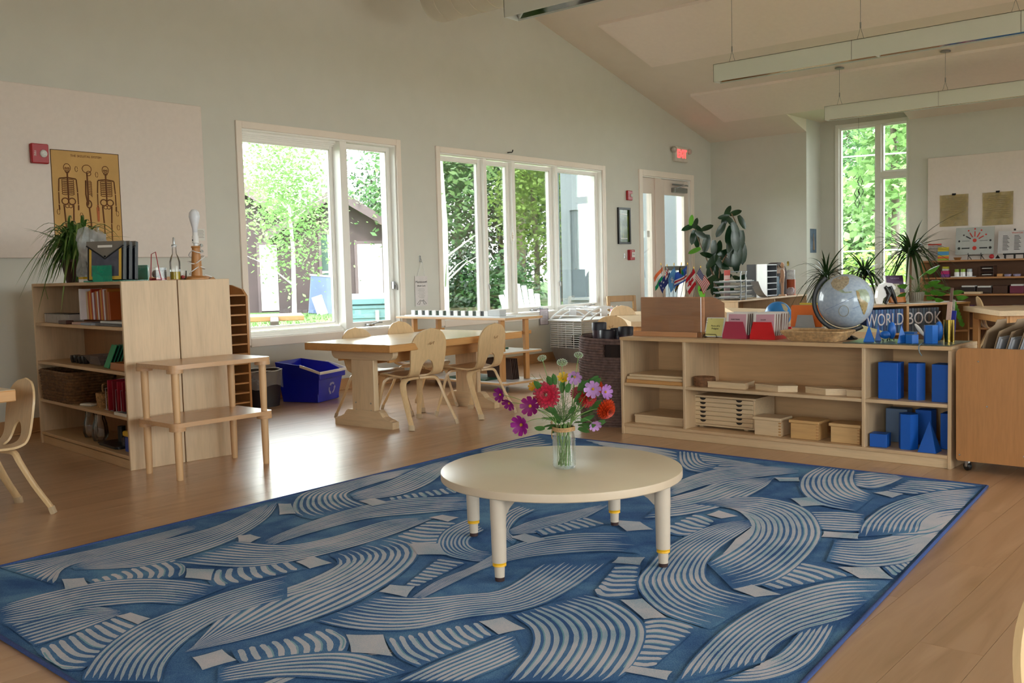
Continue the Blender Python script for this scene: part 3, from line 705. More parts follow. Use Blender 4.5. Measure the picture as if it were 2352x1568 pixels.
def make_chair():
    t = thing('childs_chair', 'x', 'chair')
    path = [(.172, .318), (.155, .338), (.09, .343), (0, .334), (-.08, .33), (-.13, .343), (-.158, .38), (-.174, .44), (-.192, .53), (-.218, .655)]
    def wfn(s):
        if s < .08: return .165*(.72+.28*math.sqrt(max(0, 1-((.08-s)/.08)**2)))
        if s < .45: return lerp(.165, .135, max(0, (s-.25)/.2)) if s > .25 else .165
        if s < .78: q = (s-.45)/.33; return lerp(.135, .148, q*q*(3-2*q))
        return .148*math.sqrt(max(0, 1-((s-.78)/.22)**2.4))
    def hfn(s):
        q = (s-.545)/.125; return .052*math.sqrt(1-q*q) if abs(q) < 1 else 0.0
    m = MB(); shell(m, path, wfn, hfn); m.build('seat_shell', CHAIRW, t, 40)
    for sx in (-1, 1):
        for sy in (-1, 1):
            y1 = .10 if sy > 0 else -.075; yf = .185 if sy > 0 else -.215
            W_ = Vector((-sy*sx*.5, .5, 0))
            p = spline([(sx*.02, y1*.75, .319), (sx*.10, y1, .319), (sx*.135, y1*1.12, .309), (sx*.155, y1*1.25, .27), (sx*.172, lerp(y1*1.25, yf, .45), .15), (sx*.19, yf, .03)], 5)
            m = MB(); strap(m, p, W_, [.046, .046, .046, .046, .046, .045, .045, .045, .044, .044, .043, .043, .042, .042, .041, .041, .04, .039, .038, .037, .036, .035, .034, .034, .033, .033][:len(p)], .018); lg = m.build('leg', CHAIRW, t, 45)
            m = MB(); strap(m, [(sx*.1895, yf-.001*sy, .034), (sx*.195, yf+.008*sy, 0)], W_, .039, .023); m.build('leg_cap', LEGCAP, lg, 45)
    m = MB(); m.M = T((0, -.2045, .56), (math.radians(-78), 0, 0)).to_4x4()
    m.lathe([(.006, -.0135), (.006, -.0145), (.010, -.0145), (.010, -.0135)], 12, (-.012, 0, 0), 0, 4.2); m.lathe([(.005, -.0135), (.005, -.0145), (.009, -.0145), (.009, -.0135)], 12, (.014, 0, 0), 1.5, 5.5)
    m.build('maker_mark', MARK, t)
    return t
CH = make_chair(); _chused = []
def chair(label, x, y, rz, sc=1.0, group=None):
    if not _chused: o = CH; o.location = (x, y, 0); o.rotation_euler = (0, 0, rz); o['label'] = label; o.scale = (sc,)*3; _chused.append(1)
    else: o = copy_tree(CH, loc=(x, y, 0), rz=rz, label=label, sc=sc)
    o['group'] = 'bentwood child chairs'
    return o
R = math.radians
chair('bentwood chair tucked at the trestle table, beside its foot with the recycling bin behind', 4.52, 4.70, R(-6))
chair('bentwood chair with oval back hole tucked at the trestle table beside the rolling bench', 5.08, 4.66, R(3))
chair('bentwood chair across the trestle table, between it and the casement window crank', 5.12, 5.24, R(183), 1.0)
chair('bentwood chair across the trestle table, nearly hidden below its top by the big pane', 4.62, 5.20, R(177), .97)
chair('bentwood chair beside the tall shelf, drawn up to the end of a table', 1.69, 4.43, R(90), .9)
chair('bentwood chair behind the wooden flag box, below the framed picture', 7.9, 5.15, R(150))
chair('bentwood chair between the wooden flag box and the corner shelf', 8.45, 4.62, R(-130))
chair('bentwood chair at the light wood table before the far shelves', 10.35, 2.45, R(205), 1.0)
chair('pale bentwood chair behind the boots, at the end of the light tables', 6.95, 4.72, R(-60), .95)
chair('bentwood chair by the rug corner, only its rounded back edge showing', 1.245, .043, R(150), .97)
# ---- trestle tables
def trestle(label, loc, rz, L=1.42, Wd=.80, h=.565, ins=.165):
    t = thing('trestle_table', label, 'table', loc, rz); X = L/2-ins
    m = MB(); m.box(-L/2, L/2, -Wd/2, Wd/2, h-.048, h, .004); m.build('tabletop', [BEECH_X], t)
    m = MB(); m.box(-L/2+.002, L/2-.002, -Wd/2+.002, Wd/2-.002, h, h+.0015); m.build('laminate_top', plain('maple_laminate', '#d6bf9c', .22, .03, 4), t)
    for s_ in (-1, 1):
        c = .36*Wd; m = MB(); pr = [(-c, h-.048), (-c, h-.07)]+[(-c+.05-.05*math.cos(R(a)), h-.07-.045*math.sin(R(a))) for a in (15, 35, 60, 90)]
        pr += [(-u, z) for u, z in reversed(pr)]
        m.prism(pr, s_*X-.024, s_*X+.024, 0); m.build('cleat', MAPLE_Y, t)
        m = MB(); m.box(s_*X-.022, s_*X+.022, -.105, .105, .07, h-.115, .004); po = m.build('post', MAPLE, t)
        f = [(-.27, 0), (-.27, .045)]+[(-.27+.03*math.sin(R(a)), .045+.012*(1-math.cos(R(a)))) for a in (40, 80)]+[(-.21, .062), (-.18, .075), (-.16, .10), (-.14, .112)]
        f += [(-u, z) for u, z in reversed(f)]
        m = MB(); m.prism(f, s_*X-.03, s_*X+.03, 0); m.build('foot', MAPLE_Y, t)
        for z in (.09, .14):
            for y in (-.07, .07): m = MB(); m.sphere((s_*(X+.0225), y, z+.02), .006, 6, 4); m.build('bolt', CHROME, po)
    m = MB(); m.box(-X+.022, X-.022, -.03, .03, h-.15, h-.05, .004); m.build('stretcher', BEECH_X, t)
    m = MB(); m.box(-X-.01, X+.01, -Wd*.3, -Wd*.3+.02, h-.13, h-.05); m.box(-X-.01, X+.01, Wd*.3-.02, Wd*.3, h-.13, h-.05); m.build('apron', BEECH_X, t)
    return t
trestle('long trestle table with glossy maple top under the big windows', (4.83, 4.95, 0), R(3.5))
trestle('trestle table whose end stands beside the tall back-to-back shelves', (1.03, 4.60, 0), 0)
# ---- round table
t = thing('round_table', 'low round cream table standing on the blue rug', 'table', (2.69, 2.06, .012), R(1))
CREAM = plain('cream_laminate', '#d8cbb0', .28, .03, 5); EDGEB = plain('edge_band', '#c9b49a', .4, .03); LEGP = plain('leg_paint', '#c3b3a1', .42, .04); YEL = plain('yellow_ring', '#e0a813', .45, .05)
RT = .425; m = MB(); m.lathe([(0, .300), (RT-.004, .300), (RT-.0005, .2985)], 72); m.build('tabletop', CREAM, t, 40)
m = MB(); m.lathe([(RT-.0005, .2985), (RT, .296), (RT, .274), (RT-.003, .271), (0, .271)], 72); m.build('edge_band', EDGEB, t, 40)
for k in range(4):
    a = R(90*k+5); c, s_ = math.cos(a), math.sin(a); x, y = .392*c, .392*s_
    m = MB(); m.lathe([(.012, 0.013), (.016, .013), (.0175, .05)], 16, (x, y, 0)); m.lathe([(.0235, .062), (.0255, .2), (.0265, .2), (.0265, .271)], 18, (x, y, 0)); lg = m.build('leg', LEGP, t, 40)
    m = MB(); m.lathe([(.013, 0), (.015, .0), (.016, .012), (.012, .014)], 14, (x, y, 0)); m.build('foot_glide', plain('glide', '#3a2420', .5), lg, 40)
    m = MB(); m.lathe([(.018, .05), (.0225, .05), (.0225, .054), (.021, .056), (.0225, .058), (.0225, .063), (.018, .063)], 18, (x, y, 0)); m.build('yellow_ring', YEL, lg, 40)
    m = MB(); m.M = T((0, 0, 0), (0, 0, a)).to_4x4(); m.prism([(.38, .271), (.38, .205), (.365, .21), (.345, .228), (.31, .245), (.24, .252), (.22, .271)], -.013, .013, 1); m.build('bracket', LEGP, lg)
# ---- rug base
RUGC = [Vector((4.60, 3.68, 0)), Vector((4.568, 1.128, 0)), Vector((1.02, .845, 0)), Vector((1.13, 3.575, 0))]
# ---- shelving unit helper: box of panels in a local frame, x depth (0 front), y width
def boards(parent, name, rects, mat, c=.002):
    for r in rects: m = MB(); m.box(*r, c); m.build(name, mat, parent)
BW, BDp, BH, TH = 1.93, .405, .594, .018
bk = thing('low_bookcase', 'long low birch bookcase with three bays beside the rug', 'bookcase', (4.882, 1.368, 0), R(-1.36))
D1, D2 = .43, 1.485
boards(bk, 'side_panel', [(0, BDp, 0, TH, 0, BH-TH), (0, BDp, BW-TH, BW, 0, BH-TH)], BIRCH)
boards(bk, 'top', [(-.002, BDp, 0, BW, BH-TH, BH)], [BIRCH_Y])
boards(bk, 'divider', [(.003, BDp-.01, D1-TH/2, D1+TH/2, .066, BH-TH), (.003, BDp-.01, D2-TH/2, D2+TH/2, .066, BH-TH)], BIRCH)
boards(bk, 'bottom_shelf', [(.002, BDp-.008, TH, BW-TH, .048, .066)], BIRCH_Y)
boards(bk, 'shelf', [(.004, BDp-.01, TH, D1-TH/2, .297, .315), (.004, BDp-.01, D1+TH/2, D2-TH/2, .297, .315), (.004, BDp-.01, D2+TH/2, BW-TH, .297, .315)], BIRCH_Y)
boards(bk, 'back_panel', [(BDp-.008, BDp-.001, TH, BW-TH, .05, BH-TH)], wood('birch_back', '#cfa87c', 1, con=.14, scale=.6))
boards(bk, 'kick_board', [(.012, .03, TH, BW-TH, 0, .048)], MAPLE_Y)
# ply edge strips
m = MB()
for r in ((-.0045, -.0022, 0, BW, BH-TH, BH),): m.box(*r)
m.build('edge_strip', PLYEDGE, bk)
def bkp(lx, ly, lz):                              # a point of the bookcase frame in the room
    return bk.matrix_basis @ Vector((lx, ly, lz)) if False else Matrix.LocRotScale(bk.location, bk.rotation_euler, None) @ Vector((lx, ly, lz))
# ---- two tall shelves back to back
LS = Vector((2.575, 4.855, 0)); LR = R(-6.0)
def tall_shelf(label, loc, rz):
    t = thing('tall_shelf', label, 'shelf', loc, rz); Wt, Dt, Ht = 1.40, .306, 1.01
    boards(t, 'side_panel', [(0, Dt, 0, .018, 0, Ht), (0, Dt, Wt-.018, Wt, 0, Ht)], BIRCH)
    boards(t, 'top', [(0, Dt, .018, Wt-.018, Ht-.018, Ht)], PLYEDGE)
    boards(t, 'shelf', [(.004, Dt-.01, .018, Wt-.018, z-.018, z) for z in (.765, .525, .285, .075)], PLYEDGE)
    boards(t, 'back_panel', [(Dt-.008, Dt-.001, .018, Wt-.018, .03, Ht-.018)], wood('dark_back_ply', '#9b6b41', 2, con=.12))
    boards(t, 'kick_board', [(.012, .03, .018, Wt-.018, 0, .05)], PLYEDGE)
    return t
ts = tall_shelf('tall birch shelf facing the left wall chair, filled with books and baskets', LS, LR)
ts['label'] = 'tall birch shelf filled with books, baskets and trays'
tsm = Matrix.LocRotScale(LS, Euler((0, 0, LR)), None)
def lsp(lx, ly, lz): return tsm @ Vector((lx, ly, lz))
ts2 = tall_shelf('tall birch shelf turned to the windows, back to back with the book shelf', lsp(.618, 1.40, 0), LR+PI)
# ---- paper sorter
t = thing('paper_sorter', 'tall wooden paper sorter with many slots next to the first window', 'sorter', (3.605, 6.30, 0))
SORT = wood('sorter_wood', '#b98550', 2, con=.12); SORTX = wood('sorter_wood_x', '#c08c56', 0, con=.12); SDK = wood('sorter_inner', '#7a4c28', 0)
m = MB(); m.prism([(0, 0), (.745, 0), (.745, .96)]+arc(.665, .96, .08, 0, 90, 6)+[(0, 1.04)], .385, .4, 1); m.build('back_panel', SORT, t)
for x in (0, .365, .727): m = MB(); m.prism([(0.0, 0), (.385, 0), (.385, .965), (.2, .965), (.05, .93), (0, .88)], x, x+.018, 0); m.build('side_panel', SORT, t)
for k in range(12):
    z = .06+.0745*k
    for a, b in ((.018, .365), (.383, .727)): m = MB(); m.box(a, b, .004, .385, z, z+.012, .001); m.build('slot_shelf', SORTX, t)
# ---- stacked step tables
def step_table(label, z):
    t = thing('stacking_table', label, 'table', (2.855, 4.555, z), R(-1)); hw, hd, H = .295, .19, .292
    STW = wood('stack_table_wood', '#c49a72', 0, con=.1, rough=.25); STL = wood('stack_leg_wood', '#cfa679', 2, con=.1)
    m = MB(); m.prism(rrect(-hw, hw, -hd, hd, .035, 5), H-.022, H, 2); m.build('top', STW, t, 30)
    for sx in (-1, 1):
        for sy in (-1, 1):
            x, y = sx*(hw-.038), sy*(hd-.038)
            m = MB(); m.prism([(x+u, y+v) for u, v in rrect(-.038, .038, -.038, .038, .03, 4)], H-.042, H-.022, 2); m.build('corner_block', STW, t, 30)
            m = MB(); m.tube([(x, y, H-.04), (x, y, .12), (x, y, 0)], [.0195, .0195, .0165], 16); m.build('leg', STL, t, 50)
step_table('small wooden stacking table standing on the floor, lower of two', 0); step_table('small wooden stacking table set on top of its twin', .2922)
# ---- rolling work bench
t = thing('rolling_bench', 'narrow rolling wooden bench with white shelves below the wide window', 'bench', (6.08, 5.20, 0), R(-3))
WLAM = plain('white_laminate', '#dfe2e4', .3, .02); bw_, bl = .47, 1.40
for z, th in ((.632, .022), (.34, .018), (.085, .02)):
    a0 = 0 if z > .6 else .05
    m = MB(); m.box(0, bw_, a0 if z > .6 else .02, bl, z-th, z-.003, .002); m.build('shelf_board', wood('bench_ply', '#caa274', 1), t); m = MB(); m.box(.003, bw_-.003, .003+(0 if z > .6 else .02), bl-.003, z-.003, z); m.build('white_surface', WLAM, t)
for x in (.06, .36):
    for y in (.11, 1.22): m = MB(); m.box(x, x+.05, y, y+.032, .085, .61, .003); m.build('post', BEECH, t)
for y in (.112, 1.222): m = MB(); m.box(.0, .48, y+.032, y+.05, .47, .50, .003); m.build('cross_rail', BEECH_X, t)
for x in (.05, .42):
    for y in (.06, 1.32):
        m = MB(); m.M = T((x, y, .027), (0, PI/2, .4)).to_4x4(); m.lathe([(.0, -.012), (.022, -.012), (.027, -.006), (.027, .006), (.022, .012), (0, .012)], 14); c = m.build('caster', plain('caster_grey', '#55585a', .4), t, 40)
        m = MB(); m.box(x-.018, x+.018, y-.018, y+.018, .05, .066); m.box(x-.018, x-.014, y-.012, y+.012, .02, .06); m.build('caster_fork', CHROME, c)
# ---- cart at the end of the bookcase
CARTW = wood('cart_oak_veneer', '#b07b49', 2, con=.14, scale=1.3); CARTX = wood('cart_oak_x', '#a8744a', 1, con=.12)
t = thing('rolling_cart', 'oak veneer rolling cart full of folders at the bookcase end', 'cart', (4.865, 1.345, 0), R(-1.36))
m = MB(); m.prism([(-.95, .052), (-.012, .052), (-.004, .06), (0, .56)]+arc(-.03, .562, .03, 0, 90, 5)+[(-.95, .592)], 0, .02, 0); m.build('front_panel', CARTW, t)
m = MB(); m.box(.02, .52, -.02, -.002, .055, .50, .002); m.box(.02, .52, -.95, -.932, .055, .56, .002); m.build('side_panel', CARTW, t); m = MB(); m.box(.50, .52, -.932, -.02, .055, .56, .002); m.build('rear_panel', CARTX, t)
m = MB(); m.box(.02, .5, -.932, -.02, .055, .075); m.build('bottom_board', CARTX, t); m = MB(); m.box(.02, .5, -.932, -.02, .40, .415); m.build('tray_board', CARTX, t)
for x in (.04, .48):
    for y in (-.045, -.9):
        m = MB(); m.M = T((x, y, .022), (0, PI/2, -.6)).to_4x4(); m.lathe([(0, -.01), (.018, -.01), (.022, -.006), (.022, .006), (.018, .01), (0, .01)], 14); c = m.build('caster', BLACK, t, 40)
        m = MB(); m.lathe([(0, .02), (.014, .02), (.014, .055), (0, .055)], 10, (x, y, 0)); m.box(x-.014, x+.014, y-.008, y+.008, .03, .05); m.build('caster_fork', CHROME, c, 40)
for y, z in ((-.1, .53), (-.14, .32), (-.02, .08), (-.3, .1)): m = MB(); m.sphere((-.0005, y, z), .004, 6, 4); m.build('screw_head', CHROME, t)
# ---- corner shelf by the rubber plant
t = thing('corner_shelf', 'low birch shelf under the letter trays in the room corner', 'shelf', (9.92, 5.05, 0), R(3)); ww, dd, hh = 2.15, .42, .63
boards(t, 'end_panel', [(0, .018, 0, dd, 0, hh-.018), (ww-.018, ww, 0, dd, 0, hh-.018)], BIRCH); boards(t, 'top', [(-.005, ww+.005, -.005, dd, hh-.018, hh)], BIRCH_X)
boards(t, 'divider', [(ww*.5, ww*.5+.018, .004, dd-.01, .05, hh-.018)], BIRCH); boards(t, 'shelf', [(.018, ww*.5, .004, dd-.01, .04, .058), (ww*.5+.018, ww-.018, .004, dd-.01, .04, .058), (.018, ww*.5, .004, dd-.01, .32, .338), (ww*.5+.018, ww-.018, .004, dd-.01, .32, .338)], BIRCH_X); boards(t, 'back_panel', [(.018, ww-.018, dd-.01, dd-.002, .03, hh-.02)], wood('corner_back', '#8a6440', 0))
# ---- encyclopedia shelf
p0 = on(2, .60, 1990, 702); p1 = on(2, .60, 2180, 694); ang = math.atan2(p1.y-p0.y, p1.x-p0.x)
ES = Vector((p0.x, p0.y, 0)); EA = ang+PI/2        # local -y runs along the front
t = thing('encyclopedia_shelf', 'low wooden shelf holding the encyclopedia below potted plants', 'shelf', ES, EA); eb = t
OAKY = wood('shelf_oak', '#b58a58', 1, con=.12); OAK = wood('shelf_oak_z', '#b58a58', 2, con=.12); DKB = wood('shelf_dark_back', '#6e4a2c', 1)
y0, y1 = -1.25, .33
boards(t, 'top', [(-.01, .36, y0, y1, .58, .60)], OAKY); boards(t, 'end_panel', [(0, .36, y0, y0+.02, 0, .58), (0, .36, y1-.02, y1, 0, .58)], OAK)
boards(t, 'divider', [(.0, .35, -.505, -.475, .05, .58)], OAK); boards(t, 'shelf', [(.003, .35, y0+.02, -.505, .3, .32), (.003, .35, -.475, y1-.02, .3, .32), (.003, .35, y0+.02, y1-.02, .03, .05)], OAKY); boards(t, 'back_panel', [(.35, .36, y0+.02, y1-.02, .03, .58)], DKB)
m = MB(); m.box(.0, .34, -1.2, -.5, .60, .603); m.build('white_liner', WLAM, t)
# ---- tall shelving on the far wall
t = thing('wall_shelving', 'tall wooden shelving with lesson materials on the far wall', 'shelf', (11.98, 3.70, 0)); fs_ = t
WSH = wood('wall_shelf_wood', '#a5764a', 1, con=.12); WSZ = wood('wall_shelf_wood_z', '#a5764a', 2, con=.12); WSB = wood('wall_shelf_back', '#7d553a', 1)
boards(t, 'shelf', [(0, .40, -2.9, 0, z-.02, z) for z in (1.02, .82, .625, .43, .235, .06)], WSH); boards(t, 'side_panel', [(0, .40, 0, .02, 0, 1.0), (0, .4, -2.92, -2.9, 0, 1.0), (.005, .4, -1.47, -1.45, 0.06, 1.0)], WSZ); boards(t, 'back_panel', [(.385, .395, -2.9, 0, .05, 1.0)], WSB)
# ---- light tables behind the bookcase and by the far shelves
def slab_table(label, poly, h, legs, th=.045, mats=None):
    c = Vector((sum(p[0] for p in poly)/len(poly), sum(p[1] for p in poly)/len(poly), 0)); t = thing('work_table', label, 'table', c)
    m = MB(); m.prism([(p[0]-c.x, p[1]-c.y) for p in poly], h-th, h, 2); m.build('tabletop', mats or MAPLE_X, t)
    for x, y in legs: m = MB(); m.box(x-c.x-.03, x-c.x+.03, y-c.y-.03, y-c.y+.03, 0, h-th, .004); m.build('leg', BEECH, t)
    q = [(p[0]-c.x, p[1]-c.y) for p in poly]; m = MB()
    for i in range(len(q)):
        a, b = Vector(q[i])*.86, Vector(q[(i+1) % len(q)])*.86; d_ = (b-a); n_ = Vector((-d_.y, d_.x)).normalized()*.009
        m.prism([(a+n_)[:], (b+n_)[:], (b-n_)[:], (a-n_)[:]], h-th-.07, h-th, 2)
    m.build('apron', BEECH, t); return t
A = on(2, .56, 1387, 717); B = on(2, .56, 1416, 724); C_ = on(2, .56, 1462, 752)
u = (A-C_).normalized(); v = Vector((u.y, -u.x, 0))
def q4(p, L, Wd): return [tuple((p+u*a+v*b)[:2]) for a, b in ((0, 0), (L, 0), (L, Wd), (0, Wd))]
def inset(P_, f=.82): c = [sum(p[i] for p in P_)/4 for i in (0, 1)]; return [(c[0]+(p[0]-c[0])*f, c[1]+(p[1]-c[1])*f) for p in P_]
s0 = B-u*1.25; P_ = q4(s0, 1.25, .62); slab_table('light maple table behind the wooden flag box, nearer half of a joined pair', P_, .56, inset(P_))
P_ = q4(B+u*.004, (A-B).length, .62); slab_table('light maple table joined to the far end of its larger twin', P_, .56, inset(P_))
D = on(2, .56, 1862, 712); E_ = on(2, .56, 1665, 706)
P_ = [(6.28, 2.15), tuple(D[:2]), tuple(E_[:2]), (6.28, 3.0)]; slab_table('light maple table behind the two globes', P_, .56, inset(P_))
a = on(2, .56, 2212, 703); b = on(2, .56, 2296, 714); P_ = [tuple(b[:2]), tuple(a[:2]), (a.x+.55, a.y-.95), (b.x+.55, b.y-.95)]
slab_table('light maple table in front of the far wall shelving', P_, .56, inset(P_))
# open-back wooden chair by the window wall
t = thing('ladder_chair', 'square open backed wooden chair below the framed picture', 'chair', (9.55, 6.25, 0), R(150))
OCH = wood('old_chair_wood', '#a67c45', 2)
for x in (-.17, .17): m = MB(); m.M = T((x, -.16, 0), (.08, 0, 0)).to_4x4(); m.box(-.018, .018, -.018, .018, 0, .70, .004); m.build('leg', OCH, t); m = MB(); m.box(x-.018, x+.018, .14, .176, 0, .36, .004); m.build('leg', OCH, t)
m = MB(); m.box(-.2, .2, -.18, .19, .36, .38, .004); m.build('seat', OCH, t)
for z in (.63, .47): m = MB(); m.box(-.17, .17, -.225+(.63-z)*.08, -.205+(.63-z)*.08, z, z+.07, .004); m.build('back_rail', OCH, t)
# ================================================================ things on and in the low bookcase
def put(name, label, cat, mb, mat, loc, rz=0.0, smooth=None, group=None, rot=None):
    o = mb.build(name, mat, None, smooth, loc, rot if rot else (0, 0, rz)); return tag(o, label, cat, group)
def text(txt, size, mat, parent, loc, rot=(PI/2, 0, -PI/2), name='lettering', extrude=.0004, align='CENTER', sx=1.0, bold=0.0):
    cu = bpy.data.curves.new('t', 'FONT'); cu.body = txt; cu.size = size; cu.extrude = extrude; cu.align_x = align; cu.align_y = 'CENTER'; cu.resolution_u = 3; cu.offset = bold
    o = bpy.data.objects.new('t', cu); COL.objects.link(o); dg = bpy.context.evaluated_depsgraph_get()
    me = bpy.data.meshes.new_from_object(o.evaluated_get(dg)); bpy.data.objects.remove(o); bpy.data.curves.remove(cu)
    me.materials.clear(); me.materials.append(mat); q = bpy.data.objects.new(name, me); COL.objects.link(q); q.parent = parent; q.location = loc; q.rotation_euler = rot; q.scale = (sx, 1, 1)
    return q
FACE = (PI/2, 0, -PI/2)      # lettering that faces -x (towards the rug)
BZt = .5945
def bl(x, y, z=0.0): return bkp(x, y, z)
BR = R(-1.36)
# --- wooden flag box
t = thing('flag_box', 'open brown wooden box with a rail and clear front holding flags', 'box', bl(.165, 1.442, BZt), BR)
MAH = wood('reddish_wood', '#c28c66', 1, con=.14); MAHZ = wood('reddish_wood_z', '#7d5232', 0, con=.14)  # front panel wood lightened to make up for its shaded side
m = MB(); m.box(0, .008, 0, .44, .012, .237, .001); m.build('front_panel', MAH, t)
for y in (0, .432): m = MB(); m.prism([(.008, 0), (.245, 0), (.245, .19), (.2, .208), (.14, .226), (.08, .235), (.008, .237)], y, y+.008, 1); m.build('side_panel', MAHZ, t)
m = MB(); m.box(.237, .245, .008, .432, 0, .17); m.build('rear_panel', MAHZ, t); m = MB(); m.box(.008, .237, .008, .432, 0, .01); m.build('floor_board', MAHZ, t)
m = MB(); m.box(-.05, -.012, .02, .47, 0, .03, .002); m.build('rail', wood('rail_wood', '#b98760', 1), t); m = MB(); m.box(-.05, -.005, -.012, .018, 0, .03, .002); m.build('rail_end', MAHZ, t)
m = MB(); m.box(-.012, -.006, .015, .435, .005, .235); m.build('clear_panel', CLEAR, t); m = MB(); m.box(-.0122, -.0058, .0135, .0155, .005, .235); m.build('clear_panel_edge', WHITEP, t)
m = MB(); m.box(.11, .2, .1, .36, .012, .03, .002); fb = put('flag_stand', 'small wooden flag stand inside the brown box', 'stand', m, MAHZ, bl(.165, 1.442, BZt), BR)
FC = {k: leafmat('flag_'+k, srgb(c), .03, .8, .5, 14) for k, c in dict(r='#b3202c', w='#dcd9d6', b='#27346f', g='#12845a', o='#dc6b3e', l='#5a95cd', c='#2f56b2', y='#d7a91e', k='#1d1a18').items()}
def flag(label, tip, O, h, f, nu, nv, fn, cols, base):
    xp = 5.2; W0 = on(0, xp, *tip)
    t = thing('desk_flag', label, 'flag', W0, group='desk flags in the wooden box')
    P0 = on(0, xp, *O)-W0; H_ = on(0, xp, O[0]+h[0], O[1]+h[1])-W0-P0; F_ = on(0, xp, O[0]+f[0], O[1]+f[1])-W0-P0
    b = on(0, xp, *base)-W0; dr = b.normalized(); b2 = dr*((W0.z-.628)/-dr.z)
    m = MB(); m.cyl(dr*.006, b2, .0016, n=6); m.build('pole', BLACK, t); m = MB(); m.lathe([(0, .0), (.002, -.004), (.0035, -.012), (.0015, -.02)], 8, (0, 0, .004)); m.build('finial', plain('brass_tip', '#b08a3a', .3, metal=1), t, 60)
    m = MB(); ks = list(cols); ph = random.uniform(0, 6)
    def pt(u, v): return P0+H_*v+F_*u+Vector((math.sin(u*5+v*2+ph)*.010-.006*u, 0, -.004*math.sin(u*3)))
    for j in range(nv):
        for i in range(nu):
            m.mi = ks.index(fn((i+.5)/nu, (j+.5)/nv)); m.add([pt(i/nu, j/nv), pt((i+1)/nu, j/nv), pt((i+1)/nu, (j+1)/nv), pt(i/nu, (j+1)/nv)], [(0, 1, 2, 3)])
    m.build('cloth', [FC[k] for k in ks], t, 180)
def f_usa(u, v):
    if u < .42 and v < .54: return 'w' if (int(u/.42*11) + int(v/.54*9)) % 2 and int(v/.54*9) % 1 == 0 and (int(u/.42*11) % 2) else 'b'
    return 'r' if int(v*13) % 2 == 0 else 'w'
def f_can(u, v):
    if u < .25 or u > .75: return 'r'
    x, y = (u-.5)/.2, (v-.5)/.36
    a = math.atan2(y, x); rr = math.hypot(x, y); return 'r' if rr < .55+.4*abs(math.cos(2.5*a)) or (abs(y) < .12 and x > 0 and rr < 1.1) else 'w'
def star(u, v, cu, cv, r):
    x, y = (u-cu)*1.5, v-cv; a = math.atan2(y, x); rr = math.hypot(x, y); return rr < r*(.55+.45*math.cos(5*a))
def f_aus(u, v):
    if u < .48 and v < .5:
        x, y = u/.48, v/.5
        if abs(x-.5) < .08 or abs(y-.5) < .12: return 'r'
        if abs(x-.5) < .16 or abs(y-.5) < .24: return 'w'
        return 'w' if min(abs(x-y), abs(x-1+y)) < .13 else 'b'
    return 'w' if star(u, v, .24, .75, .13) or any(star(u, v, a, b, .075) for a, b in ((.74, .2), (.62, .45), (.86, .42), (.74, .82))) else 'b'
flag('small tricolour flag of orange white and green', (1518, 604), (1520, 612), (3, 30), (-18, 26), 14, 15, lambda u, v: 'o' if v < .34 else ('w' if v < .67 else 'g'), 'owg', (1524, 690))
flag('small dark blue flag with white stars and crossed corner', (1532, 607), (1533, 612), (8, 24), (-18, 38), 34, 26, f_aus, 'bwr', (1538, 690))
flag('small light blue flag with one white star', (1548, 604), (1548, 612), (10, 24), (-16, 36), 30, 26, lambda u, v: 'w' if star(u, v, .5, .5, .26) else 'l', 'lw', (1546, 690))
flag('small flag with yellow and black diagonal mostly hidden by its neighbours', (1565, 603), (1564, 610), (6, 16), (-15, 46), 16, 16, lambda u, v: 'k' if abs(u-v) < .2 else ('y' if abs(u-v) < .32 else ('g' if u < v else 'l')), 'kygl', (1553, 690))
flag('small royal blue flag with white and red stripes', (1579, 603), (1579, 610), (-4, 33), (-25, 16), 12, 24, lambda u, v: 'r' if .64 < v < .76 else ('w' if .54 < v < .86 else 'c'), 'crw', (1562, 690))
flag('small red and white maple leaf flag', (1593, 612), (1593, 616), (-19, 25), (9, 36), 36, 30, f_can, 'rw', (1570, 690))
flag('small striped flag with a starred blue corner', (1609, 610), (1609, 615), (-12, 25), (22, 36), 40, 26, f_usa, 'rwb', (1590, 690))
# --- yellow booklet on its wire stand
t = thing('spiral_booklet', 'pale yellow laminated booklet leaning on the low bookcase', 'booklet', bl(.155, 1.376, BZt+.004), BR, rot=(0, .32, BR))
YB = plain('yellow_page', '#d8d489', .5, .03); LAM = plain('laminate_edge', '#dfe3df', .3, .02)
m = MB(); m.box(0, .004, -.062, .062, 0, .118, .001); m.build('cover', LAM, t); m = MB(); m.box(-.0008, 0, -.052, .054, .006, .112); m.build('page', YB, t)
for y, z in ((.055, .1), (.055, .085), (.057, .03), (.03, .108)): m = MB(); m.lathe([(.004, -.001), (.006, 0), (.004, .001)], 8, (0, y, z)); m.build('ring_clip', GREYM, t)
text('Parts of a', .0145, INK, t, (-.0015, -.004, .066), FACE); text('Polygon', .0145, INK, t, (-.0015, -.004, .050), FACE)
t = thing('wire_easel', 'small black wire easel under the yellow booklet', 'easel', bl(.155, 1.376, BZt), BR)
m = MB(); m.tube([(-.02, .045, .004), (-.02, .045, .012), (-.006, .04, .004), (-.02, .042, .003)], .0017, 5); m.tube([(-.024, .05, .004), (-.024, .047, .018), (-.024, .043, .021), (-.024, -.028, .021), (-.024, -.032, .018), (-.024, -.035, .004)], .0019, 6)
for y in (.045, -.03): m.tube([(-.024, y, .003), (.06, y, .003), (.09, y, .09)], .0019, 6)
m.build('wire', BLACK, t, 60)
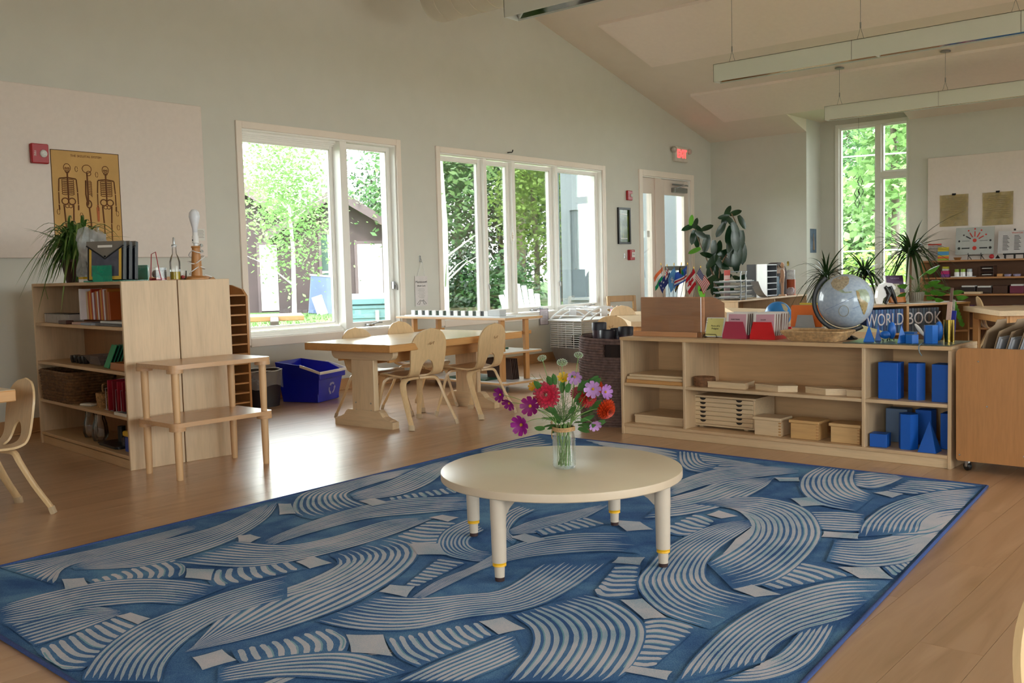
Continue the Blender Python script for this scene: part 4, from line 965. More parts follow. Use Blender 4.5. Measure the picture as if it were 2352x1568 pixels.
# --- red card files
CARD = plain('card_pink', '#c3949f', .6, .05); CARDW = plain('card_white', '#ddd8d2', .5, .03); CARDB = plain('card_edge', '#7d6157', .6, .08)
def cardfile(label, y0, red, ncard, trans, lead):
    t = thing('card_file', label, 'file', bl(.12, y0, BZt), BR)
    M_ = plain('file_'+red, red, .3, .03, coat=.3)
    m = MB(); m.box(-.012, .21, -.075, .075, 0, .004); m.box(-.012, .21, -.076, -.073, 0, .022); m.box(-.012, .21, .073, .076, 0, .022); m.build('tray', M_, t)
    m = MB(); m.M = T((-.012, 0, 0), (0, .05, 0)).to_4x4(); m.prism([(-.076, 0), (.076, 0), (.076, .02), (.058, .098), (-.052, .098), (-.076, .02)], -.003, 0, 0); m.build('front_plate', M_, t)
    m = MB(); m.box(.2, .21, -.07, .07, .004, .06); m.build('rear_stop', M_, t)
    for k in range(ncard):
        x = .005+.024*k; ti = random.uniform(.10, .16)
        c = thing('lesson_card', lead if k == 0 else 'white edged lesson card filed behind others in '+trans, 'card', bl(.12+x, y0, BZt+.0045), BR, group='lesson cards in '+trans, rot=(random.uniform(-.02, .02), ti, BR))
        m = MB(); m.box(0, .0022, -.066, .066, 0, .146-.001*(k % 3)); m.build('sleeve', CARDW, c); m = MB(); m.box(-.0012, 0, -.058, .052, .004, .136); m.build('sheet', CARD if k == 0 else CARDW, c)
        m = MB(); m.box(.0024, .02, -.064, .064, 0, .138); m.build('card_pages', CARDB, c)
        if k == 0: text('FUNCTIONS' if 'crimson' in label else 'SOLIDS', .010, INK, c, (-.002, .008, .105), FACE)
cardfile('crimson card file next to the yellow booklet', 1.213, '#a2304a', 6, 'the crimson file', 'pink faced lesson card heading the crimson file')
cardfile('bright red card file next to the wicker tray', 1.04, '#c4121d', 7, 'the bright red file', 'pink faced lesson card heading the bright red file')
# --- wicker tray
WICK = plain('wicker_straw', '#b18d62', .7, .3, 60); 
def woven(t, prof_in, nx, rows, hx, hy, r, mat, z0=0.0, flare=0.0, name='weave'):
    # basket wall of horizontal wavy strands around a rounded rectangle
    for k in range(rows):
        z = z0+r*1.7*k; fl = 1+flare*k/max(1, rows-1); pts = []
        base = rrect(-hx*fl, hx*fl, -hy*fl, hy*fl, min(hx, hy)*.35, 4); per = []
        P = [Vector((p[0], p[1], 0)) for p in base]
        for i in range(len(P)):
            a, b = P[i], P[(i+1) % len(P)]; n_ = max(1, int((b-a).length/(prof_in)))
            for j in range(n_): per.append(a.lerp(b, j/n_))
        for i, p in enumerate(per):
            q = p.normalized() if p.length else p; s_ = (1 if (i+k) % 2 else -1)*r*.5; pts.append((p.x+q.x*s_, p.y+q.y*s_, z))
        m = MB(); m.tube(pts, r, 5, closed=True); m.build(name, mat, t, 60)
t = thing('wicker_tray', 'shallow flared wicker tray in front of the large globe', 'tray', bl(.145, .735, BZt), BR)
m = MB(); m.box(-.075, .075, -.125, .125, .001, .005); m.build('tray_floor', WICK, t)
woven(t, .012, 0, 6, .08, .13, .0045, WICK, .005, .28)
m = MB(); m.tube([(x, y, .052) for x, y in rrect(-.106, .106, -.171, .171, .03, 4)], .006, 6, closed=True); m.build('rim', WICK, t, 60)
# --- large globe
GC = Vector((5.2, 2.006, .803)); GR_ = .1465
def globe_mat():
    m, nt, bs = _nt('globe_map'); v = _coord(nt); 
    sub = nt.nodes.new('ShaderNodeVectorMath'); nt.links.new(v, sub.inputs[0]); sub.operation = 'ADD'; sub.inputs[1].default_value = (0, 0, 0)
    f = _noise(nt, sub.outputs[0], 60, 3); c = _ramp(nt, f, [(.3, srgb('#93a2b4')), (.7, srgb('#a9b5c1'))]); nt.links.new(c, bs.inputs['Base Color'])
    bs.inputs['Roughness'].default_value = .16; return m
LAND = plain('map_land', '#a0937c', .25, .3, 90); LANDG = plain('map_land_green', '#8f9a84', .25, .2, 70); LANDO = plain('map_land_ochre', '#98835a', .25, .2, 60)
t = thing('desk_globe', 'large pale blue relief globe on a black stand', 'globe', (GC.x, GC.y, BZt), 0)
gz = GC.z-BZt
m = MB(); m.sphere((0, 0, gz), GR_, 48, 28); m.build('globe_ball', globe_mat(), t, 180)
def on_ball(px, py, r=1.004):
    o = Vector((0, 0, CAMZ)); d_ = Vector(ray(px, py)).normalized(); L = o-GC; b = L.dot(d_); c = L.length_squared-(GR_*r)**2; q = b*b-c
    if q < 0: p = o+d_*(-b); return GC+(p-GC).normalized()*GR_*r-Vector((GC.x, GC.y, BZt))
    return o+d_*(-b-math.sqrt(q))-Vector((GC.x, GC.y, BZt))
def patch(poly, mat, parent, r=1.004, name='continent', ob=on_ball):
    # poly in photo pixels, filled and laid on the ball
    bm = bmesh.new(); vs = [bm.verts.new((p[0], p[1], 0)) for p in poly]; bm.faces.new(vs)
    bmesh.ops.triangulate(bm, faces=bm.faces); bmesh.ops.subdivide_edges(bm, edges=bm.edges, cuts=3, use_grid_fill=True)
    for v in bm.verts: v.co = ob(v.co.x, v.co.y, r)
    me = bpy.data.meshes.new(name); bm.to_mesh(me); bm.free(); me.materials.append(mat); me.polygons.foreach_set('use_smooth', [True]*len(me.polygons)); o = bpy.data.objects.new(name, me); COL.objects.link(o); o.parent = parent
    return o
patch([(1908, 650), (1914, 641), (1928, 635), (1946, 634), (1951, 640), (1949, 651), (1943, 657), (1936, 664), (1925, 668), (1918, 664), (1912, 660)], LAND, t)
patch([(1925, 667), (1934, 664), (1941, 670), (1957, 669), (1956, 672), (1942, 673), (1933, 672)], LANDG, t)
patch([(1966, 667), (1975, 664), (1988, 664), (1995, 672), (1999, 686), (1995, 694), (1987, 694), (1976, 688), (1968, 680)], LANDG, t); patch([(1966, 667), (1973, 670), (1976, 684), (1988, 692), (1994, 696), (1991, 710), (1986, 722), (1983, 722), (1982, 696), (1970, 686)], LANDO, t, 1.007)
def ballline(pts, r, mat, closed=False, nm='map_line'):
    m = MB(); m.tube([on_ball(*p, 1.003) for p in pts], r, 4, closed=closed); m.build(nm, mat, t)
BLUEL = plain('map_line_blue', '#4a5f93', .3); GOLDL = plain('map_ring_gold', '#8a8256', .3)
ballline([(1895+7.2*k, 712-2.9*k-.05*k*k) for k in range(10)], .0007, BLUEL); ballline([(1938+11.5*math.cos(a), 714+12.5*math.sin(a)) for a in [k*.2617 for k in range(24)]], .0012, GOLDL, True); ballline([(1958, 709), (1968, 705), (1976, 702)], .0005, BLUEL)
# tilted half meridian and foot
dirv = Vector(ray(1942, 690)).normalized(); rt = Vector((dirv.y, -dirv.x, 0)).normalized(); up_ = Vector((0, 0, 1))
m = MB(); pts = []
for k in range(25):
    a = R(128+k*(302-128)/24); pts.append(Vector((0, 0, gz))+rt*(math.cos(a)*(GR_+.017))+up_*(math.sin(a)*(GR_+.017)))
strap(m, pts, dirv, .014, .024); m.build('meridian_arm', BLACK, t, 40)
m = MB(); m.lathe([(0, .0), (.062, 0), (.064, .006), (.05, .014), (.03, .022), (.02, .032), (.018, .05), (.022, .056), (0, .058)], 28); m.build('stand_base', plain('gloss_black', '#0b0b0e', .15), t, 40)
m = MB(); m.cyl(Vector((0, 0, gz))+rt*(.62*GR_*-.0)+up_*(-(GR_+.008)), Vector((0, 0, .05)), .012, n=12); m.build('stand_neck', BLACK, t)
# --- small globe on the table behind
SG = on(0, 6.9, 1787, 722); t = thing('small_globe', 'small vivid blue globe behind the card files', 'globe', (SG.x, SG.y, .5605)); gz2 = SG.z-.5605; rs = 29/2221.57*math.hypot(SG.x, SG.y)
m = MB(); m.sphere((0, 0, gz2), rs, 32, 20); m.build('globe_ball', plain('globe_blue', '#1f6fb0', .3, .08), t, 180)
def on_s(px, py, r=1.01):
    o = Vector((0, 0, CAMZ)); d_ = Vector(ray(px, py)).normalized(); C0 = Vector((SG.x, SG.y, SG.z)); L = o-C0; b = L.dot(d_); c = L.length_squared-(rs*r)**2; qd = b*b-c
    return o+d_*(-b-math.sqrt(max(0, qd)))-Vector((SG.x, SG.y, .5605))
patch([(1794, 697), (1802, 698), (1810, 708), (1808, 716), (1800, 712), (1797, 704)], plain('globe_tan', '#9a8e72', .4, .1), t, 1.01, ob=on_s); patch([(1802, 716), (1812, 716), (1815, 726), (1809, 738), (1802, 730)], plain('globe_tan2', '#8f8468', .4, .1), t, 1.01, ob=on_s)
m = MB(); m.lathe([(0, 0), (.05, 0), (.05, .012), (.012, .02), (.01, gz2-rs+.004)], 20); m.build('stand_base', BLACK, t, 40)
# --- orange folders in a grey file
fo = on(0, 6.6, 1855, 742); t = thing('file_holder', 'grey desk file holder with orange and grey folders', 'file', (fo.x, fo.y, .5605), 0)
m = MB(); m.box(-.01, .16, -.1, .13, 0, .004); m.prism([(-.06, 0), (.09, 0), (.07, .09), (-.04, .09)], -.012, -.009, 0); m.build('holder_plate', plain('grey_plate', '#85888c', .4), t)
for k, (cn, cc) in enumerate((('orange', '#c45f14'), ('cream', '#c9b184'), ('grey', '#66625c'), ('olive', '#6d6a4f'), ('yellow', '#cbb03a'))):
    m = MB(); m.box(0, .006, -.1, .13, 0, .155+.004*(k == 4)*3); put('folder', cn+' folder standing in the grey file holder', 'folder', m, plain('folder_'+cn, cc, .6, .04), (fo.x+.008+.026*k, fo.y-.004*k, .565), 0, rot=(0, .08, 0), group='folders in the grey file holder')
m = MB(); m.box(0, .012, -.12, .11, 0, .2, .003); put('cream_board', 'plain cream board standing beside the globe stand', 'board', m, CREAM, (on(0, 6.5, 1930, 730).x, on(0, 6.5, 1930, 730).y, .5605), 0)
# --- blue solids on a glass mat
m = MB(); m.box(.03, .36, .022, .55, 0, .004, .001); put('glass_mat', 'smoky glass mat under the small blue solids', 'mat', m, plain('smoky_glass', '#4d5b54', .3, .1), bl(0, 0, BZt), BR)
SB = plain('solid_blue', '#1461b8', .38, .03); BZ2 = BZt+.0045; gs = 'small blue geometric solids'
def pyr(n, r, h, a0=PI/4):
    m = MB(); vs = [(r*math.cos(a0+2*PI*k/n), r*math.sin(a0+2*PI*k/n), 0) for k in range(n)]+[(0, 0, h)]; m.add(vs, [tuple(range(n-1, -1, -1))]+[(k, (k+1) % n, n) for k in range(n)]); return m
def pri(n, r, h, a0=0.0):
    m = MB(); m.prism([(r*math.cos(a0+2*PI*k/n), r*math.sin(a0+2*PI*k/n)) for k in range(n)], 0, h, 2); return m
def wl(px, py, x): p = on(0, x, px, py); return (x, p.y)
def sol(nm, lab, m, px, x, dz=0, sm=None, rz=.3): y = wl(px, 780, x)[1]; return put(nm, lab, 'solid', m, SB, (x, y, BZ2+dz), rz, sm, gs)
sol('square_pyramid', 'small blue square pyramid nearest the globe stand', pyr(4, .038, .085), 1996, 5.03)
sol('slim_pyramid', 'slim blue pyramid standing behind the square pyramid', pyr(4, .022, .085), 2017, 5.10)
m = MB(); m.sphere((0, 0, .021), .021, 20, 12, (1, 1.25, 1)); sol('blue_ovoid', 'small blue egg shape lying by the ellipsoid', m, 2033, 5.07, .012, 180)
m = MB(); m.sphere((0, 0, .045), .045, 20, 14, (.48, .48, 1)); sol('blue_ellipsoid', 'tall blue ellipsoid upright on the glass mat', m, 2048, 5.12, .008, 180)
for x_, px in ((5.07, 2033), (5.12, 2048)): m = MB(); m.lathe([(.013, 0), (.016, .012), (.014, .012), (.011, 0)], 14); put('clear_ring', 'clear plastic ring under a blue rounded solid', 'ring', m, CLEAR, (x_, wl(px, 780, x_)[1], BZ2), 0, 60, 'clear rings')
sol('triangular_pyramid', 'blue triangular pyramid beside the low hexagonal prism', pyr(3, .034, .088, .5), 2070, 5.0)
sol('flat_prism', 'flat blue prism behind the hexagonal prism', pri(4, .04, .05, .5), 2090, 5.09)
sol('hexagonal_prism', 'low blue hexagonal prism next to the triangular pyramid', pri(6, .034, .043), 2095, 4.99)
sol('octagonal_prism', 'tall blue prism next to the brass cup', pri(6, .034, .09, .2), 2138, 5.02)
m = MB(); m.sphere((0, 0, .05), .05, 20, 14, (.42, .42, 1)); sol('blue_spindle', 'blue spindle solid behind the tall prism', m, 2156, 5.12, .004, 180)
m = MB(); m.sphere((0, 0, 0), .04, 10, 6, (.14, .25, 1)); o = put('pale_feather', 'pale chalky blade leaning on the low blue prisms', 'stone', m, PAPER, (5.1, wl(2112, 760, 5.1)[1], BZ2+.06), 0, 180, rot=(-.65, 0, 0))
# brass cup with rulers
BRASS = plain('brass', '#a88f45', .2, .08, metal=1); cy = 1.457
m = MB(); m.lathe([(0, 0), (.026, 0), (.026, .115), (.024, .115), (.024, .003)], 24); put('brass_cup', 'brass cup holding rulers at the bookcase end', 'cup', m, BRASS, (5.15, cy, BZt), 0, 40)
def stick(nm, lab, dx, dy, w_, L, mat, tl, z=.03): m = MB(); m.box(-.0015, .0015, -w_/2, w_/2, 0, L, .0008); return put(nm, lab, 'ruler', m, mat, (5.15+dx, cy+dy, BZt+.006), 0, rot=(tl, .02, 0))
stick('wooden_ruler', 'brown wooden ruler tall in the brass cup', .006, .006, .014, .27, plain('ruler_brown', '#6b4f42', .5), .06); o = stick('printed_ruler', 'pinkish printed ruler in the brass cup', -.012, .008, .024, .2, plain('ruler_pink', '#c3a08f', .45), .07)
for k in range(12): m = MB(); m.box(-.0022, -.0015, -.009, -.009+.004+.003*(k % 2), .09+.008*k, .0906+.008*k); m.build('tick', INK, o)
stick('clear_ruler', 'clear plastic ruler behind the printed one', .013, -.004, .024, .21, film('clear_ruler_plastic', (.6, .55, .5), .4), .04); stick('blue_ruler', 'dark blue ruler low in the brass cup', .005, -.008, .034, .155, plain('ruler_blue', '#1a2285', .35), .05)
m = MB(); m.tube([(0, 0, .006), (-.1, -.02, .006), (-.155, -.03, .004), (-.160, -.03, -.01), (-.158, -.033, -.03), (-.162, -.045, -.045)], .003, 6); put('grey_cord', 'short grey cord hanging over the bookcase edge', 'cord', m, plain('cord_grey', '#6c7a80', .5), (5.02, wl(2134, 790, 5.02)[1]+.03, BZt), 0, 60)
# --- inside the bookcase
MP = MAPLE_Y
m = MB(); m.box(0, .32, 0, .395, 0, .022, .002); put('plywood_board', 'thin wood board at the bottom of the stacked pair', 'board', m, BEECH_Y, bl(.012, 1.502, .3155), BR)
m = MB(); m.box(0, .31, 0, .39, 0, .016, .002); put('plywood_board', 'pale wood board in the middle of the stack', 'board', m, MP, bl(.02, 1.508, .338), BR); m = MB(); m.box(0, .30, 0, .375, 0, .014, .002); put('plywood_board', 'pale wood board topping the stack in the bookcase', 'board', m, MP, bl(.03, 1.512, .3545), BR)
def flatbox(nm, lab, poly, h, loc, rz, mat=MP, cat='box'):
    t = thing(nm, lab, cat, loc, rz); m = MB(); m.prism(poly, 0, h*.78, 2); m.build('body', mat, t); q = [(x*1.015, y*1.015) for x, y in poly]; m = MB(); m.prism(q, h*.8, h, 2); m.build('lid', mat, t); return t
t = flatbox('wooden_case', 'flat wooden case alone in the bottom bay corner', [(-.14, -.17), (.14, -.17), (.14, .17), (-.14, .17)], .05, bl(.20, 1.70, .067), BR)
t = thing('straw_coil', 'round brown woven straw basket on the middle shelf', 'basket', bl(.10, 1.405, .3155), BR); STR = plain('brown_straw', '#7d5638', .8, .3, 60)
for k in range(6):
    m = MB(); m.tube([(.052*math.cos(a)*(1+.03*math.sin(8*a+k)), .06*math.sin(a), .006+.0085*k) for a in [i*2*PI/40 for i in range(40)]], .006, 5, closed=True); m.build('coil', STR, t, 60)
m = MB(); m.lathe([(0, .003), (.05, .003)], 20); m.build('basket_floor', STR, t)
gt = 'flat triangle boxes on the middle shelf'
for lab, y, poly in (('flat right triangle wooden box next to the straw basket', 1.24, [(-.05, -.12), (-.05, .115), (.10, -.10)]), ('flat kite shaped wooden box between two triangle boxes', .945, [(-.06, -.03), (-.02, .125), (.09, -.05), (-.01, -.12)]), ('flat triangle wooden box on the middle shelf, third from the basket', .665, [(-.06, -.02), (-.01, .115), (.10, -.02), (-.01, -.12)]), ('flat wooden box against the blue bay divider', .49, [(-.04, -.05), (-.04, .05), (.09, .05), (.09, -.05)])):
    t = flatbox('triangle_box', lab, poly, .034, bl(.10, y, .3155), BR); t['group'] = gt
# drawer cabinet
t = thing('drawer_cabinet', 'small wooden cabinet with six notched map drawers', 'cabinet', bl(.115, 1.09, .067), BR); cw, ch_, cd = .43, .19, .235
m = MB(); m.box(0, cd, 0, .012, .01, ch_); m.box(0, cd, cw-.012, cw, .01, ch_); m.box(0, cd, .012, cw-.012, .01, .02); m.box(cd-.008, cd, .012, cw-.012, .02, ch_-.012); m.build('carcass', MP, t); m = MB(); m.box(-.004, cd, -.003, cw+.003, ch_-.012, ch_, .002); m.build('top', MP, t)
for y in (.07, .36): m = MB(); m.box(.02, .05, y-.012, y+.012, 0, .01); m.build('foot', MP, t)
DKH = plain('notch_shade', '#1c1510', .8)  # dark plates painted for the shade inside the drawer cutouts
for k in range(6):
    z = .022+.0258*k; m = MB(); m.box(-.002, .2, .014, cw-.014, z, z+.0242, .002); d_ = m.build('drawer', MP, t)
    for y in (.1, .335):
        m = MB(); m.prism([(y+.019*math.cos(R(a)), z+.0238+.012*math.sin(R(a))) for a in range(180, 361, 20)], -.0032, .0, 0); m.build('finger_notch', DKH, d_)
gb = 'lidded finger joint boxes'
for lab, y, mt in (('pale lidded wooden box beside the drawer cabinet', .985, MAPLE_Y), ('honey coloured lidded wooden box between two lidded boxes', .77, wood('honey_box', '#cda36c', 1)), ('lidded wooden box with dovetailed corner next to the bay divider', .545, wood('honey_box2', '#d2ac78', 1))):
    t = thing('lidded_box', lab, 'box', bl(.11, y, .067), BR, gb); m = MB(); m.box(-.06, .065, -.078, .078, 0, .085, .002); m.build('body', mt, t); m = MB(); m.box(-.068, .072, -.086, .086, .086, .102, .002); m.build('lid', mt, t)
    m = MB()
    for k in range(5): m.box(-.0606, -.053, -.0786, -.066, .006+.016*k, .014+.016*k)
    m.build('finger_joint', wood('joint_end', '#b98a58', 1), t)
# blue volumes in the end bay
VB = plain('volume_blue', '#1257b4', .42, .03); VBG = plain('volume_slate', '#5d708c', .5, .05); gv = 'tall blue volumes in the end bay'
def vol(nm, lab, m, y, x, z, rz=0, mat=VB): return put(nm, lab, 'solid', m, mat, bl(x, y, z), BR+rz, None, gv)
def bxm(a, b, h): m = MB(); m.box(-a/2, a/2, -b/2, b/2, 0, h, .0015); return m
vol('square_column', 'tall blue square column next to the divider, upper shelf', bxm(.09, .098, .185), .325, .10, .3155, .0)
vol('hexagonal_column', 'tall blue hexagonal column in the middle of the upper shelf', pri(6, .045, .185, .3), .20, .11, .3155); vol('triangular_column', 'tall blue column against the bookcase end, upper shelf', bxm(.1, .08, .185), .072, .11, .3155)
vol('slate_column', 'grey blue column at the back of the lower shelf', bxm(.08, .11, .175), .345, .27, .067, mat=VBG); vol('blue_cube', 'small blue lidded cube at the front of the lower shelf', bxm(.08, .085, .068), .37, .075, .067, .1)
vol('square_column', 'tall blue column behind the pyramid, lower shelf front', pri(6, .048, .178, .5), .232, .085, .067); vol('square_column', 'blue column at the back between two others on the lower shelf', bxm(.08, .08, .18), .205, .26, .067); vol('tall_pyramid', 'tall sharp blue pyramid on the lower shelf', pyr(4, .062, .155, .78), .12, .06, .067); vol('square_column', 'blue column tucked against the bookcase end, lower shelf', bxm(.09, .07, .18), .065, .20, .067)
# --- folders on the cart
KRAFT = plain('kraft_folder', '#8a735a', .7, .06); SLV = plain('plastic_sleeve', '#aeb3bb', .25, .1)
for k in range(9):
    y = -.06-.048*k; t = thing('hanging_folder', 'brown kraft folder leaning in the row on the cart', 'folder', Matrix.LocRotScale(Vector((4.865, 1.345, 0)), Euler((0, 0, BR)), None) @ Vector((.06, y, .42)), BR, 'kraft folders on the cart', rot=(R(14+k*1.2), 0, BR+R(-8)))
    tab = .08+.09*(k % 3); m = MB(); m.prism([(0, 0), (.31, 0), (.31, .285), (tab+.12, .285), (tab+.11, .31), (tab, .31), (tab-.01, .285), (0, .26)], -.001, .001, 1); m.build('folder_back', KRAFT, t)
    if k in (1, 2, 3, 5, 6, 7):
        for j in range(2): m = MB(); m.box(.006+.004*j, .3, -.012-.009*j, -.005-.009*j, .0, .235-.008*j); m.build('plastic_sleeve', SLV, t)
t = thing('open_folder', 'open brown kraft folder lying against the folder row', 'folder', Matrix.LocRotScale(Vector((4.865, 1.345, 0)), Euler((0, 0, BR)), None) @ Vector((.06, -.54, .42)), BR, rot=(R(55), 0, BR)); m = MB(); m.box(0, .3, -.001, .001, 0, .3); m.build('folder_back', KRAFT, t)
# ================================================================ the window-wall side
# ---- on the wall
def wall_box(x0, x1, z0, z1, d0, d1): m = MB(); m.box(x0, x1, WY-d1, WY-d0, z0, z1, .003); return m
def alarm(label, x, z, s_=1.0, base=.03):
    t = thing('alarm_strobe', label, 'alarm', (x, WY-base-.001, z)); w_, h_ = .058*s_, .066*s_
    m = MB(); m.box(-w_, w_, -.035, 0, -h_, h_, .006); m.build('housing', REDP, t)
    m = MB(); m.sphere((w_*.35, -.037, 0), .026*s_, 12, 8, (1, .5, 1)); m.build('strobe_lens', plain('strobe_lens', '#cfd0cc', .15, .2, 200), t, 60)
    text('FIRE', .02*s_, plain('alarm_white', '#e0d8d4', .6), t, (-w_*.62, -.0355, 0), (PI/2, PI/2, 0))
alarm('red fire alarm strobe on the tack board by the poster', 3.01, 1.885); alarm('red fire alarm strobe above the framed picture', 10.28, 1.93, .9, 0)
t = thing('pull_station', 'red fire alarm pull station below the framed picture', 'alarm', (10.29, WY-.001, 1.19)); m = MB(); m.box(-.05, .05, -.05, 0, -.065, .065, .005); m.build('housing', REDP, t); m = MB(); m.box(-.035, .04, -.062, -.05, -.03, .035, .003); m.build('pull_handle', plain('alarm_label', '#d9d2cf', .5), t); text('PULL', .022, INK, t, (.002, -.0625, .005), (PI/2, 0, 0)); text('FIRE', .018, plain('alarm_white2', '#e0d8d4', .6), t, (.0, -.0505, .05), (PI/2, 0, 0))
def wall_hook(label, x, z, mat=CHROME):
    t = thing('wall_hook', label, 'hook', (x, WY-.001, z)); m = MB(); m.box(-.008, .008, -.004, 0, -.03, .03, .001); m.build('hook_plate', mat, t); m = MB(); m.tube([(0, -.004, .005), (0, -.022, -.012), (0, -.026, -.022), (0, -.022, -.03), (0, -.014, -.026)], .003, 6); m.build('hook_arm', mat, t, 60)
wall_hook('metal hook beside the red pull station', 10.17, 1.18); wall_hook('metal hook above the paper schedule', 6.61, 1.16)
# skeleton poster
t = thing('skeleton_poster', 'tan poster of three skeletons on the tack board', 'poster', (3.335, WY-.032, 1.60)); PW_, PH_ = .245, .325
OCH_ = plain('poster_tan', '#c09a5e', .8, .06, 8); SEP = plain('sepia_ink', '#6e4526', .8, .1); SEPR = plain('sepia_red', '#b0643c', .8)
m = MB(); m.box(-PW_, PW_, 0, .002, -PH_-.02, PH_); m.build('poster_sheet', OCH_, t); m = MB()
for a, b, c, d in ((-PW_, -PW_+.004, -PH_-.02, PH_), (PW_-.004, PW_, -PH_-.02, PH_), (-PW_, PW_, PH_-.004, PH_)): m.box(a, b, -.0012, 0, c, d)
m.build('poster_border', plain('poster_edge', '#3d2417', .8), t)
text('THE SKELETAL SYSTEM', .022, SEP, t, (.005, -.0012, PH_-.035), (PI/2, 0, 0))
def ln(pts, r=.0022, mat=None, parent=None): m = MB(); m.tube([(x, -.001, z) for x, z in pts], r, 4, flat=.3); return m
def skeleton(cx, kind):
    m = MB(); L = lambda pts, r=.002: m.tube([(cx+x, -.0012, z) for x, z in pts], r*1.55, 4)
    el = lambda x, z, a, b, n=14, r=.0016: L([(x+a*math.cos(2*PI*k/n), z+b*math.sin(2*PI*k/n)) for k in range(n+1)], r)
    z0 = .205
    if kind == 'side': el(0, z0, .033, .028); el(.012, z0-.03, .016, .016)
    else:
        el(0, z0, .024, .028); el(-.009, z0-.004, .006, .006, 8); el(.009, z0-.004, .006, .006, 8); el(0, z0-.026, .014, .01, 10)
    L([(0, z0-.03), (0, -.04)], .0038)
    if kind != 'side':
        L([(-.058, .13), (0, .138), (.058, .13)], .003)
        for k in range(8): el(-.022, .118-.013*k, .021, .008, 10); el(.022, .118-.013*k, .021, .008, 10)
        for s_ in (-1, 1):
            L([(s_*.06, .128), (s_*.066, .04)], .003); L([(s_*.066, .035), (s_*.067, -.045)], .0028); L([(s_*.068, -.05), (s_*.066, -.085)], .0035)
            el(s_*.024, -.025, .024, .022, 12, .0026); el(s_*.012, -.058, .013, .012, 10); L([(s_*.034, -.05), (s_*.028, -.17)], .0036); L([(s_*.027, -.175), (s_*.026, -.29)], .003); L([(s_*.026, -.29), (s_*.034, -.31)], .003)
    else:
        for k in range(9): L([(0, .12-.011*k), (.022, .122-.012*k), (.03, .108-.012*k)], .0016)
        L([(-.012, .125), (-.016, .03), (-.004, -.05)], .0035); el(.004, -.04, .018, .026, 12, .003); L([(.004, -.06), (.012, -.17), (.01, -.3)], .0038)
    m.build('skeleton_print', SEP, t)
skeleton(-.135, 'front'); skeleton(.005, 'side'); skeleton(.14, 'back')
m = MB(); m.tube([(.072, -.0012, -.06), (.072, -.0012, -.16)], [.012, .008], 8, flat=.3); m.sphere((.072, -.0012, -.05), .008, 8, 6, (1, .3, 1)); m.build('muscle_print', SEPR, t)
for x, z in ((-.07, .2), (.075, .17), (.215, -.1), (.215, -.2), (-.05, -.12), (-.21, -.1)): m = MB(); m.tube([(x+.01*math.cos(k), -.0012, z+.02*math.sin(k)) for k in range(7)], .0018, 4); m.build('detail_print', SEP, t)
t = thing('text_notice', 'small typed notice pinned at the tack board corner', 'notice', (4.22, WY-.032, 1.36)); m = MB(); m.box(-.035, .035, 0, .001, -.045, .045); m.build('sheet', PAPER, t)
for k in range(6): m = MB(); m.box(-.026, .02+.005*(k % 2), -.0006, 0, .03-.011*k, .032-.011*k); m.build('text_line', INK, t)
t = thing('switch_plate', 'two small round switches on the tack board edge', 'switch', (4.215, WY-.032, 1.245)); 
for z in (.03, -.015): m = MB(); m.lathe([(0, -.012), (.012, -.012), (.013, 0)], 12, (0, 0, 0)); m.M = None; o = m.build('round_button', GREYM, t, 40, (0, 0, z), (-PI/2, 0, 0))
m = MB(); m.box(-.035, .035, -.006, 0, -.057, .057, .003); o = put('wall_outlet', 'pale grey outlet plate on the wall by the chair', 'outlet', m, plain('outlet_grey', '#aeb0ae', .5), (2.63, WY-.001, .39))
# paper schedule and sill notice
t = thing('paper_schedule', 'white illustrated schedule hung from a hook between the windows', 'sign', (6.61, WY-.006, .85)); m = MB(); m.box(-.085, .085, -.002, 0, -.145, .145); m.build('sheet', plain('schedule_paper', '#cfcac8', .7), t)
m = MB(); m.tube([(-.05, -.003, .145), (-.005, -.02, .28), (.005, -.02, .28), (.05, -.003, .145)], .0022, 5); m.build('cord', WHITEP, t)
text('Montessori', .034, INK, t, (0, -.003, .088), (PI/2, 0, 0)); text('Work Cycle', .022, INK, t, (0, -.003, .05), (PI/2, 0, 0))
for k in range(7): m = MB(); m.box(-.035-.01*(k % 2), .035+.01*(k % 2), -.003, -.002, .02-.014*k, .0225-.014*k); m.build('text_line', GREYM, t)
m = MB(); 
for s_ in (-1, 1): m.tube([(s_*.02, -.003, -.085), (s_*.065, -.003, -.125), (s_*.03, -.003, -.128), (s_*.02, -.003, -.1)], .002, 4)
m.tube([(-.02, -.003, -.095), (.02, -.003, -.095)], .002, 4); m.build('drawing', INK, t)
t = thing('sill_notice', 'small framed notice under the wide window sill', 'notice', (8.50, WY-.02, .505)); m = MB(); m.box(-.075, .075, -.002, 0, -.09, .09); m.build('sheet', plain('notice_lilac', '#c6bdc6', .7), t); m = MB()
for a, b, c, d in ((-.075, .075, .085, .09), (-.075, .075, -.09, -.085), (-.075, -.07, -.09, .09), (.07, .075, -.09, .09)): m.box(a, b, -.004, -.002, c, d)
m.build('notice_border', plain('notice_grey', '#5e555c', .6), t)
for k in range(7): m = MB(); m.box(-.05, .04+.01*(k % 2), -.003, -.002, .05-.018*k, .054-.018*k); m.build('text_line', GREYM, t)
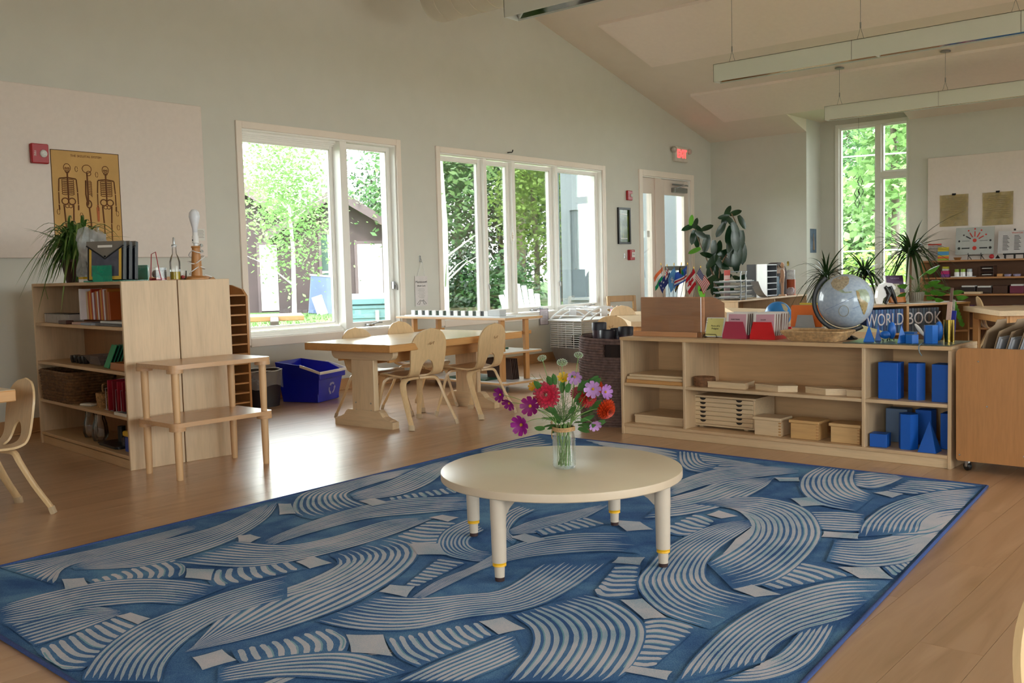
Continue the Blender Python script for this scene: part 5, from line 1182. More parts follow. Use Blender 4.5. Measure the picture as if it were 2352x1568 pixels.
# framed picture
t = thing('framed_picture', 'green forest photo in a black frame beside the door', 'picture', (10.16, WY-.001, 1.55)); m = MB(); fw_, fh_ = .135, .225
for a, b, c, d in ((-fw_, fw_, fh_-.025, fh_), (-fw_, fw_, -fh_, -fh_+.025), (-fw_, -fw_+.025, -fh_+.025, fh_-.025), (fw_-.025, fw_, -fh_+.025, fh_-.025)): m.box(a, b, -.025, 0, c, d)
m.build('frame', BLACK, t); pm_ = bpy.data.materials.new('forest_print'); pm_.use_nodes = True; _n = pm_.node_tree; _b = _n.nodes['Principled BSDF']
_n.links.new(_ramp(_n, _noise(_n, _coord(_n, (1, 1, .5)), 14, 5, .7, 1), [(.3, srgb('#182114')), (.5, srgb('#3c5a22')), (.65, srgb('#6c7a2e')), (.8, srgb('#8a5a30'))]), _b.inputs['Base Color']); _b.inputs['Roughness'].default_value = .2
m = MB(); m.box(-fw_+.025, fw_-.025, -.006, 0, -fh_+.025, fh_-.025); m.build('print', pm_, t); m = MB(); m.box(-.08, .08, -.008, -.006, .14, .15); m.box(-.08, .08, -.008, -.006, -.16, -.152); m.build('caption_line', WHITEP, t)
# exit sign
t = thing('exit_sign', 'lit red exit sign with two lamp heads above the door', 'sign', (11.53, WY-.001, 2.53)); m = MB(); m.box(-.16, .16, -.05, 0, -.1, .1, .006); m.build('housing', plain('sign_white', '#cfc9be', .5), t)
EXR = plain('exit_red', '#ff2a22', .5, .02, emit=(1, .03, .03), es=1.6); text('EXIT', .15, EXR, t, (.0, -.0515, 0), (PI/2, 0, 0), extrude=.001, bold=.004, sx=.8)
for s_ in (-1, 1): m = MB(); m.sphere((s_*.2, -.05, .05), .045, 12, 8, (1, .8, .9)); m.build('lamp_head', plain('lamp_head_grey', '#b5ada4', .4), t, 60); m = MB(); m.cyl((s_*.15, -.03, .03), (s_*.19, -.04, .05), .012, n=8); m.build('lamp_arm', GREYM, t)
m = MB(); zs = []
t = thing('window_mobile', 'pale ring mobile hanging in the wide window', 'mobile', (7.99, WY-.02, 1.40)); m = MB(); m.tube([(.028*math.cos(a), .004*math.sin(3*a), .085*math.sin(a)) for a in [k*2*PI/24 for k in range(24)]], .003, 5, closed=True); m.build('ring', WHITEP, t)
for k in range(7): m = MB(); m.tube([(-.014*math.sin(PI*(k+.5)/7), 0, -.05+.014*k), (.014*math.sin(PI*(k+.5)/7), 0, -.05+.014*k)], .003, 5); m.build('bead_bar', plain('mobile_wood', '#c7a687', .6), t)
m = MB(); m.cyl((0, 0, .085), (0, 0, .85), .0012, n=4); m.build('thread', WHITEP, t)
# ---- bins
t = thing('waste_basket', 'black mesh waste basket with a clear liner bag', 'bin', (4.56, 6.44, 0)); MESH = plain('mesh_black', '#252023', .5, .2, 80)
m = MB(); m.lathe([(0, .004), (.115, .004), (.14, .275), (.145, .285), (.148, .285), (.142, .27), (.118, 0), (0, 0)], 32); m.build('basket', MESH, t, 40)
BAG = film('liner_plastic', (.75, .73, .72), .28, .12); m = MB()
def bagf(u, v): a = u*2*PI; r = .147+.006*math.sin(7*a)*v+.004*math.sin(13*a+3*v); z = .288-.13*v+.02*math.sin(3*a)*v; return (r*math.cos(a)*(1-.02*v), r*math.sin(a)*(1-.02*v), z)
m.grid(bagf, 56, 8); m.build('liner_bag', BAG, t, 180); m = MB(); m.tube([(.147*math.cos(a), .147*math.sin(a), .287+.004*math.sin(5*a)) for a in [k*2*PI/36 for k in range(36)]], .004, 5, closed=True); m.build('bag_rim', film('liner_rim', (.85, .87, .88), .7, .12), t, 60)
t = thing('recycling_bin', 'blue recycling bin with white handle under the big window', 'bin', (4.97, 6.37, 0), R(20)); BLU = plain('bin_blue', '#141fae', .35, .05)
def bin_shell(mb, off):
    b0, b1 = .15-off, .19-off; fy, by = -.16+off, .17-off
    lo = [(-b0, fy, .004+off), (b0, fy, .004+off), (b0, by, .004+off), (-b0, by, .004+off)]; hi = [(-b1, fy-.035, .235), (b1, fy-.035, .235), (b1, -.06, .30), (b1, by+.04, .33), (-b1, by+.04, .33), (-b1, -.06, .30)]
    mb.add(lo+hi, [(3, 2, 1, 0), (0, 1, 5, 4), (1, 2, 7, 6, 5), (2, 3, 8, 7), (3, 0, 4, 9, 8)])
m = MB(); bin_shell(m, 0); bin_shell(m, .006)
m.add([(-.19, -.195, .235), (.19, -.195, .235), (.19, -.06, .30), (.19, .21, .33), (-.19, .21, .33), (-.19, -.06, .30)]+[(-.184, -.189, .235), (.184, -.189, .235), (.184, -.06, .30), (.184, .204, .33), (-.184, .204, .33), (-.184, -.06, .30)], [(i, (i+1) % 6, 6+(i+1) % 6, 6+i) for i in range(6)])
m.build('bin_body', BLU, t); m = MB(); m.box(-.2, .2, -.212, -.194, .19, .238, .006); m.build('front_lip', BLU, t); 
for x in (-.15, .15): m = MB(); m.box(x-.012, x+.012, -.166, -.15, .006, .19, .004); m.build('corner_rib', BLU, t)
m = MB(); strap(m, [(-.203, -.03, .30), (-.205, -.12, .275), (-.205, -.215, .245), (-.1, -.222, .245), (.1, -.222, .245), (.205, -.215, .245), (.205, -.12, .275), (.203, -.03, .30)], (0, 0, 1), .022, .008); m.build('handle', WHITEP, t, 40)
m = MB()
for k in range(3):
    a0 = PI/2+2*PI*k/3; P = [Vector((.042*math.cos(a0+s_), 0, .042*math.sin(a0+s_))) for s_ in (-.75, -.35, .1, .5)]
    vs = []
    for p in P: n_ = p.normalized()*.008; vs += [(p.x-n_.x, -.0015, .1+p.z-n_.z), (p.x+n_.x, -.0015, .1+p.z+n_.z)]
    m.add(vs, [(2*i, 2*i+1, 2*i+3, 2*i+2) for i in range(3)]); p = P[-1]; q = p.normalized(); tn = Vector((-q.z, 0, q.x)); m.add([tuple(p+q*.017+Vector((0, -.0015, .1))), tuple(p-q*.017+Vector((0, -.0015, .1))), tuple(p+tn*.024+Vector((0, -.0015, .1)))], [(0, 1, 2)])
o = m.build('recycling_logo', plain('logo_pale', '#a9a6cf', .6), t); o.location = (.03, -.1615, .004); o.rotation_euler = (R(8.6), 0, 0)
# ---- rolling bench contents
bm_ = Matrix.LocRotScale(Vector((6.08, 5.20, 0)), Euler((0, 0, R(-3))), None); DGR = plain('dark_green_square', '#1d3a26', .5, .2)
t = thing('tile_rack', 'long white rack of dark green squares on the rolling bench', 'rack', bm_ @ Vector((.04, .10, .6325)), R(-3)); m = MB(); m.box(.0, .20, .0, 1.22, 0, .008, .002); m.build('rack_base', WLAM, t)
yy = .16
for k in range(11):
    m = MB(); m.box(.02, .06, yy, yy+.05, .008, .052, .002); m.build('white_block', WHITEP, t)
    if k < 10: m = MB(); m.box(.03, .07, yy+.052, yy+.092, .008, .048, .001); m.build('green_square', DGR if k % 4 else plain('charcoal_square', '#242a30', .5), t)
    yy += .094
m = MB(); m.box(.0, .08, .0, .14, .0, .05, .003); put('white_tray', 'plain white box at the end of the green square rack', 'box', m, plain('pale_grey_box', '#b9bcbd', .5), bm_ @ Vector((.05, .11, .6415)), R(-3))
m = MB(); m.box(0, .3, 0, .4, 0, .012, .002); put('green_cutting_mat', 'green mat on the middle shelf of the rolling bench', 'mat', m, plain('mat_green', '#1f5d3f', .5), bm_ @ Vector((.05, .3, .3405)), R(-3)); m = MB(); m.box(0, .32, 0, .5, 0, .01, .002); put('green_cutting_mat', 'green mat on the bottom shelf of the rolling bench', 'mat', m, plain('mat_green2', '#1c4a34', .5), bm_ @ Vector((.05, .3, .0855)), R(-3))
DKBD = plain('dark_board', '#4a352d', .6, .2)
for k in range(5): m = MB(); m.box(0, .006, 0, .3, 0, .18); put('dark_panel_board', 'thin dark brown board leaning under the rolling bench', 'board', m, DKBD, bm_ @ Vector((.24+.02*k, .16, .0855)), R(-3), rot=(0, -.12, R(-3)), group='dark boards under the rolling bench')
# ---- things on top of the tall shelves
ZT = 1.0105
def top(lx, ly): return lsp(lx, ly, ZT)
LG = leafmat('spider_leaf', srgb('#4f7434'), .25, .4, .3, 8); LGP = leafmat('spider_leaf_pale', srgb('#8aa35c'), .2, .4, .3, 8)
def blade(m, p0, d0, L, w_, droop, n=9, up=1.0, zfn=None):
    d_ = Vector((math.cos(d0), math.sin(d0), 0)); s_ = Vector((-d_.y, d_.x, 0)); vs = []; fs = []
    for i in range(n+1):
        t = i/n; c = Vector(p0)+d_*(L*t*(.55+.45*t if up < 1.5 else .35+.4*t))+Vector((0, 0, L*(up*t-droop*t*t))); w2 = w_*(1-t**2.2)*(.6+.4*min(1, t*4))
        if zfn: c.z = max(c.z, zfn(c)+.006*(1-t)+.002)
        vs += [c-s_*w2+Vector((0, 0, w2*.35)), c, c+s_*w2+Vector((0, 0, w2*.35))]
    for i in range(n): fs += [(3*i, 3*i+1, 3*i+4, 3*i+3), (3*i+1, 3*i+2, 3*i+5, 3*i+4)]
    m.add(vs, fs)
t = thing('spider_plant', 'bushy spider plant in a brown pot on the tall shelf', 'plant', top(.13, .98)); m = MB(); m.lathe([(0, 0), (.06, 0), (.085, .12), (.09, .125), (.09, .14), (.08, .14), (.076, .12)], 24); m.build('pot', plain('brown_pot', '#3c221b', .5), t, 40); m = MB(); m.lathe([(0, .12), (.078, .12)], 16); m.build('soil', plain('soil', '#2b2018', .9, .3), t)
rn = random.Random(5); _inv = tsm.inverted(); _pl = Vector(t.location)
def overshelf(c):
    q = _inv @ (c+_pl); return 0.0 if -.01 < q.x < .66 and -.02 < q.y < 1.42 else -9
for k in range(250):
    m = MB(); a = rn.uniform(0, 2*PI); L = rn.uniform(.18, .36); blade(m, (rn.uniform(-.05, .05), rn.uniform(-.05, .05), .14), a, L, rn.uniform(.009, .013), rn.uniform(1.4, 2.6), 9, rn.uniform(1.4, 2.3), overshelf); m.build('leaf', LG if k % 4 else LGP, t, 180)
for k in range(14): m = MB(); a = rn.uniform(0, 2*PI); blade(m, (rn.uniform(-.03, .03), rn.uniform(-.03, .03), .13), a, rn.uniform(.26, .36), .012, rn.uniform(.45, .8), 9, 1.2, overshelf); m.build('leaf', LG, t, 180)
m = MB(); m.tube([(0, .05, .2), (-.05, .25, .1), (-.05, .33, -.02), (-.02, .36, -.1)], .0018, 5); m.build('runner', LGP, t)
# plastic bag
t = thing('plastic_bag', 'crumpled clear plastic bag beside the spider plant', 'bag', top(.13, .72)); m = MB()
def bg(u, v):
    a = u*2*PI; r = (.062+.012*math.sin(3*a+6*v)+.008*math.sin(9*a-5*v))*(1+.12*math.sin(v*PI)); z = .30*v+.025*math.sin(2*a+1)*v; 
    if v > .8: r *= 1-.25*math.sin((v-.8)*8)*math.cos(2*a)
    return (r*math.cos(a), 1.45*r*math.sin(a), z)
m.grid(bg, 36, 16); m.build('bag_film', film('bag_plastic', (.62, .64, .66), .5, .15), t, 35); m = MB(); m.box(-.03, .03, -.05, .045, .002, .11, .01); m.build('dark_contents', plain('bag_contents', '#3b3d42', .6, .2), t); m = MB(); m.box(-.035, .03, -.05, .05, .11, .22, .01); m.build('pale_contents', plain('bag_contents2', '#85888a', .6, .2), t)
m = MB(); m.box(-.03, .0, -.05, .02, 0, .018, .001); o = put('tape_box', 'small white and yellow box at the shelf edge', 'box', m, WHITEP, top(.04, .60), LR); m = MB(); m.box(-.031, .001, -.051, .021, .018, .03, .001); m.build('yellow_lid', plain('yellow_lid', '#c5a113', .5), o)
# folders in green rack
t = thing('file_rack', 'green plastic file rack holding dark envelopes', 'rack', top(.085, .37), R(28)); GRP_ = film('green_acrylic', (.02, .3, .18), .75, .15); m = MB(); m.box(-.06, .2, -.12, .12, 0, .006); m.box(-.064, -.06, -.06, .06, .0, .09); m.box(.19, .2, -.12, .05, 0, .09); m.build('rack_body', GRP_, t)
ENV = plain('envelope_dark', '#11141a', .35, .2); 
for k, (lab, cc) in enumerate((('dark zip envelope with yellow framed grey front panel', '#4b4c58'), ('black zip envelope behind the yellow framed one', None), ('black zip envelope at the back of the green rack', None))):
    e_ = thing('zip_envelope', lab, 'folder', top(.055+.042*k, .35+.022*k), LR, rot=(0, .09, R(28)), group='envelopes in the green rack'); m = MB(); m.box(0, .028, -.115, .115, .008, .225, .004); m.build('pouch', ENV, e_)
    m = MB(); m.prism([(-.117, .225), (.117, .225), (.115, .195), (.03, .145), (.0, .125), (-.03, .145), (-.115, .195)], -.004, 0, 0); fl_ = m.build('flap', plain('flap_grey', '#6f6a62', .4, .1), e_); m = MB(); m.tube([(-.005, -.116, .2), (-.005, -.03, .147), (-.005, 0, .127), (-.005, .03, .147), (-.005, .116, .2)], .004, 5); m.build('flap_edge', ENV, fl_); m = MB(); m.sphere((-.005, 0, .14), .006, 8, 6); m.build('snap', DKMETAL, fl_)
    if k == 0:
        m = MB(); m.box(-.002, 0, -.1, .1, .012, .2); m.build('yellow_border', plain('yellow_border', '#c8a23f', .5), e_); m = MB(); m.box(-.003, -.002, -.085, .085, .03, .2); m.build('grey_panel', plain('grey_panel_print', cc, .4, .25, 20), e_); m = MB(); m.box(-.0055, -.004, -.045, .045, .19, .203); m.build('white_label', PAPER, e_)
# red wire frame, box of stones
t = thing('red_wire_stand', 'bent red wire stand next to the black envelopes', 'stand', top(.235, .10), LR); m = MB(); m.tube([(0, .07, 0), (0, .045, .145), (0, -.01, .155), (0, -.045, .05), (0, -.07, 0)], .0025, 5); m.tube([(0, .07, .003), (0, -.07, .003)], .0025, 5); m.build('wire', plain('red_wire', '#a01624', .4), t, 60)
t = thing('specimen_box', 'clear box of grey and red specimens on the shelf top', 'box', top(.27, .16), LR); m = MB(); m.box(-.03, .03, -.05, .05, 0, .07); m.build('clear_case', CLEAR, t); m = MB(); m.box(-.027, .027, -.045, .045, .001, .012); m.build('red_base', REDP, t)
for y in (-.022, .024): m = MB(); m.sphere((0, y, .036), .022, 10, 8, (.9, .9, 1)); m.build('grey_specimen', plain('grey_specimen', '#a9a39c', .7, .3, 40), t)
t = thing('oil_bottle', 'glass bottle with metal pourer and golden oil', 'bottle', top(.335, .075)); m = MB(); m.lathe([(0, .002), (.027, .002), (.029, .01), (.029, .1), (.022, .125), (.012, .145), (.011, .18), (.013, .182), (.013, .188)], 20); m.build('glass', CLEAR, t, 40); m = MB(); m.lathe([(0, .004), (.026, .004), (.0265, .045), (0, .045)], 20); m.build('oil', plain('oil', '#b39a2a', .1, .05), t, 40); m = MB(); m.lathe([(.014, .186), (.013, .194), (.006, .198), (.005, .23), (.003, .235)], 12); m.build('pourer', CHROME, t, 40)
for k, (lx, ly) in enumerate(((.375, .05), (.40, .1))): 
    t = thing('small_dish', 'small glass dish with red bits beside the oil bottle' if k == 0 else 'small clear glass cup by the lamp base', 'dish', top(lx, ly+.02)); m = MB(); m.lathe([(.012, 0), (.02, .006), (.022, .03+.02*k), (.0205, .03+.02*k), (.018, .008), (0, .004)], 16); m.build('glass', CLEAR, t, 40)
    if k == 0: m = MB(); m.sphere((0, 0, .014), .012, 8, 6); m.build('red_bits', REDP, t)
t = thing('bulb_lamp', 'bare bulb lamp on a turned wooden base with wound white cord', 'lamp', top(.45, .05)); LW = wood('lamp_wood', '#b57c42', 2)
m = MB(); m.lathe([(0, 0), (.062, 0), (.062, .008), (.05, .016), (.03, .02), (.027, .1), (.021, .17), (.022, .176), (.026, .178), (.024, .186), (0, .187)], 24); m.build('base', LW, t, 40); m = MB(); m.lathe([(.012, .187), (.012, .2), (.018, .204), (.018, .24), (.014, .245), (.014, .262), (0, .262)], 18); m.build('socket', WHITEP, t, 40); m = MB(); m.lathe([(.0, .255), (.013, .262), (.015, .285), (.026, .33), (.03, .35), (.027, .372), (.014, .388), (0, .392)], 20); m.build('bulb', plain('bulb_white', '#dcdfe6', .25, .02), t, 60); m = MB(); m.box(-.019, -.017, -.004, .004, .215, .223); m.build('switch', BLACK, t)
m = MB(); P = [( (.036+.012*math.sin(2.3*a))*math.cos(a), (.036+.012*math.sin(2.3*a))*math.sin(a), .02+.016*a/2+.014*math.sin(1.7*a)) for a in [k*.42 for k in range(48)]]; m.tube(P, .0028, 5); m.tube([(.03, -.03, .025), (.075, -.03, .012), (.09, .02, .004), (.05, .07, .004)], .0028, 5); m.build('cord', WHITEP, t, 60)
# ---- things in the tall shelf
def sh(lx, ly, z): return lsp(lx, ly, z+.0005)
z1, z2, z3, z4 = .765, .525, .285, .075
m = MB(); m.box(0, .09, 0, .42, 0, .055, .002); o = put('card_box', 'long low white box of index cards on the top shelf', 'box', m, plain('index_white', '#b5aca4', .6, .1), sh(.05, .93, z1), LR); m = MB(); m.box(-.001, .091, 0, .42, .055, .058); m.build('dark_lid', BLACK, o)
for k in range(18): m = MB(); m.box(-.001, .0, .01+.022*k, .012+.022*k, .002, .055); m.build('card_gap', plain('gap_grey', '#5d554f', .7), o)
m = MB(); m.box(0, .045, 0, .13, 0, .022, .003); put('brown_case', 'flat dark red brown case in front of the card box', 'case', m, plain('case_redbrown', '#4a2418', .4), sh(.002, .84, z1), LR)
bc = ['#d8d3d8', '#c9b58e', '#b8541c', '#cf8a1f', '#a83418', '#d6d0d4', '#8a3a3a', '#b86a1c', '#d9d4d0', '#8c2a20', '#c78a26', '#b14c1a', '#d4cdd0', '#8a4a1e', '#a8641e', '#a04a18']
yb = .72; nm_ = ['white', 'tan', 'rust orange', 'amber', 'brick red', 'white spined', 'maroon', 'dark orange', 'cream', 'deep red', 'golden', 'burnt orange', 'pale pink', 'brown', 'ochre', 'russet']
for k, c in enumerate(bc):
    w_ = .028 if k == 0 else rn.uniform(.012, .024); h_ = .165+rn.uniform(-.01, .015)+(.0 if k else .0); m = MB(); m.box(0, .13, -w_, 0, 0, h_, .001); put('workbook', nm_[k]+' upright workbook on the top shelf of the tall shelf', 'book', m, plain('book_%d' % k, c, .5, .06), sh(.07 if k else .04, yb, z1+.028), LR, group='workbooks on the top shelf', rot=(-.05 if k else 0, 0, LR)); yb -= w_+.0045
m = MB(); m.box(0, .18, 0, .16, 0, .012, .001); put('notebook', 'pale blue notebook lying under the workbooks', 'book', m, plain('notebook_blue', '#9aa4b4', .6), sh(.02, .50, z1), LR); m = MB(); m.box(0, .18, 0, .14, 0, .014, .001); put('notebook', 'pinkish notebook lying under the white workbook', 'book', m, plain('notebook_pink', '#b8988c', .6), sh(.02, .66, z1), LR); m = MB(); m.box(0, .2, 0, .36, 0, .012, .001); put('notebook', 'grey ring binder lying at the shelf end', 'book', m, plain('binder_grey', '#5d5a5c', .5, .2), sh(.025, .09, z1), LR); m = MB(); m.box(0, .16, 0, .34, 0, .012, .001); put('paper_pad', 'white paper pad under the upright workbooks', 'book', m, PAPER, sh(.06, .13, z1+.0125), LR)
# second shelf
for k, (ly, r_) in enumerate(((1.0, .03), (.93, .026), (.87, .03), (.82, .022))): m = MB(); m.lathe([(0, 0), (r_*.8, 0), (r_, .03), (r_*.95, .045), (0, .046)], 14); put('metal_weight', 'dark metal cup in the row on the second shelf', 'cup', m, plain('dark_cup', '#2c2622', .3, .2, metal=.7), sh(.10, ly, z2), 0, 40, 'dark metal cups')
t = thing('glass_dish', 'dark oven dish of glass on the second shelf', 'dish', sh(.14, .62, z2), LR); m = MB(); m.add([(-.06, -.08, .005), (.06, -.08, .005), (.06, .08, .005), (-.06, .08, .005), (-.09, -.11, .06), (.09, -.11, .06), (.09, .11, .06), (-.09, .11, .06)], [(0, 1, 2, 3), (0, 1, 5, 4), (1, 2, 6, 5), (2, 3, 7, 6), (3, 0, 4, 7)]); m.build('glass', film('smoked_glass', (.16, .14, .14), .6, .08), t); m = MB(); m.box(-.03, .03, -.04, .04, .006, .03, .003); m.build('contents', plain('dish_contents', '#4b423c', .4, .3), t)
for k in range(4): m = MB(); m.box(0, .004, -.055, .055, 0, .135, .0005); put('green_card', 'bright green booklet leaning at the front of its set' if k == 0 else 'green booklet leaning behind the front one', 'booklet', m, plain('card_green_%d' % k, '#0f8a55' if k == 0 else '#15694a', .5, .05), sh(.04+.016*k, .37-.008*k, z2+.005), LR, group='green booklets', rot=(0, .38, LR-.15))
t = thing('wooden_tray', 'open reddish wooden tray at the second shelf end', 'tray', sh(.03, .04, z2), LR); TRW = wood('tray_wood', '#a5642f', 1); m = MB(); m.box(0, .25, 0, .24, 0, .006); m.box(0, .008, 0, .24, .006, .04); m.box(.242, .25, 0, .24, .006, .04); m.box(.008, .242, 0, .008, .006, .04); m.box(.008, .242, .232, .24, .006, .04); m.build('tray_body', TRW, t); m = MB(); m.box(.03, .2, .04, .18, .007, .03, .004); m.build('dark_contents', plain('tray_contents', '#2b2320', .5), t)
# third shelf
def basket(label, loc, rz, hx, hy, h, col, r=.009, rows=None, hole=True, nm='woven_basket'):
    t = thing(nm, label, 'basket', loc, rz); M_ = plain('weave_'+nm+str(len(bpy.data.objects)), col, .75, .4, 50); m = MB(); m.box(-hx*.9, hx*.9, -hy*.9, hy*.9, .002, .008); m.build('basket_floor', M_, t); woven(t, r*2.4, 0, int(h/(r*1.7)), hx, hy, r, M_, r, .08); return t
basket('big dark woven basket with handle slots on the third shelf', sh(.15, 1.12, z3), LR, .135, .24, .19, '#6d4c2c', .010)
t = basket('small tan handled basket on the third shelf', sh(.11, .55, z3), LR, .045, .05, .085, '#b08658', .0045, nm='handled_basket'); m = MB(); m.tube([(0, .058, .075), (0, .075, .1), (0, .07, .125), (0, .05, .13)], .005, 6); m.build('handle', plain('basket_handle', '#b58e60', .6, .2), t, 60)
m = MB(); m.box(0, .05, 0, .1, 0, .014, .005); put('white_cloth', 'folded white cloth strip on the third shelf', 'cloth', m, PAPER, sh(.05, .66, z3), LR+.3); m = MB(); m.box(0, .12, 0, .1, 0, .002); put('loose_paper', 'loose white paper sticking out above the tan basket', 'paper', m, PAPER, sh(.14, .40, z3+.135), LR, rot=(.25, -.1, LR))
t = thing('wire_file', 'wire rack holding upright red folders', 'rack', sh(.05, .09, z3), LR)
for k in range(5): m = MB(); m.tube([(.0, .05+.07*k, .004), (.0, .05+.07*k, .125), (.14, .05+.07*k, .125), (.14, .05+.07*k, .004), (.0, .05+.07*k, .004)], .0025, 5); m.build('wire_divider', CHROME, t, 60)
m = MB(); m.tube([(0, .03, .003), (0, .35, .003)], .0025, 5); m.tube([(.14, .03, .003), (.14, .35, .003)], .0025, 5); m.build('wire_base', CHROME, t, 60)
for k in range(5): m = MB(); m.box(.0, .15, 0, .008, 0, .17, .001); put('red_folder', 'red folder in the wire rack, end one facing the basket' if k == 4 else 'red folder standing in the wire rack', 'folder', m, plain('folder_red_%d' % k, ('#9c1a33', '#8a1a2c', '#a81f36', '#7c1626', '#a3182f')[k], .55, .05), sh(.035, .075+.068*k, z3+.006), LR, group='red folders in the wire rack')
m = MB(); m.box(0, .1, 0, .16, 0, .016, .001); o = put('printed_booklet', 'small white printed booklet in front of the red folders', 'booklet', m, PAPER, sh(.0, .03, z3), LR); m = MB(); m.box(.01, .09, .02, .14, .016, .0165); m.build('cover_print', plain('cover_print', '#59636e', .6, .5, 60), o)
# bottom shelf
for k, (lx, ly) in enumerate(((.12, .87), (.14, .76), (.10, .68))): m = MB(); m.lathe([(0, .003), (.035, .003), (.044, .03), (.038, .09), (.026, .13), (.027, .16), (.025, .16), (.024, .13), (.036, .09), (.042, .03), (.03, .006), (0, .006)], 22); put('glass_jar', 'clear glass jar on the bottom shelf', 'jar', m, CLEAR, sh(lx, ly, z4), 0, 40, 'clear glass jars')
t = thing('black_tray', 'black tray with dark cylinders on the bottom shelf', 'tray', sh(.12, .42, z4), LR); m = MB(); m.prism(rrect(-.08, .08, -.14, .14, .03, 4), 0, .01, 2); m.prism(rrect(-.085, .085, -.145, .145, .03, 4), .01, .016, 2); m.build('tray_body', plain('tray_black', '#17191d', .35), t, 30)
for x, y, h in ((.02, .03, .09), (.03, -.03, .06), (.01, -.07, .05), (-.02, -.1, .045)): m = MB(); m.cyl((x, y, .016), (x, y, .016+h), .022 if h > .08 else .014, n=16); m.build('dark_cylinder', BLACK if h > .08 else plain('brown_cylinder', '#3a2a22', .4), t, 40)
t = thing('play_box', 'blue box with yellow lid on the bottom shelf', 'box', sh(.05, .04, z4), LR); m = MB(); m.box(0, .16, 0, .15, 0, .085, .005); m.build('box_body', plain('box_blue', '#1741a0', .4), t); m = MB(); m.box(-.008, .165, -.008, .158, .086, .115, .006); m.build('box_lid', plain('box_yellow', '#d2ab07', .4), t); m = MB(); m.box(-.001, 0, .05, .09, .03, .05); m.build('box_label', plain('label_olive', '#8a8c3a', .5), t)
# ---- hamper with boots
HMP = plain('hamper_rope', '#6b5652', .85, .35, 40); t = thing('wicker_hamper', 'tall brown rope hamper full of rain boots', 'hamper', (5.27, 3.585, 0)); hx, hy = .185, .195
for k in range(34):
    z = .009+.0168*k; hole_ = 27 <= k <= 31; P = []
    for i in range(64):
        a = 2*PI*i/64; r = 1+.035*math.sin(.09*k)+(.008 if (i+k) % 2 else -.008); P.append((hx*r*math.copysign(abs(math.cos(a))**.75, math.cos(a)), hy*r*math.copysign(abs(math.sin(a))**.75, math.sin(a)), z+.010*math.sin(a+.6)))
    if hole_:
        i0 = 35; i1 = 45; Q = P[i1:]+P[:i0]; m = MB(); m.tube(Q, .0105, 6)
    else: m = MB(); m.tube(P, .0105, 6, closed=True)
    m.build('rope_coil', HMP, t, 60)
m = MB(); m.lathe([(0, .004), (.17, .004)], 24); m.build('hamper_floor', HMP, t); m = MB(); m.lathe([(.165, .01), (.168, .56)], 24); m.build('hamper_liner', plain('hamper_dark', '#2f2320', .9), t)
BOOT = plain('boot_plum', '#4a3a44', .4, .15); BOOTD = plain('boot_rim', '#23222c', .5)
for k, (x, y, h) in enumerate(((.0, .105, .665), (-.06, -.0, .62), (.055, -.005, .625), (.0, -.105, .64))):
    t = thing('rain_boot', 'plum rain boot standing tallest in the rope hamper' if k == 0 else 'plum rain boot low in the rope hamper', 'boot', (5.27+x, 3.585+y, .03), group='rain boots in the hamper'); m = MB(); m.lathe([(.036, .0), (.04, .2), (.046, h-.05), (.044, h-.05), (.036, .2)], 18); m.sphere((-.01, 0, .04), .045, 12, 8, (1.1, .8, .8)); m.build('boot_shaft', BOOT, t, 50); m = MB(); m.lathe([(.043, h-.085), (.049, h-.085), (.05, h-.04), (.047, h-.035), (.042, h-.04)], 18); m.build('boot_cuff', BOOTD, t, 50)
# ---- pet cage
t = thing('pet_cage', 'white wire pet cage with grey base against the window wall', 'cage', (8.83, 6.33, 0), R(-8)); CG = plain('cage_wire', '#dfe1e2', .4, .02); cx0, cx1, cy0, cy1 = -.36, .36, -.24, .24
m = MB(); m.add([(cx0+.05, cy0+.04, 0), (cx1-.05, cy0+.04, 0), (cx1-.05, cy1-.04, 0), (cx0+.05, cy1-.04, 0), (cx0, cy0, .16), (cx1, cy0, .16), (cx1, cy1, .16), (cx0, cy1, .16)], [(3, 2, 1, 0), (0, 1, 5, 4), (1, 2, 6, 5), (2, 3, 7, 6), (3, 0, 4, 7)]); m.build('base_tub', plain('cage_grey', '#8b8a8d', .45), t)
for k in range(12): z = .17+.024*k; m = MB(); m.tube([(cx0, cy0, z), (cx1, cy0, z), (cx1, cy1, z), (cx0, cy1, z)], .0032, 4, closed=True); m.build('wire_ring', CG, t)
for (xa, ya, xb_, yb_) in ((cx0, cy0, cx1, cy0), (cx0, cy0, cx0, cy1), (cx1, cy0, cx1, cy1), (cx0, cy1, cx1, cy1)):
    for k in range(5): m = MB(); m.cyl((lerp(xa, xb_, k/4), lerp(ya, yb_, k/4), .16), (lerp(xa, xb_, k/4), lerp(ya, yb_, k/4), .46), .004, n=5); m.build('wire_upright', CG, t)
m = MB(); m.box(cx0-.02, cx1+.02, cy0-.02, cy1+.02, .455, .475, .006); m.build('roof_rim', CG, t)
ar = [(x, .475+.13*(1-(x/.36)**2)) for x in [(-.36+.06*k) for k in range(13)]]
for y in (cy0, cy1): m = MB(); m.tube([(x, y, z) for x, z in ar], .012, 6); m.build('roof_arch', CG, t, 60); m = MB(); m.tube([(x*.6, y, .475+(z-.475)*.6) for x, z in ar], .01, 6); m.build('roof_arch', CG, t, 60); m = MB(); m.box(-.05, .05, y-.01, y+.01, .50, .60); m.build('roof_badge', CG, t)
for x in (-.3, -.15, 0, .15, .3): m = MB(); m.tube([(x, cy0, .475+.13*(1-(x/.36)**2)), (x, cy1, .475+.13*(1-(x/.36)**2))], .005, 5); m.build('roof_bar', CG, t)
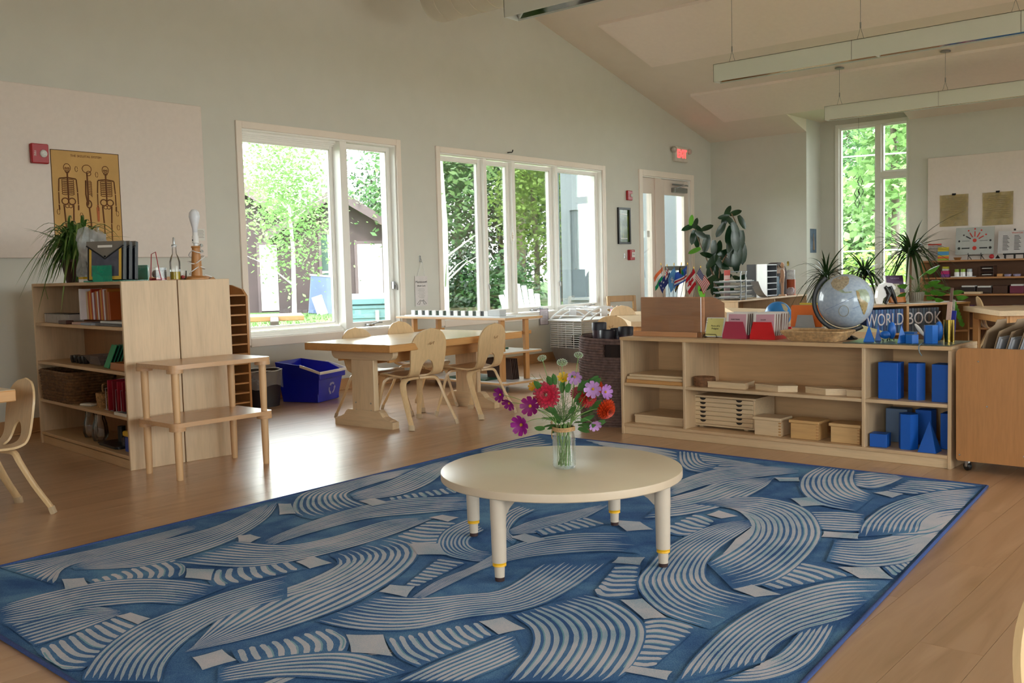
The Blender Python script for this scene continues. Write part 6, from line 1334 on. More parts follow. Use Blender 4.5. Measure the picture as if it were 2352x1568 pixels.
m = MB(); m.box(-.03, .03, cy0-.012, cy0-.002, .13, .2, .004); m.build('door_clip', WHITEP, t); m = MB(); m.box(-.2, .2, -.1, .1, .17, .3, .03); m.build('bedding_house', plain('cage_dark', '#4a4438', .9), t)
for k, (x, lab, cc) in enumerate(((.18, 'pink toy doll standing on the pet cage', '#d58ba8'), (.27, 'tan toy figure standing on the pet cage', '#b08a5c'), (.33, 'lilac toy figure standing on the pet cage', '#8f82c4'))):
    q = Matrix.LocRotScale(Vector((8.83, 6.33, 0)), Euler((0, 0, R(-8))), None) @ Vector((x, -.2, .4755)); t = thing('toy_figure', lab, 'toy', q); m = MB(); m.lathe([(0, 0), (.028, 0), (.018, .06), (.02, .09), (.008, .1), (0, .1)], 12); m.build('body', plain('toy_%d' % k, cc, .5), t, 50); m = MB(); m.sphere((0, 0, .115), .018, 10, 8); m.build('head', plain('toy_skin_%d' % k, '#d0a890', .5), t, 60)
m = MB()
def snack(u, v): return ((u-.5)*.3, .035*math.sin(PI*v)*math.sin(PI*u)*(1 if True else 0)-.0, v*.26+.02*math.sin(6*u))
m.grid(snack, 12, 10, .004); GB = bpy.data.materials.new('snack_bag_print'); GB.use_nodes = True; _n = GB.node_tree; _b = _n.nodes['Principled BSDF']; sp = _n.nodes.new('ShaderNodeSeparateXYZ'); _n.links.new(_coord(_n, (4, 4, 4)), sp.inputs[0]); _n.links.new(_ramp(_n, sp.outputs[2], [(.0, srgb('#d9d2cc')), (.3, srgb('#c9d6dc')), (.5, srgb('#d05a32')), (.62, srgb('#9cc7d6')), (.8, srgb('#5fbf2f'))]), _b.inputs['Base Color']); _b.inputs['Roughness'].default_value = .3
t = thing('feed_basket', 'orange woven basket by the pet cage', 'basket', (8.05, 5.62, 0)); m = MB(); OB = plain('orange_weave', '#b8702f', .7, .4, 40); m.lathe([(0, .003), (.09, .003)], 16); m.build('basket_floor', OB, t); woven(t, .02, 0, 7, .09, .11, .008, OB, .008, .25)
o = put('feed_bag', 'green and white feed bag standing in the orange basket', 'bag', m, GB, (8.05, 5.62, .03)); bpy.data.objects.remove(o)
m = MB(); m.grid(snack, 12, 10, .004); o = put('feed_bag', 'green and white feed bag standing in the orange basket', 'bag', m, GB, (8.05, 5.62, .02), 0, 60, rot=(.1, -.25, R(-50)))
# ================================================================ the rug
BANDS = [
 (1, '1340,1010 1450,1022 1560,1040', '1400,1030 1480,1045 1570,1075', 5), (1, '1100,1035 1180,1012 1250,1000', '1110,1050 1200,1030 1270,1020', 5),
 (1, '1580,1040 1650,1052 1750,1068', '1600,1078 1680,1075 1760,1070', 6), (1, '1560,1035 1562,1060 1580,1078 1620,1085', '1600,1040 1605,1055 1620,1065 1650,1070', 4),
 (1, '0,1304 142,1278 283,1247 454,1202', '120,1342 147,1304 227,1281 317,1258 454,1213', 9), (0, '142,1332 193,1329 204,1346 150,1358'), (0, '428,1307 493,1309 485,1335 425,1329'),
 (1, '212,1331 222,1337 220,1344', '388,1283 420,1302 412,1327', 9), (1, '164,1301 283,1264 425,1230 510,1205 601,1162', '170,1309 317,1301 431,1275 539,1236 612,1190 640,1152', 9),
 (0, '639,1158 668,1158 680,1181 642,1184'), (1, '804,1136 890,1108 972,1073 1042,1054', '814,1149 915,1136 991,1105 1029,1070', 8), (1, '896,1143 901,1148 906,1152', '1029,1120 1038,1126 1048,1133', 9),
 (1, '966,1073 814,1101 706,1130 677,1158 687,1181 725,1192', '915,1095 845,1114 795,1133 804,1149 839,1162 850,1165', 8), (0, '823,1152 858,1145 893,1155 858,1164'),
 (1, '598,1247 687,1209 814,1168 940,1146 1086,1143', '617,1254 719,1222 845,1190 966,1178 1086,1168', 7), (0, '545,1232 575,1229 600,1236 575,1248 548,1246'),
 (1, '499,1309 493,1332 516,1349', '655,1290 672,1302 690,1310', 7), (0, '680,1292 719,1279 763,1295 712,1308'),
 (1, '540,1245 655,1254 763,1235 890,1197 979,1190', '400,1290 560,1301 687,1285 814,1254 915,1222 998,1190', 8),
 (0, '985,1190 1016,1184 1054,1190 1029,1200'), (1, '978,1200 1010,1200 1048,1203', '896,1238 953,1250 1016,1247', 7), (0, '940,1250 1010,1250 1026,1276 959,1276'),
 (1, '1086,1190 1029,1216 1007,1247 1023,1273 1086,1288 1130,1290', '1112,1216 1080,1235 1075,1250 1090,1262 1112,1268 1140,1270', 6), (1, '1004,1285 1036,1290 1067,1295', '934,1342 950,1344 966,1345', 9), (0, '871,1361 896,1345 953,1349 934,1374'),
 (1, '1165,1220 1230,1195 1320,1175 1380,1160', '1170,1228 1255,1220 1330,1195 1400,1160', 8), (1, '1195,1162 1160,1180 1147,1205 1155,1232 1180,1250', '1230,1170 1190,1190 1170,1215 1172,1228 1190,1238', 4), (0, '1170,1235 1205,1227 1252,1240 1215,1250'), (1, '1235,1218 1245,1224 1255,1230', '1340,1190 1360,1195 1390,1205', 8), (0, '1400,1195 1470,1200 1500,1218 1440,1222'),
 (0, '266,1417 300,1409 346,1423 317,1437'), (1, '258,1421 285,1433 316,1446', '93,1488 130,1530 196,1535', 9), (1, '5,1430 113,1403 187,1395 272,1400', '74,1482 170,1451 284,1409', 8),
 (1, '0,1394 113,1363 238,1338 340,1332 431,1338 516,1352', '0,1434 85,1423 170,1400 255,1389 340,1383 425,1388', 8),
 (1, '548,1493 556,1510 566,1522', '750,1444 788,1469 782,1500', 9), (0, '442,1513 510,1494 544,1519 465,1542'), (0, '795,1460 880,1460 902,1510 807,1501'),
 (1, '420,1500 560,1469 687,1431 814,1380 915,1317 953,1273 934,1247 880,1236', '440,1490 560,1380 655,1355 738,1323 782,1298 782,1287 775,1280 762,1276', 9),
 (1, '190,1568 235,1500 317,1440 431,1394 544,1355 660,1324', '363,1568 374,1525 420,1474 499,1423 590,1390 660,1372', 9),
 (1, '500,1540 560,1526 687,1507 814,1504 940,1545', '500,1568 600,1556 687,1552 780,1558 860,1568', 5),
 (1, '896,1466 922,1505 970,1530', '1090,1432 1110,1450 1130,1462', 10), (0, '1100,1430 1155,1420 1207,1447 1145,1460'),
 (1, '864,1371 953,1377 1067,1368 1160,1355 1255,1295', '731,1425 826,1444 953,1444 1067,1418 1205,1400 1305,1355 1400,1285', 9),
 (1, '947,1374 1004,1336 1080,1305 1155,1265 1230,1240 1330,1227 1440,1227', '966,1377 1040,1340 1130,1300 1230,1277 1380,1265 1470,1270', 7),
 (1, '915,1568 1004,1526 1099,1488 1180,1455', '1060,1568 1100,1550 1150,1530 1200,1505', 6), (0, '1405,1295 1420,1281 1482,1282 1470,1300'), (1, '1410,1305 1440,1303 1470,1305', '1370,1355 1390,1370 1465,1367', 7),
 (0, '1425,1380 1475,1377 1532,1422 1480,1425'), (1, '1480,1432 1530,1427 1600,1447', '1450,1527 1480,1530 1510,1525', 9), (0, '1430,1545 1450,1532 1545,1545 1532,1565'),
 (1, '1335,1368 1400,1385 1450,1415 1472,1445 1465,1490 1430,1545 1400,1568', '1182,1412 1225,1440 1237,1470 1225,1505 1180,1560 1170,1568 1160,1568', 10),
 (1, '1590,1184 1610,1186 1640,1200', '1520,1215 1560,1228 1600,1228', 6), (0, '1623,1184 1651,1174 1696,1187 1657,1193'), (1, '1537,1146 1607,1127 1670,1105 1778,1098', '1480,1190 1575,1181 1670,1158 1753,1120 1778,1098', 8), (1, '1530,1120 1607,1089 1702,1073 1835,1076', '1540,1140 1639,1110 1746,1095 1835,1086', 7),
 (0, '1778,1098 1835,1098 1838,1107 1790,1107'), (0, '1816,1146 1860,1143 1898,1162 1841,1165'), (0, '2006,1133 2038,1129 2076,1136 2050,1145'), (1, '2082,1105 2180,1110 2250,1118', '2038,1127 2080,1132 2108,1136', 7),
 (1, '1959,1092 2019,1086 2076,1098', '1962,1114 2010,1121 2076,1098', 6), (1, '1886,1073 1848,1095 1845,1127 1886,1158 1968,1174', '1962,1080 1955,1100 1962,1118 1980,1130 2010,1140', 8),
 (1, '1860,1178 1920,1178 1987,1184', '1886,1215 1940,1219 1981,1219', 8), (0, '1892,1222 1975,1227 1971,1240 1886,1235'), (0, '1924,1304 2019,1304 2057,1333 1975,1331'), (1, '2032,1304 2045,1315 2057,1326', '2082,1290 2092,1294 2098,1298', 5),
 (1, '1917,1244 2000,1244 2089,1225 2178,1203', '1898,1288 1987,1301 2089,1288 2146,1254', 8), (1, '2120,1200 2150,1180 2215,1172', '2050,1230 2140,1222 2190,1195', 6), (1, '2260,1124 2146,1133 2051,1158 1994,1196 1975,1235', '2222,1165 2152,1174 2114,1196 2104,1219 2100,1225', 9),
 (1, '1841,1295 1900,1308 1949,1326', '1746,1339 1765,1345 1791,1355', 7), (0, '1683,1355 1727,1345 1794,1368 1734,1374'), (0, '1727,1212 1722,1240 1690,1262 1660,1275 1690,1240'),
 (1, '1600,1160 1721,1143 1835,1165 1879,1215 1860,1266 1784,1330 1683,1355', '1690,1170 1720,1190 1730,1210 1721,1235 1690,1262 1650,1285 1626,1298', 10),
 (1, '1721,1196 1639,1209 1543,1254 1493,1304 1470,1345 1524,1406 1639,1444', '1727,1209 1657,1254 1620,1292 1616,1330 1645,1355 1700,1370 1746,1380', 9),
 (1, '1746,1530 1800,1500 1845,1450', '1650,1568 1760,1562 1860,1520 1920,1430', 6), (1, '1562,1568 1607,1507 1683,1437 1784,1380 1911,1342 2044,1339', '1746,1526 1760,1500 1790,1475 1840,1447 1900,1430 1960,1412', 9),
]
def rug_mat(name, stops, rough=.95):
    m, nt, bs = _nt(name); v = _coord(nt)
    f = _noise(nt, v, 420, 3, .7); f2 = _noise(nt, v, 4.0, 3, .6, .5)
    mx = nt.nodes.new('ShaderNodeMix'); mx.data_type = 'FLOAT'; mx.inputs[0].default_value = .5; nt.links.new(f, mx.inputs[2]); nt.links.new(f2, mx.inputs[3])
    nt.links.new(_ramp(nt, mx.outputs[0], stops), bs.inputs['Base Color']); bs.inputs['Roughness'].default_value = rough; bs.inputs['Specular IOR Level'].default_value = .15
    _bump(nt, bs, f, .5, .004); return m
RB = rug_mat('rug_blue', [(.38, srgb('#2f5286')), (.5, srgb('#476f9f')), (.6, srgb('#6692b6'))])
RLt = rug_mat('rug_light', [(.38, srgb('#7fa6bd')), (.47, srgb('#b3bcc8')), (.6, srgb('#cfcad1'))])
RTe = rug_mat('rug_teal', [(.3, srgb('#3f7d92')), (.5, srgb('#7fa9ba')), (.7, srgb('#a9bec8'))])
RG = thing('patterned_rug', 'large blue and grey rug with looping striped pattern', 'rug', (0, 0, 0)); RZ = .0085
m = MB(); m.prism([tuple(p[:2]) for p in RUGC], .0008, .008, 2); m.build('rug_body', RB, RG)
m = MB(); P = []
for i in range(4):
    a, b = RUGC[i], RUGC[(i+1) % 4]
    for k in range(30): P.append(a.lerp(b, k/30)+Vector((0, 0, .0065)))
m.tube(P, .0065, 6, closed=True); m.build('rug_binding', plain('rug_binding', '#33497f', .9, .15, 200), RG, 60)
_cen = sum(RUGC, Vector((0, 0, 0)))/4
def clampr(p):
    for i in range(4):
        a, b = RUGC[i], RUGC[(i+1) % 4]; e = (b-a); n_ = Vector((-e.y, e.x, 0)).normalized()
        if n_.dot(_cen-a) < 0: n_ = -n_
        d_ = n_.dot(p-a)-.012
        if d_ < 0: p = p-n_*d_
    return p
def pl(s_): return [on(2, RZ, *map(float, q.split(','))) for q in s_.split()]
def resample(P, n):
    Q = spline(P, 8) if len(P) > 2 else [P[0].lerp(P[1], k/8) for k in range(9)]
    L = [0]
    for i in range(1, len(Q)): L.append(L[-1]+(Q[i]-Q[i-1]).length)
    out = []; j = 1
    for k in range(n+1):
        d_ = L[-1]*k/n
        while j < len(L)-1 and L[j] < d_: j += 1
        out.append(Q[j-1].lerp(Q[j], (d_-L[j-1])/max(1e-9, L[j]-L[j-1])))
    return out
rb = MB(); rr_ = random.Random(11); NS = 22; zz = RZ
def ribbon(c, wd, z, mi, shift, inside):
    vs = []; ok = True; n = len(c)
    for i in range(n):
        t = (c[min(i+1, n-1)]-c[max(i-1, 0)]); t.z = 0
        t = t.normalized() if t.length > 1e-9 else Vector((1, 0, 0)); s_ = Vector((-t.y, t.x, 0))*wd[i]
        for q in (c[i]-s_, c[i]+s_):
            q = q+shift; q2 = clampr(q)
            if (q2-q).length > .035: return
            if inside and ((q2-q).length > 1e-6 or q.x > 1.78): return
            vs.append((q2.x, q2.y, z))
    rb.mi = mi; rb.add(vs, [(2*i, 2*i+1, 2*i+3, 2*i+2) for i in range(n-1)])
BANDS = [B_ for B_ in BANDS if B_[0] == 1]+[B_ for B_ in BANDS if B_[0] == 0]
for shift, inside in ((Vector((-2.45, -.15, 0)), True), (Vector((0, 0, 0)), False)):
    for B_ in BANDS:
        zz += .000002 if inside else .00001
        if B_[0] == 0:
            P = [clampr(p+shift) for p in pl(B_[1])]
            if inside and (any(p.x > 1.78 for p in P) or any((clampr(p+shift)-(p+shift)).length > 1e-6 for p in pl(B_[1]))): continue
            c = sum(P, Vector((0, 0, 0)))/len(P); Q = []
            for i in range(len(P)):                 # concave-sided patch
                a, b = P[i], P[(i+1) % len(P)]
                for k in range(4): t = k/4; p = a.lerp(b, t); p = p.lerp(c, .06*math.sin(PI*t)); Q.append((p.x, p.y, zz))
            rb.mi = 1; rb.add(Q, [tuple(range(len(Q)))]); continue
        A_, C2 = resample(pl(B_[1]), NS), resample(pl(B_[2]), NS); n = B_[3] if len(B_[1].split()) < 4 else round(B_[3]*1.25)
        if not inside:
            vs = []
            for a, b in zip(A_, C2):
                o_ = (a-b)*(.6/n); p, q = clampr(a+o_+shift), clampr(b-o_+shift); vs += [(p.x, p.y, zz), (q.x, q.y, zz)]
            rb.mi = 0; rb.add(vs, [(2*i, 2*i+1, 2*i+3, 2*i+2) for i in range(NS)])
        zz += .000002 if inside else .00001
        for k in range(n):
            f = -.05+1.1*(k+.5)/n; s0 = rr_.uniform(0, .03); s1 = 1-rr_.uniform(0, .07); c = []; wd = []
            for i in range(NS+1):
                t = lerp(s0, s1, i/NS)*NS; j = min(NS-1, int(t)); fr = t-j
                a = A_[j].lerp(A_[j+1], fr); b = C2[j].lerp(C2[j+1], fr); wob = .06/n*math.sin(5*i/NS+k*2.1)
                c.append(a.lerp(b, f+wob)); g = (a-b).length/n; u_ = i/NS
                wd.append(max(.0006, g*.5*rr_.uniform(.52, .62)*min(1, (u_*14)**.6+.1, ((1-u_)*7)**.6+.06)))
            zz += .000003; ribbon(c, wd, zz, 1, shift, inside)
            if k % 2 == 0 and not inside and rr_.random() < .6:      # a teal edge beside some stripes
                c2 = []
                for i in range(NS+1): a, b = A_[i], C2[i]; c2.append(a.lerp(b, min(1, f+.33/n)))
                zz += .000003; ribbon(c2[4:-3], [w_*.28 for w_ in wd][4:-3], zz, 2, shift, inside)
o = rb.build('rug_pattern', [RB, RLt, RTe], RG); o['kind'] = 'stuff'
# ================================================================ vase of flowers
VX, VY, VZ = 2.685, 2.04, .3125
t = thing('flower_vase', 'clear pressed glass jar tied with twine on the round table', 'vase', (VX, VY, VZ)); R_ = .0385
m = MB(); m.lathe([(0, 0), (R_-.004, 0), (R_, .005), (R_, .115), (R_-.003, .125), (R_-.005, .13), (R_-.003, .134), (R_-.003, .152), (R_-.0015, .155), (R_-.004, .156), (R_-.006, .152), (R_-.007, .13), (R_-.004, .113), (R_-.004, .008), (0, .006)], 40); m.build('jar', glassy('jar_glass', (.99, 1, .995), .45, .03), t, 50)
m = MB()
for k in range(26):
    for j in range(10):
        a = 2*PI*(k+.5*(j % 2))/26; m.sphere(((R_+.0002)*math.cos(a), (R_+.0002)*math.sin(a), .012+.010*j), .0035, 5, 4, (.8, .8, 1.2))
o = m.build('pressed_dots', glassy('dot_glass', (.99, 1, .995), .5, .02), t, 180); o['kind'] = 'stuff'
m = MB(); m.lathe([(0, .008), (R_-.0045, .008), (R_-.0045, .07), (0, .07)], 30); m.build('water', glassy('water', (.98, 1, .98), .3, 0), t, 50)
TW_ = plain('twine', '#b08d62', .9, .25, 200)
for k in range(4): m = MB(); m.tube([((R_+.0005)*math.cos(a), (R_+.0005)*math.sin(a), .134+.0035*k+.001*math.sin(3*a)) for a in [i*2*PI/30 for i in range(30)]], .0022, 5, closed=True); m.build('twine_loop', TW_, t, 60)
lft = -rt
m = MB(); b0 = lft*(R_+.002); m.tube([b0+Vector((0, 0, .14)), b0+lft*.006+Vector((0, 0, .16)), b0+lft*.002+Vector((0, 0, .168)), b0+Vector((0, 0, .145)), b0+lft*.004+Vector((0, 0, .12)), b0+lft*.002+Vector((0, 0, .1))], .002, 5); m.build('twine_bow', TW_, t, 60)
STEM = plain('stem_green', '#6d8a48', .6, .15); LEAFD = leafmat('bouquet_leaf', srgb('#3f6a33'), .25, .4, .25, 20); FERN = plain('fine_green', '#55723c', .7, .2)
depthp = Vector((VX, VY, VZ)).dot(Vector(RC[2]))
FWD = Vector(RC[2]); VC = Vector((VX, VY, 0))
def fp(px, py, d_=0.0):                            # a spot above the table, d_ metres behind the vase axis
    r = Vector(ray(px, py)); p0 = Vector((0, 0, CAMZ)); hd = math.hypot(VX, VY)+d_; k = hd/math.hypot(r.x, r.y); return p0+r*k
def petal(m, c, n_, u_, L, w_, cup=.2, tip=.5, n=4, blunt=False):
    s_ = n_.cross(u_); vs = []; fs = []
    for i in range(n+1):
        t = i/n; wd = w_*(math.sin(PI*min(1, t*.82+.12)))**.7*(1 if t < .99 else tip)
        if blunt: wd = w_*(.3+.7*t**.8)*(1 if t < .7 else (.92 if t < .95 else .55))
        c_ = c+u_*(L*t)+n_*(cup*L*t*t)
        vs += [c_-s_*wd, c_+n_*(-.12*wd), c_+s_*wd]
    for i in range(n): fs += [(3*i, 3*i+1, 3*i+4, 3*i+3), (3*i+1, 3*i+2, 3*i+5, 3*i+4)]
    m.add(vs, fs)
def stem_to(t, head, W0, nrm, r=.0016, bend=.3):
    base = Vector((VX, VY, VZ+.01))+Vector((rr_.uniform(-.02, .02), rr_.uniform(-.02, .02), 0)); neck = Vector((VX, VY, VZ+.155))+(head-Vector((VX, VY, head.z))).normalized()*min(.027, (head-Vector((VX, VY, head.z))).length)
    P = spline([base-W0, neck-W0, (neck.lerp(head, .55)+Vector((0, 0, .02)))-W0, head-W0-nrm*.004], 6); m = MB(); m.tube(P, r, 5); m.build('stem', STEM, t, 60)
def flower(nm, lab, px, py, d_, kind, col, size, nrm, group=None):
    H = fp(px, py, d_); nv = (Vector(RC[0])*nrm[0]-Vector(RC[1])*nrm[1]-FWD*nrm[2]).normalized(); t = thing(nm, lab, 'flower', Vector((VX, VY, VZ+.01)), group=group); W0 = Vector((VX, VY, VZ+.01)); c = H-W0; u0 = nv.orthogonal().normalized(); s0 = nv.cross(u0)
    M_ = leafmat('petal_'+nm+str(px), srgb(col), .18, .5, .3, 60)
    M2_ = leafmat('petal2_'+nm+str(px), mul(srgb(col), .7), .18, .5, .3, 60)
    if kind == 'zinnia':
        for ring in range(6):
            m = MB(); k_ = 20-ring*2; L = size*(1-.13*ring)
            for k in range(k_): a = 2*PI*(k+.5*(ring % 2))/k_+.1*ring; u = (u0*math.cos(a)+s0*math.sin(a)); petal(m, c+nv*(size*.1*ring)+u*size*.12, nv, (u+nv*(.12*ring-.25)).normalized(), L*.9, size*.15, .12, .7, 4, True)
            m.build('petal_ring', M_ if ring % 2 else M2_, t, 180)
        m = MB(); 
        for k in range(24): a = k*2.4; q = math.sqrt(k/24)*size*.24; u = u0*math.cos(a)+s0*math.sin(a); m.cyl(c+nv*size*.45+u*q, c+nv*size*.72+u*q*1.4, size*.03, size*.015, 4)
        m.build('flower_centre', plain('zinnia_centre'+str(px), '#8a3a2c', .6, .3), t)
    elif kind == 'cosmos':
        for k in range(8): a = 2*PI*k/8; u = u0*math.cos(a)+s0*math.sin(a); m = MB(); petal(m, c+u*size*.1, nv, (u+nv*.25).normalized(), size*.95, size*.34, .22, .75, 6, True); m.build('petal', M_, t, 180)
        m = MB(); m.sphere(c+nv*size*.08, size*.17, 10, 6); m.build('flower_centre', plain('cosmos_centre'+str(px), '#b98a1e', .7, .3), t, 60)
    elif kind == 'umbel':
        m = MB()
        for k in range(70): a = k*2.4; z = 1-2*(k+.5)/70; q = math.sqrt(max(0, 1-z*z)); p = c+(u0*math.cos(a)*q+s0*math.sin(a)*q)*size+nv*(z*.62*size); m.sphere(p, size*.095, 5, 4)
        m.build('flower_head', plain('umbel'+str(px), '#a9b8a0', .8, .25, 200), t, 60); m = MB()
        for k in range(16): a = k*2.4; m.cyl(c-nv*size*.9, c+(u0*math.cos(a)+s0*math.sin(a))*size*.75, .0006, n=4)
        m.build('flower_rays', STEM, t)
    stem_to(t, H, W0, nv, .0018 if kind == 'zinnia' else .0011); return t
flower('zinnia', 'large round crimson zinnia in the vase', 1255, 907, -.02, 'zinnia', '#c21f3f', .049, (-.15, .1, 1))
flower('zinnia', 'deep red zinnia partly behind the pale cosmos', 1350, 915, -.01, 'zinnia', '#b3160f', .034, (.25, -.1, 1)); flower('zinnia', 'orange red zinnia drooping lowest of the big blooms', 1393, 940, -.01, 'zinnia', '#c33a0c', .039, (.55, -.35, .8)); flower('zinnia', 'orange zinnia at the back of the vase', 1365, 885, .04, 'zinnia', '#bb3512', .036, (.2, .7, .6)); flower('zinnia', 'faded pink zinnia beside the deep red one', 1328, 903, .01, 'zinnia', '#b3555c', .028, (.1, .5, .9))
gm = 'magenta cosmos blooms'
flower('cosmos', 'magenta cosmos bloom furthest out on a long bare stem', 1150, 906, .0, 'cosmos', '#7d0f6b', .026, (-.6, -.1, .6), gm); flower('cosmos', 'magenta cosmos bloom next inside the outermost one', 1170, 925, -.01, 'cosmos', '#7d0f6b', .026, (-.5, -.6, .6), gm); flower('cosmos', 'magenta cosmos bloom touching the crimson zinnia', 1218, 932, -.03, 'cosmos', '#7a0c5e', .034, (-.3, 0, 1), gm); flower('cosmos', 'magenta cosmos bloom hanging lowest over the table', 1198, 975, -.04, 'cosmos', '#8c0f7d', .036, (-.55, -.2, .8), gm)
gp = 'pale lilac cosmos blooms'
flower('cosmos', 'lilac cosmos bloom standing above the zinnias', 1320, 865, -.01, 'cosmos', '#b486c0', .026, (-.1, -.4, .9), gp); flower('cosmos', 'lilac cosmos bloom in front of the deep red zinnia', 1362, 893, -.04, 'cosmos', '#b98ac6', .03, (-.2, -.1, 1), gp); flower('cosmos', 'lilac cosmos bloom on the orange zinnia', 1390, 900, -.04, 'cosmos', '#a974ba', .026, (.6, .1, .8), gp); flower('cosmos', 'lilac cosmos bloom hanging low against the hamper', 1366, 975, -.02, 'cosmos', '#b486c0', .022, (.2, -.5, .8), gp)
flower('marigold', 'small yellow bloom above the crimson zinnia', 1293, 868, .0, 'cosmos', '#c9a017', .02, (0, .4, .8)); flower('marigold', 'small yellow bloom behind the crimson zinnia edge', 1224, 888, .03, 'cosmos', '#c9900f', .016, (-.4, .2, .8))
gu = 'white umbel heads'
flower('white_umbel', 'white umbel head leaning away over the trestle table floor', 1245, 822, .02, 'umbel', '#b5c2ac', .0155, (-.3, 1, .3), gu); flower('white_umbel', 'white umbel head upright above the crimson zinnia', 1291, 832, .0, 'umbel', '#b5c2ac', .018, (0, 1, .4), gu); flower('white_umbel', 'white umbel head in front of the feed basket', 1329, 815, .03, 'umbel', '#b5c2ac', .016, (.1, 1, .3), gu)
t = thing('bouquet_greenery', 'leafy green filler stems in the flower vase', 'greenery', (VX, VY, VZ+.01)); W0 = Vector((VX, VY, VZ+.01))
for k in range(48):
    px, py = rr_.uniform(1238, 1372), rr_.uniform(870, 990); H = fp(px, py, rr_.uniform(-.03, .04))-W0; d_ = (H-Vector((0, 0, .14))); u = d_.normalized(); m = MB(); nn = (u.orthogonal()+Vector((rr_.uniform(-.5, .5), rr_.uniform(-.5, .5), .2))).normalized(); nn = (nn-u*nn.dot(u)).normalized(); petal(m, H-u*.02, nn, u, rr_.uniform(.035, .055), rr_.uniform(.008, .013), -.25, .1, 5); m.build('leaf', LEAFD, t, 180)
m = MB()
for k in range(60):
    px, py = rr_.uniform(1212, 1385), rr_.uniform(840, 975); H = fp(px, py, rr_.uniform(-.04, .04))-W0; b = Vector((0, 0, .15)); mid = b.lerp(H, .5)+Vector((rr_.uniform(-.01, .01), rr_.uniform(-.01, .01), .012)); P = spline([b, mid, H], 4); m.tube(P, .0006, 3)
    for j in range(7):
        p = P[2+j % 6]; m.cyl(p, p+Vector((rr_.uniform(-.018, .018), rr_.uniform(-.018, .018), rr_.uniform(-.004, .02))), .0004, n=3)
o = m.build('fine_foliage', FERN, t); o['kind'] = 'stuff'
m = MB()
for k in range(9): a = rr_.uniform(0, 6.28); q = rr_.uniform(.004, .03); m.cyl((q*math.cos(a), q*math.sin(a), .0), (.02*math.cos(a+1), .02*math.sin(a+1), .15), .0017, n=5)
o = m.build('cut_stems', STEM, t); o['kind'] = 'stuff'
# ================================================================ rubber plant in the corner
RUB = leafmat('rubber_leaf', srgb('#1d3a22'), .25, .22, .1, 6); RUBL = leafmat('rubber_leaf_young', srgb('#5f9a34'), .2, .3, .3, 6); POTT = plain('terracotta', '#8c5a3c', .7, .1)
RPX = 11.4
def rp(px, py, x=RPX): return on(0, x, px, py)
b0 = Vector((RPX, rp(1640, 700).y, 0)); t = thing('rubber_plant', 'tall dark rubber plant in the corner by the door', 'plant', b0)
m = MB(); m.lathe([(0, 0), (.13, 0), (.17, .26), (.18, .28), (.18, .3), (.16, .3), (.155, .27)], 24); m.build('pot', POTT, t, 40); m = MB(); m.lathe([(0, .27), (.157, .27)], 20); m.build('soil', plain('soil2', '#2b2018', .9, .3), t)
br = [[(1642, 700), (1648, 640), (1660, 600), (1685, 560), (1692, 520), (1680, 490)], [(1642, 690), (1640, 640), (1625, 600), (1608, 560), (1595, 520)], [(1644, 680), (1650, 650), (1655, 590), (1650, 575)]]
TRK = plain('plant_stem', '#6b5138', .8, .15); allp = []
for B_ in br:
    P = [Vector((0, 0, .27))]+[rp(*q, RPX+random.uniform(-.1, .1))-b0 for q in B_]; P = spline(P, 5); m = MB(); m.tube(P, [lerp(.012, .006, i/(len(P)-1)) for i in range(len(P))], 7); m.build('branch', TRK, t, 60)
def bigleaf(px, py, L, ang, tilt, mat=None, dx=0.0, nm='leaf', w_=.42):
    c = rp(px, py, RPX+dx)-b0; u = (Vector(RC[0])*math.cos(ang)-Vector(RC[1])*math.sin(ang)); n_ = (-FWD*math.cos(tilt)+Vector((0, 0, 1))*math.sin(tilt)); n_ = (n_-u*n_.dot(u)).normalized(); m = MB(); petal(m, c-u*L*.5, n_, u, L, L*w_*.5, -.12, .15, 7); m.build(nm, mat or RUB, t, 180)
for px, py, L, a in ((1672, 484, .13, 60), (1690, 488, .14, 20), (1662, 498, .12, 190), (1665, 505, .16, 250), (1680, 510, .15, -50), (1705, 510, .16, -60), (1655, 528, .17, 240), (1690, 530, .19, -70), (1675, 540, .2, -100), (1700, 555, .24, -95), (1690, 555, .22, -80), (1678, 560, .2, -100), (1705, 580, .25, -85), (1695, 590, .24, -95), (1680, 585, .2, -70), (1690, 605, .2, -80), (1588, 505, .12, 80), (1598, 512, .12, 70), (1580, 522, .15, 200), (1605, 525, .13, -40), (1625, 522, .14, 25), (1592, 545, .16, -100), (1600, 552, .17, -80), (1622, 560, .2, -100), (1612, 540, .15, -30), (1595, 575, .14, 200), (1640, 570, .17, -90), (1652, 568, .16, 80), (1665, 580, .16, 20), (1635, 600, .18, 230), (1650, 600, .17, -60), (1625, 585, .16, 160), (1660, 610, .17, -20), (1632, 618, .18, -110), (1650, 630, .18, -70), (1630, 645, .17, 220), (1655, 650, .18, -30), (1640, 660, .17, -100), (1665, 635, .17, 10), (1670, 600, .17, -40), (1622, 660, .15, 200), (1648, 675, .15, -60), (1695, 640, .13, 150), (1705, 638, .13, 30), (1668, 665, .16, 190), (1612, 672, .16, -70)):
    bigleaf(px, py, L*1.25, math.radians(a), random.uniform(-.2, .6), RUBL if (px, py) in ((1588, 505), (1595, 575), (1612, 672)) else None, random.uniform(-.2, .15))
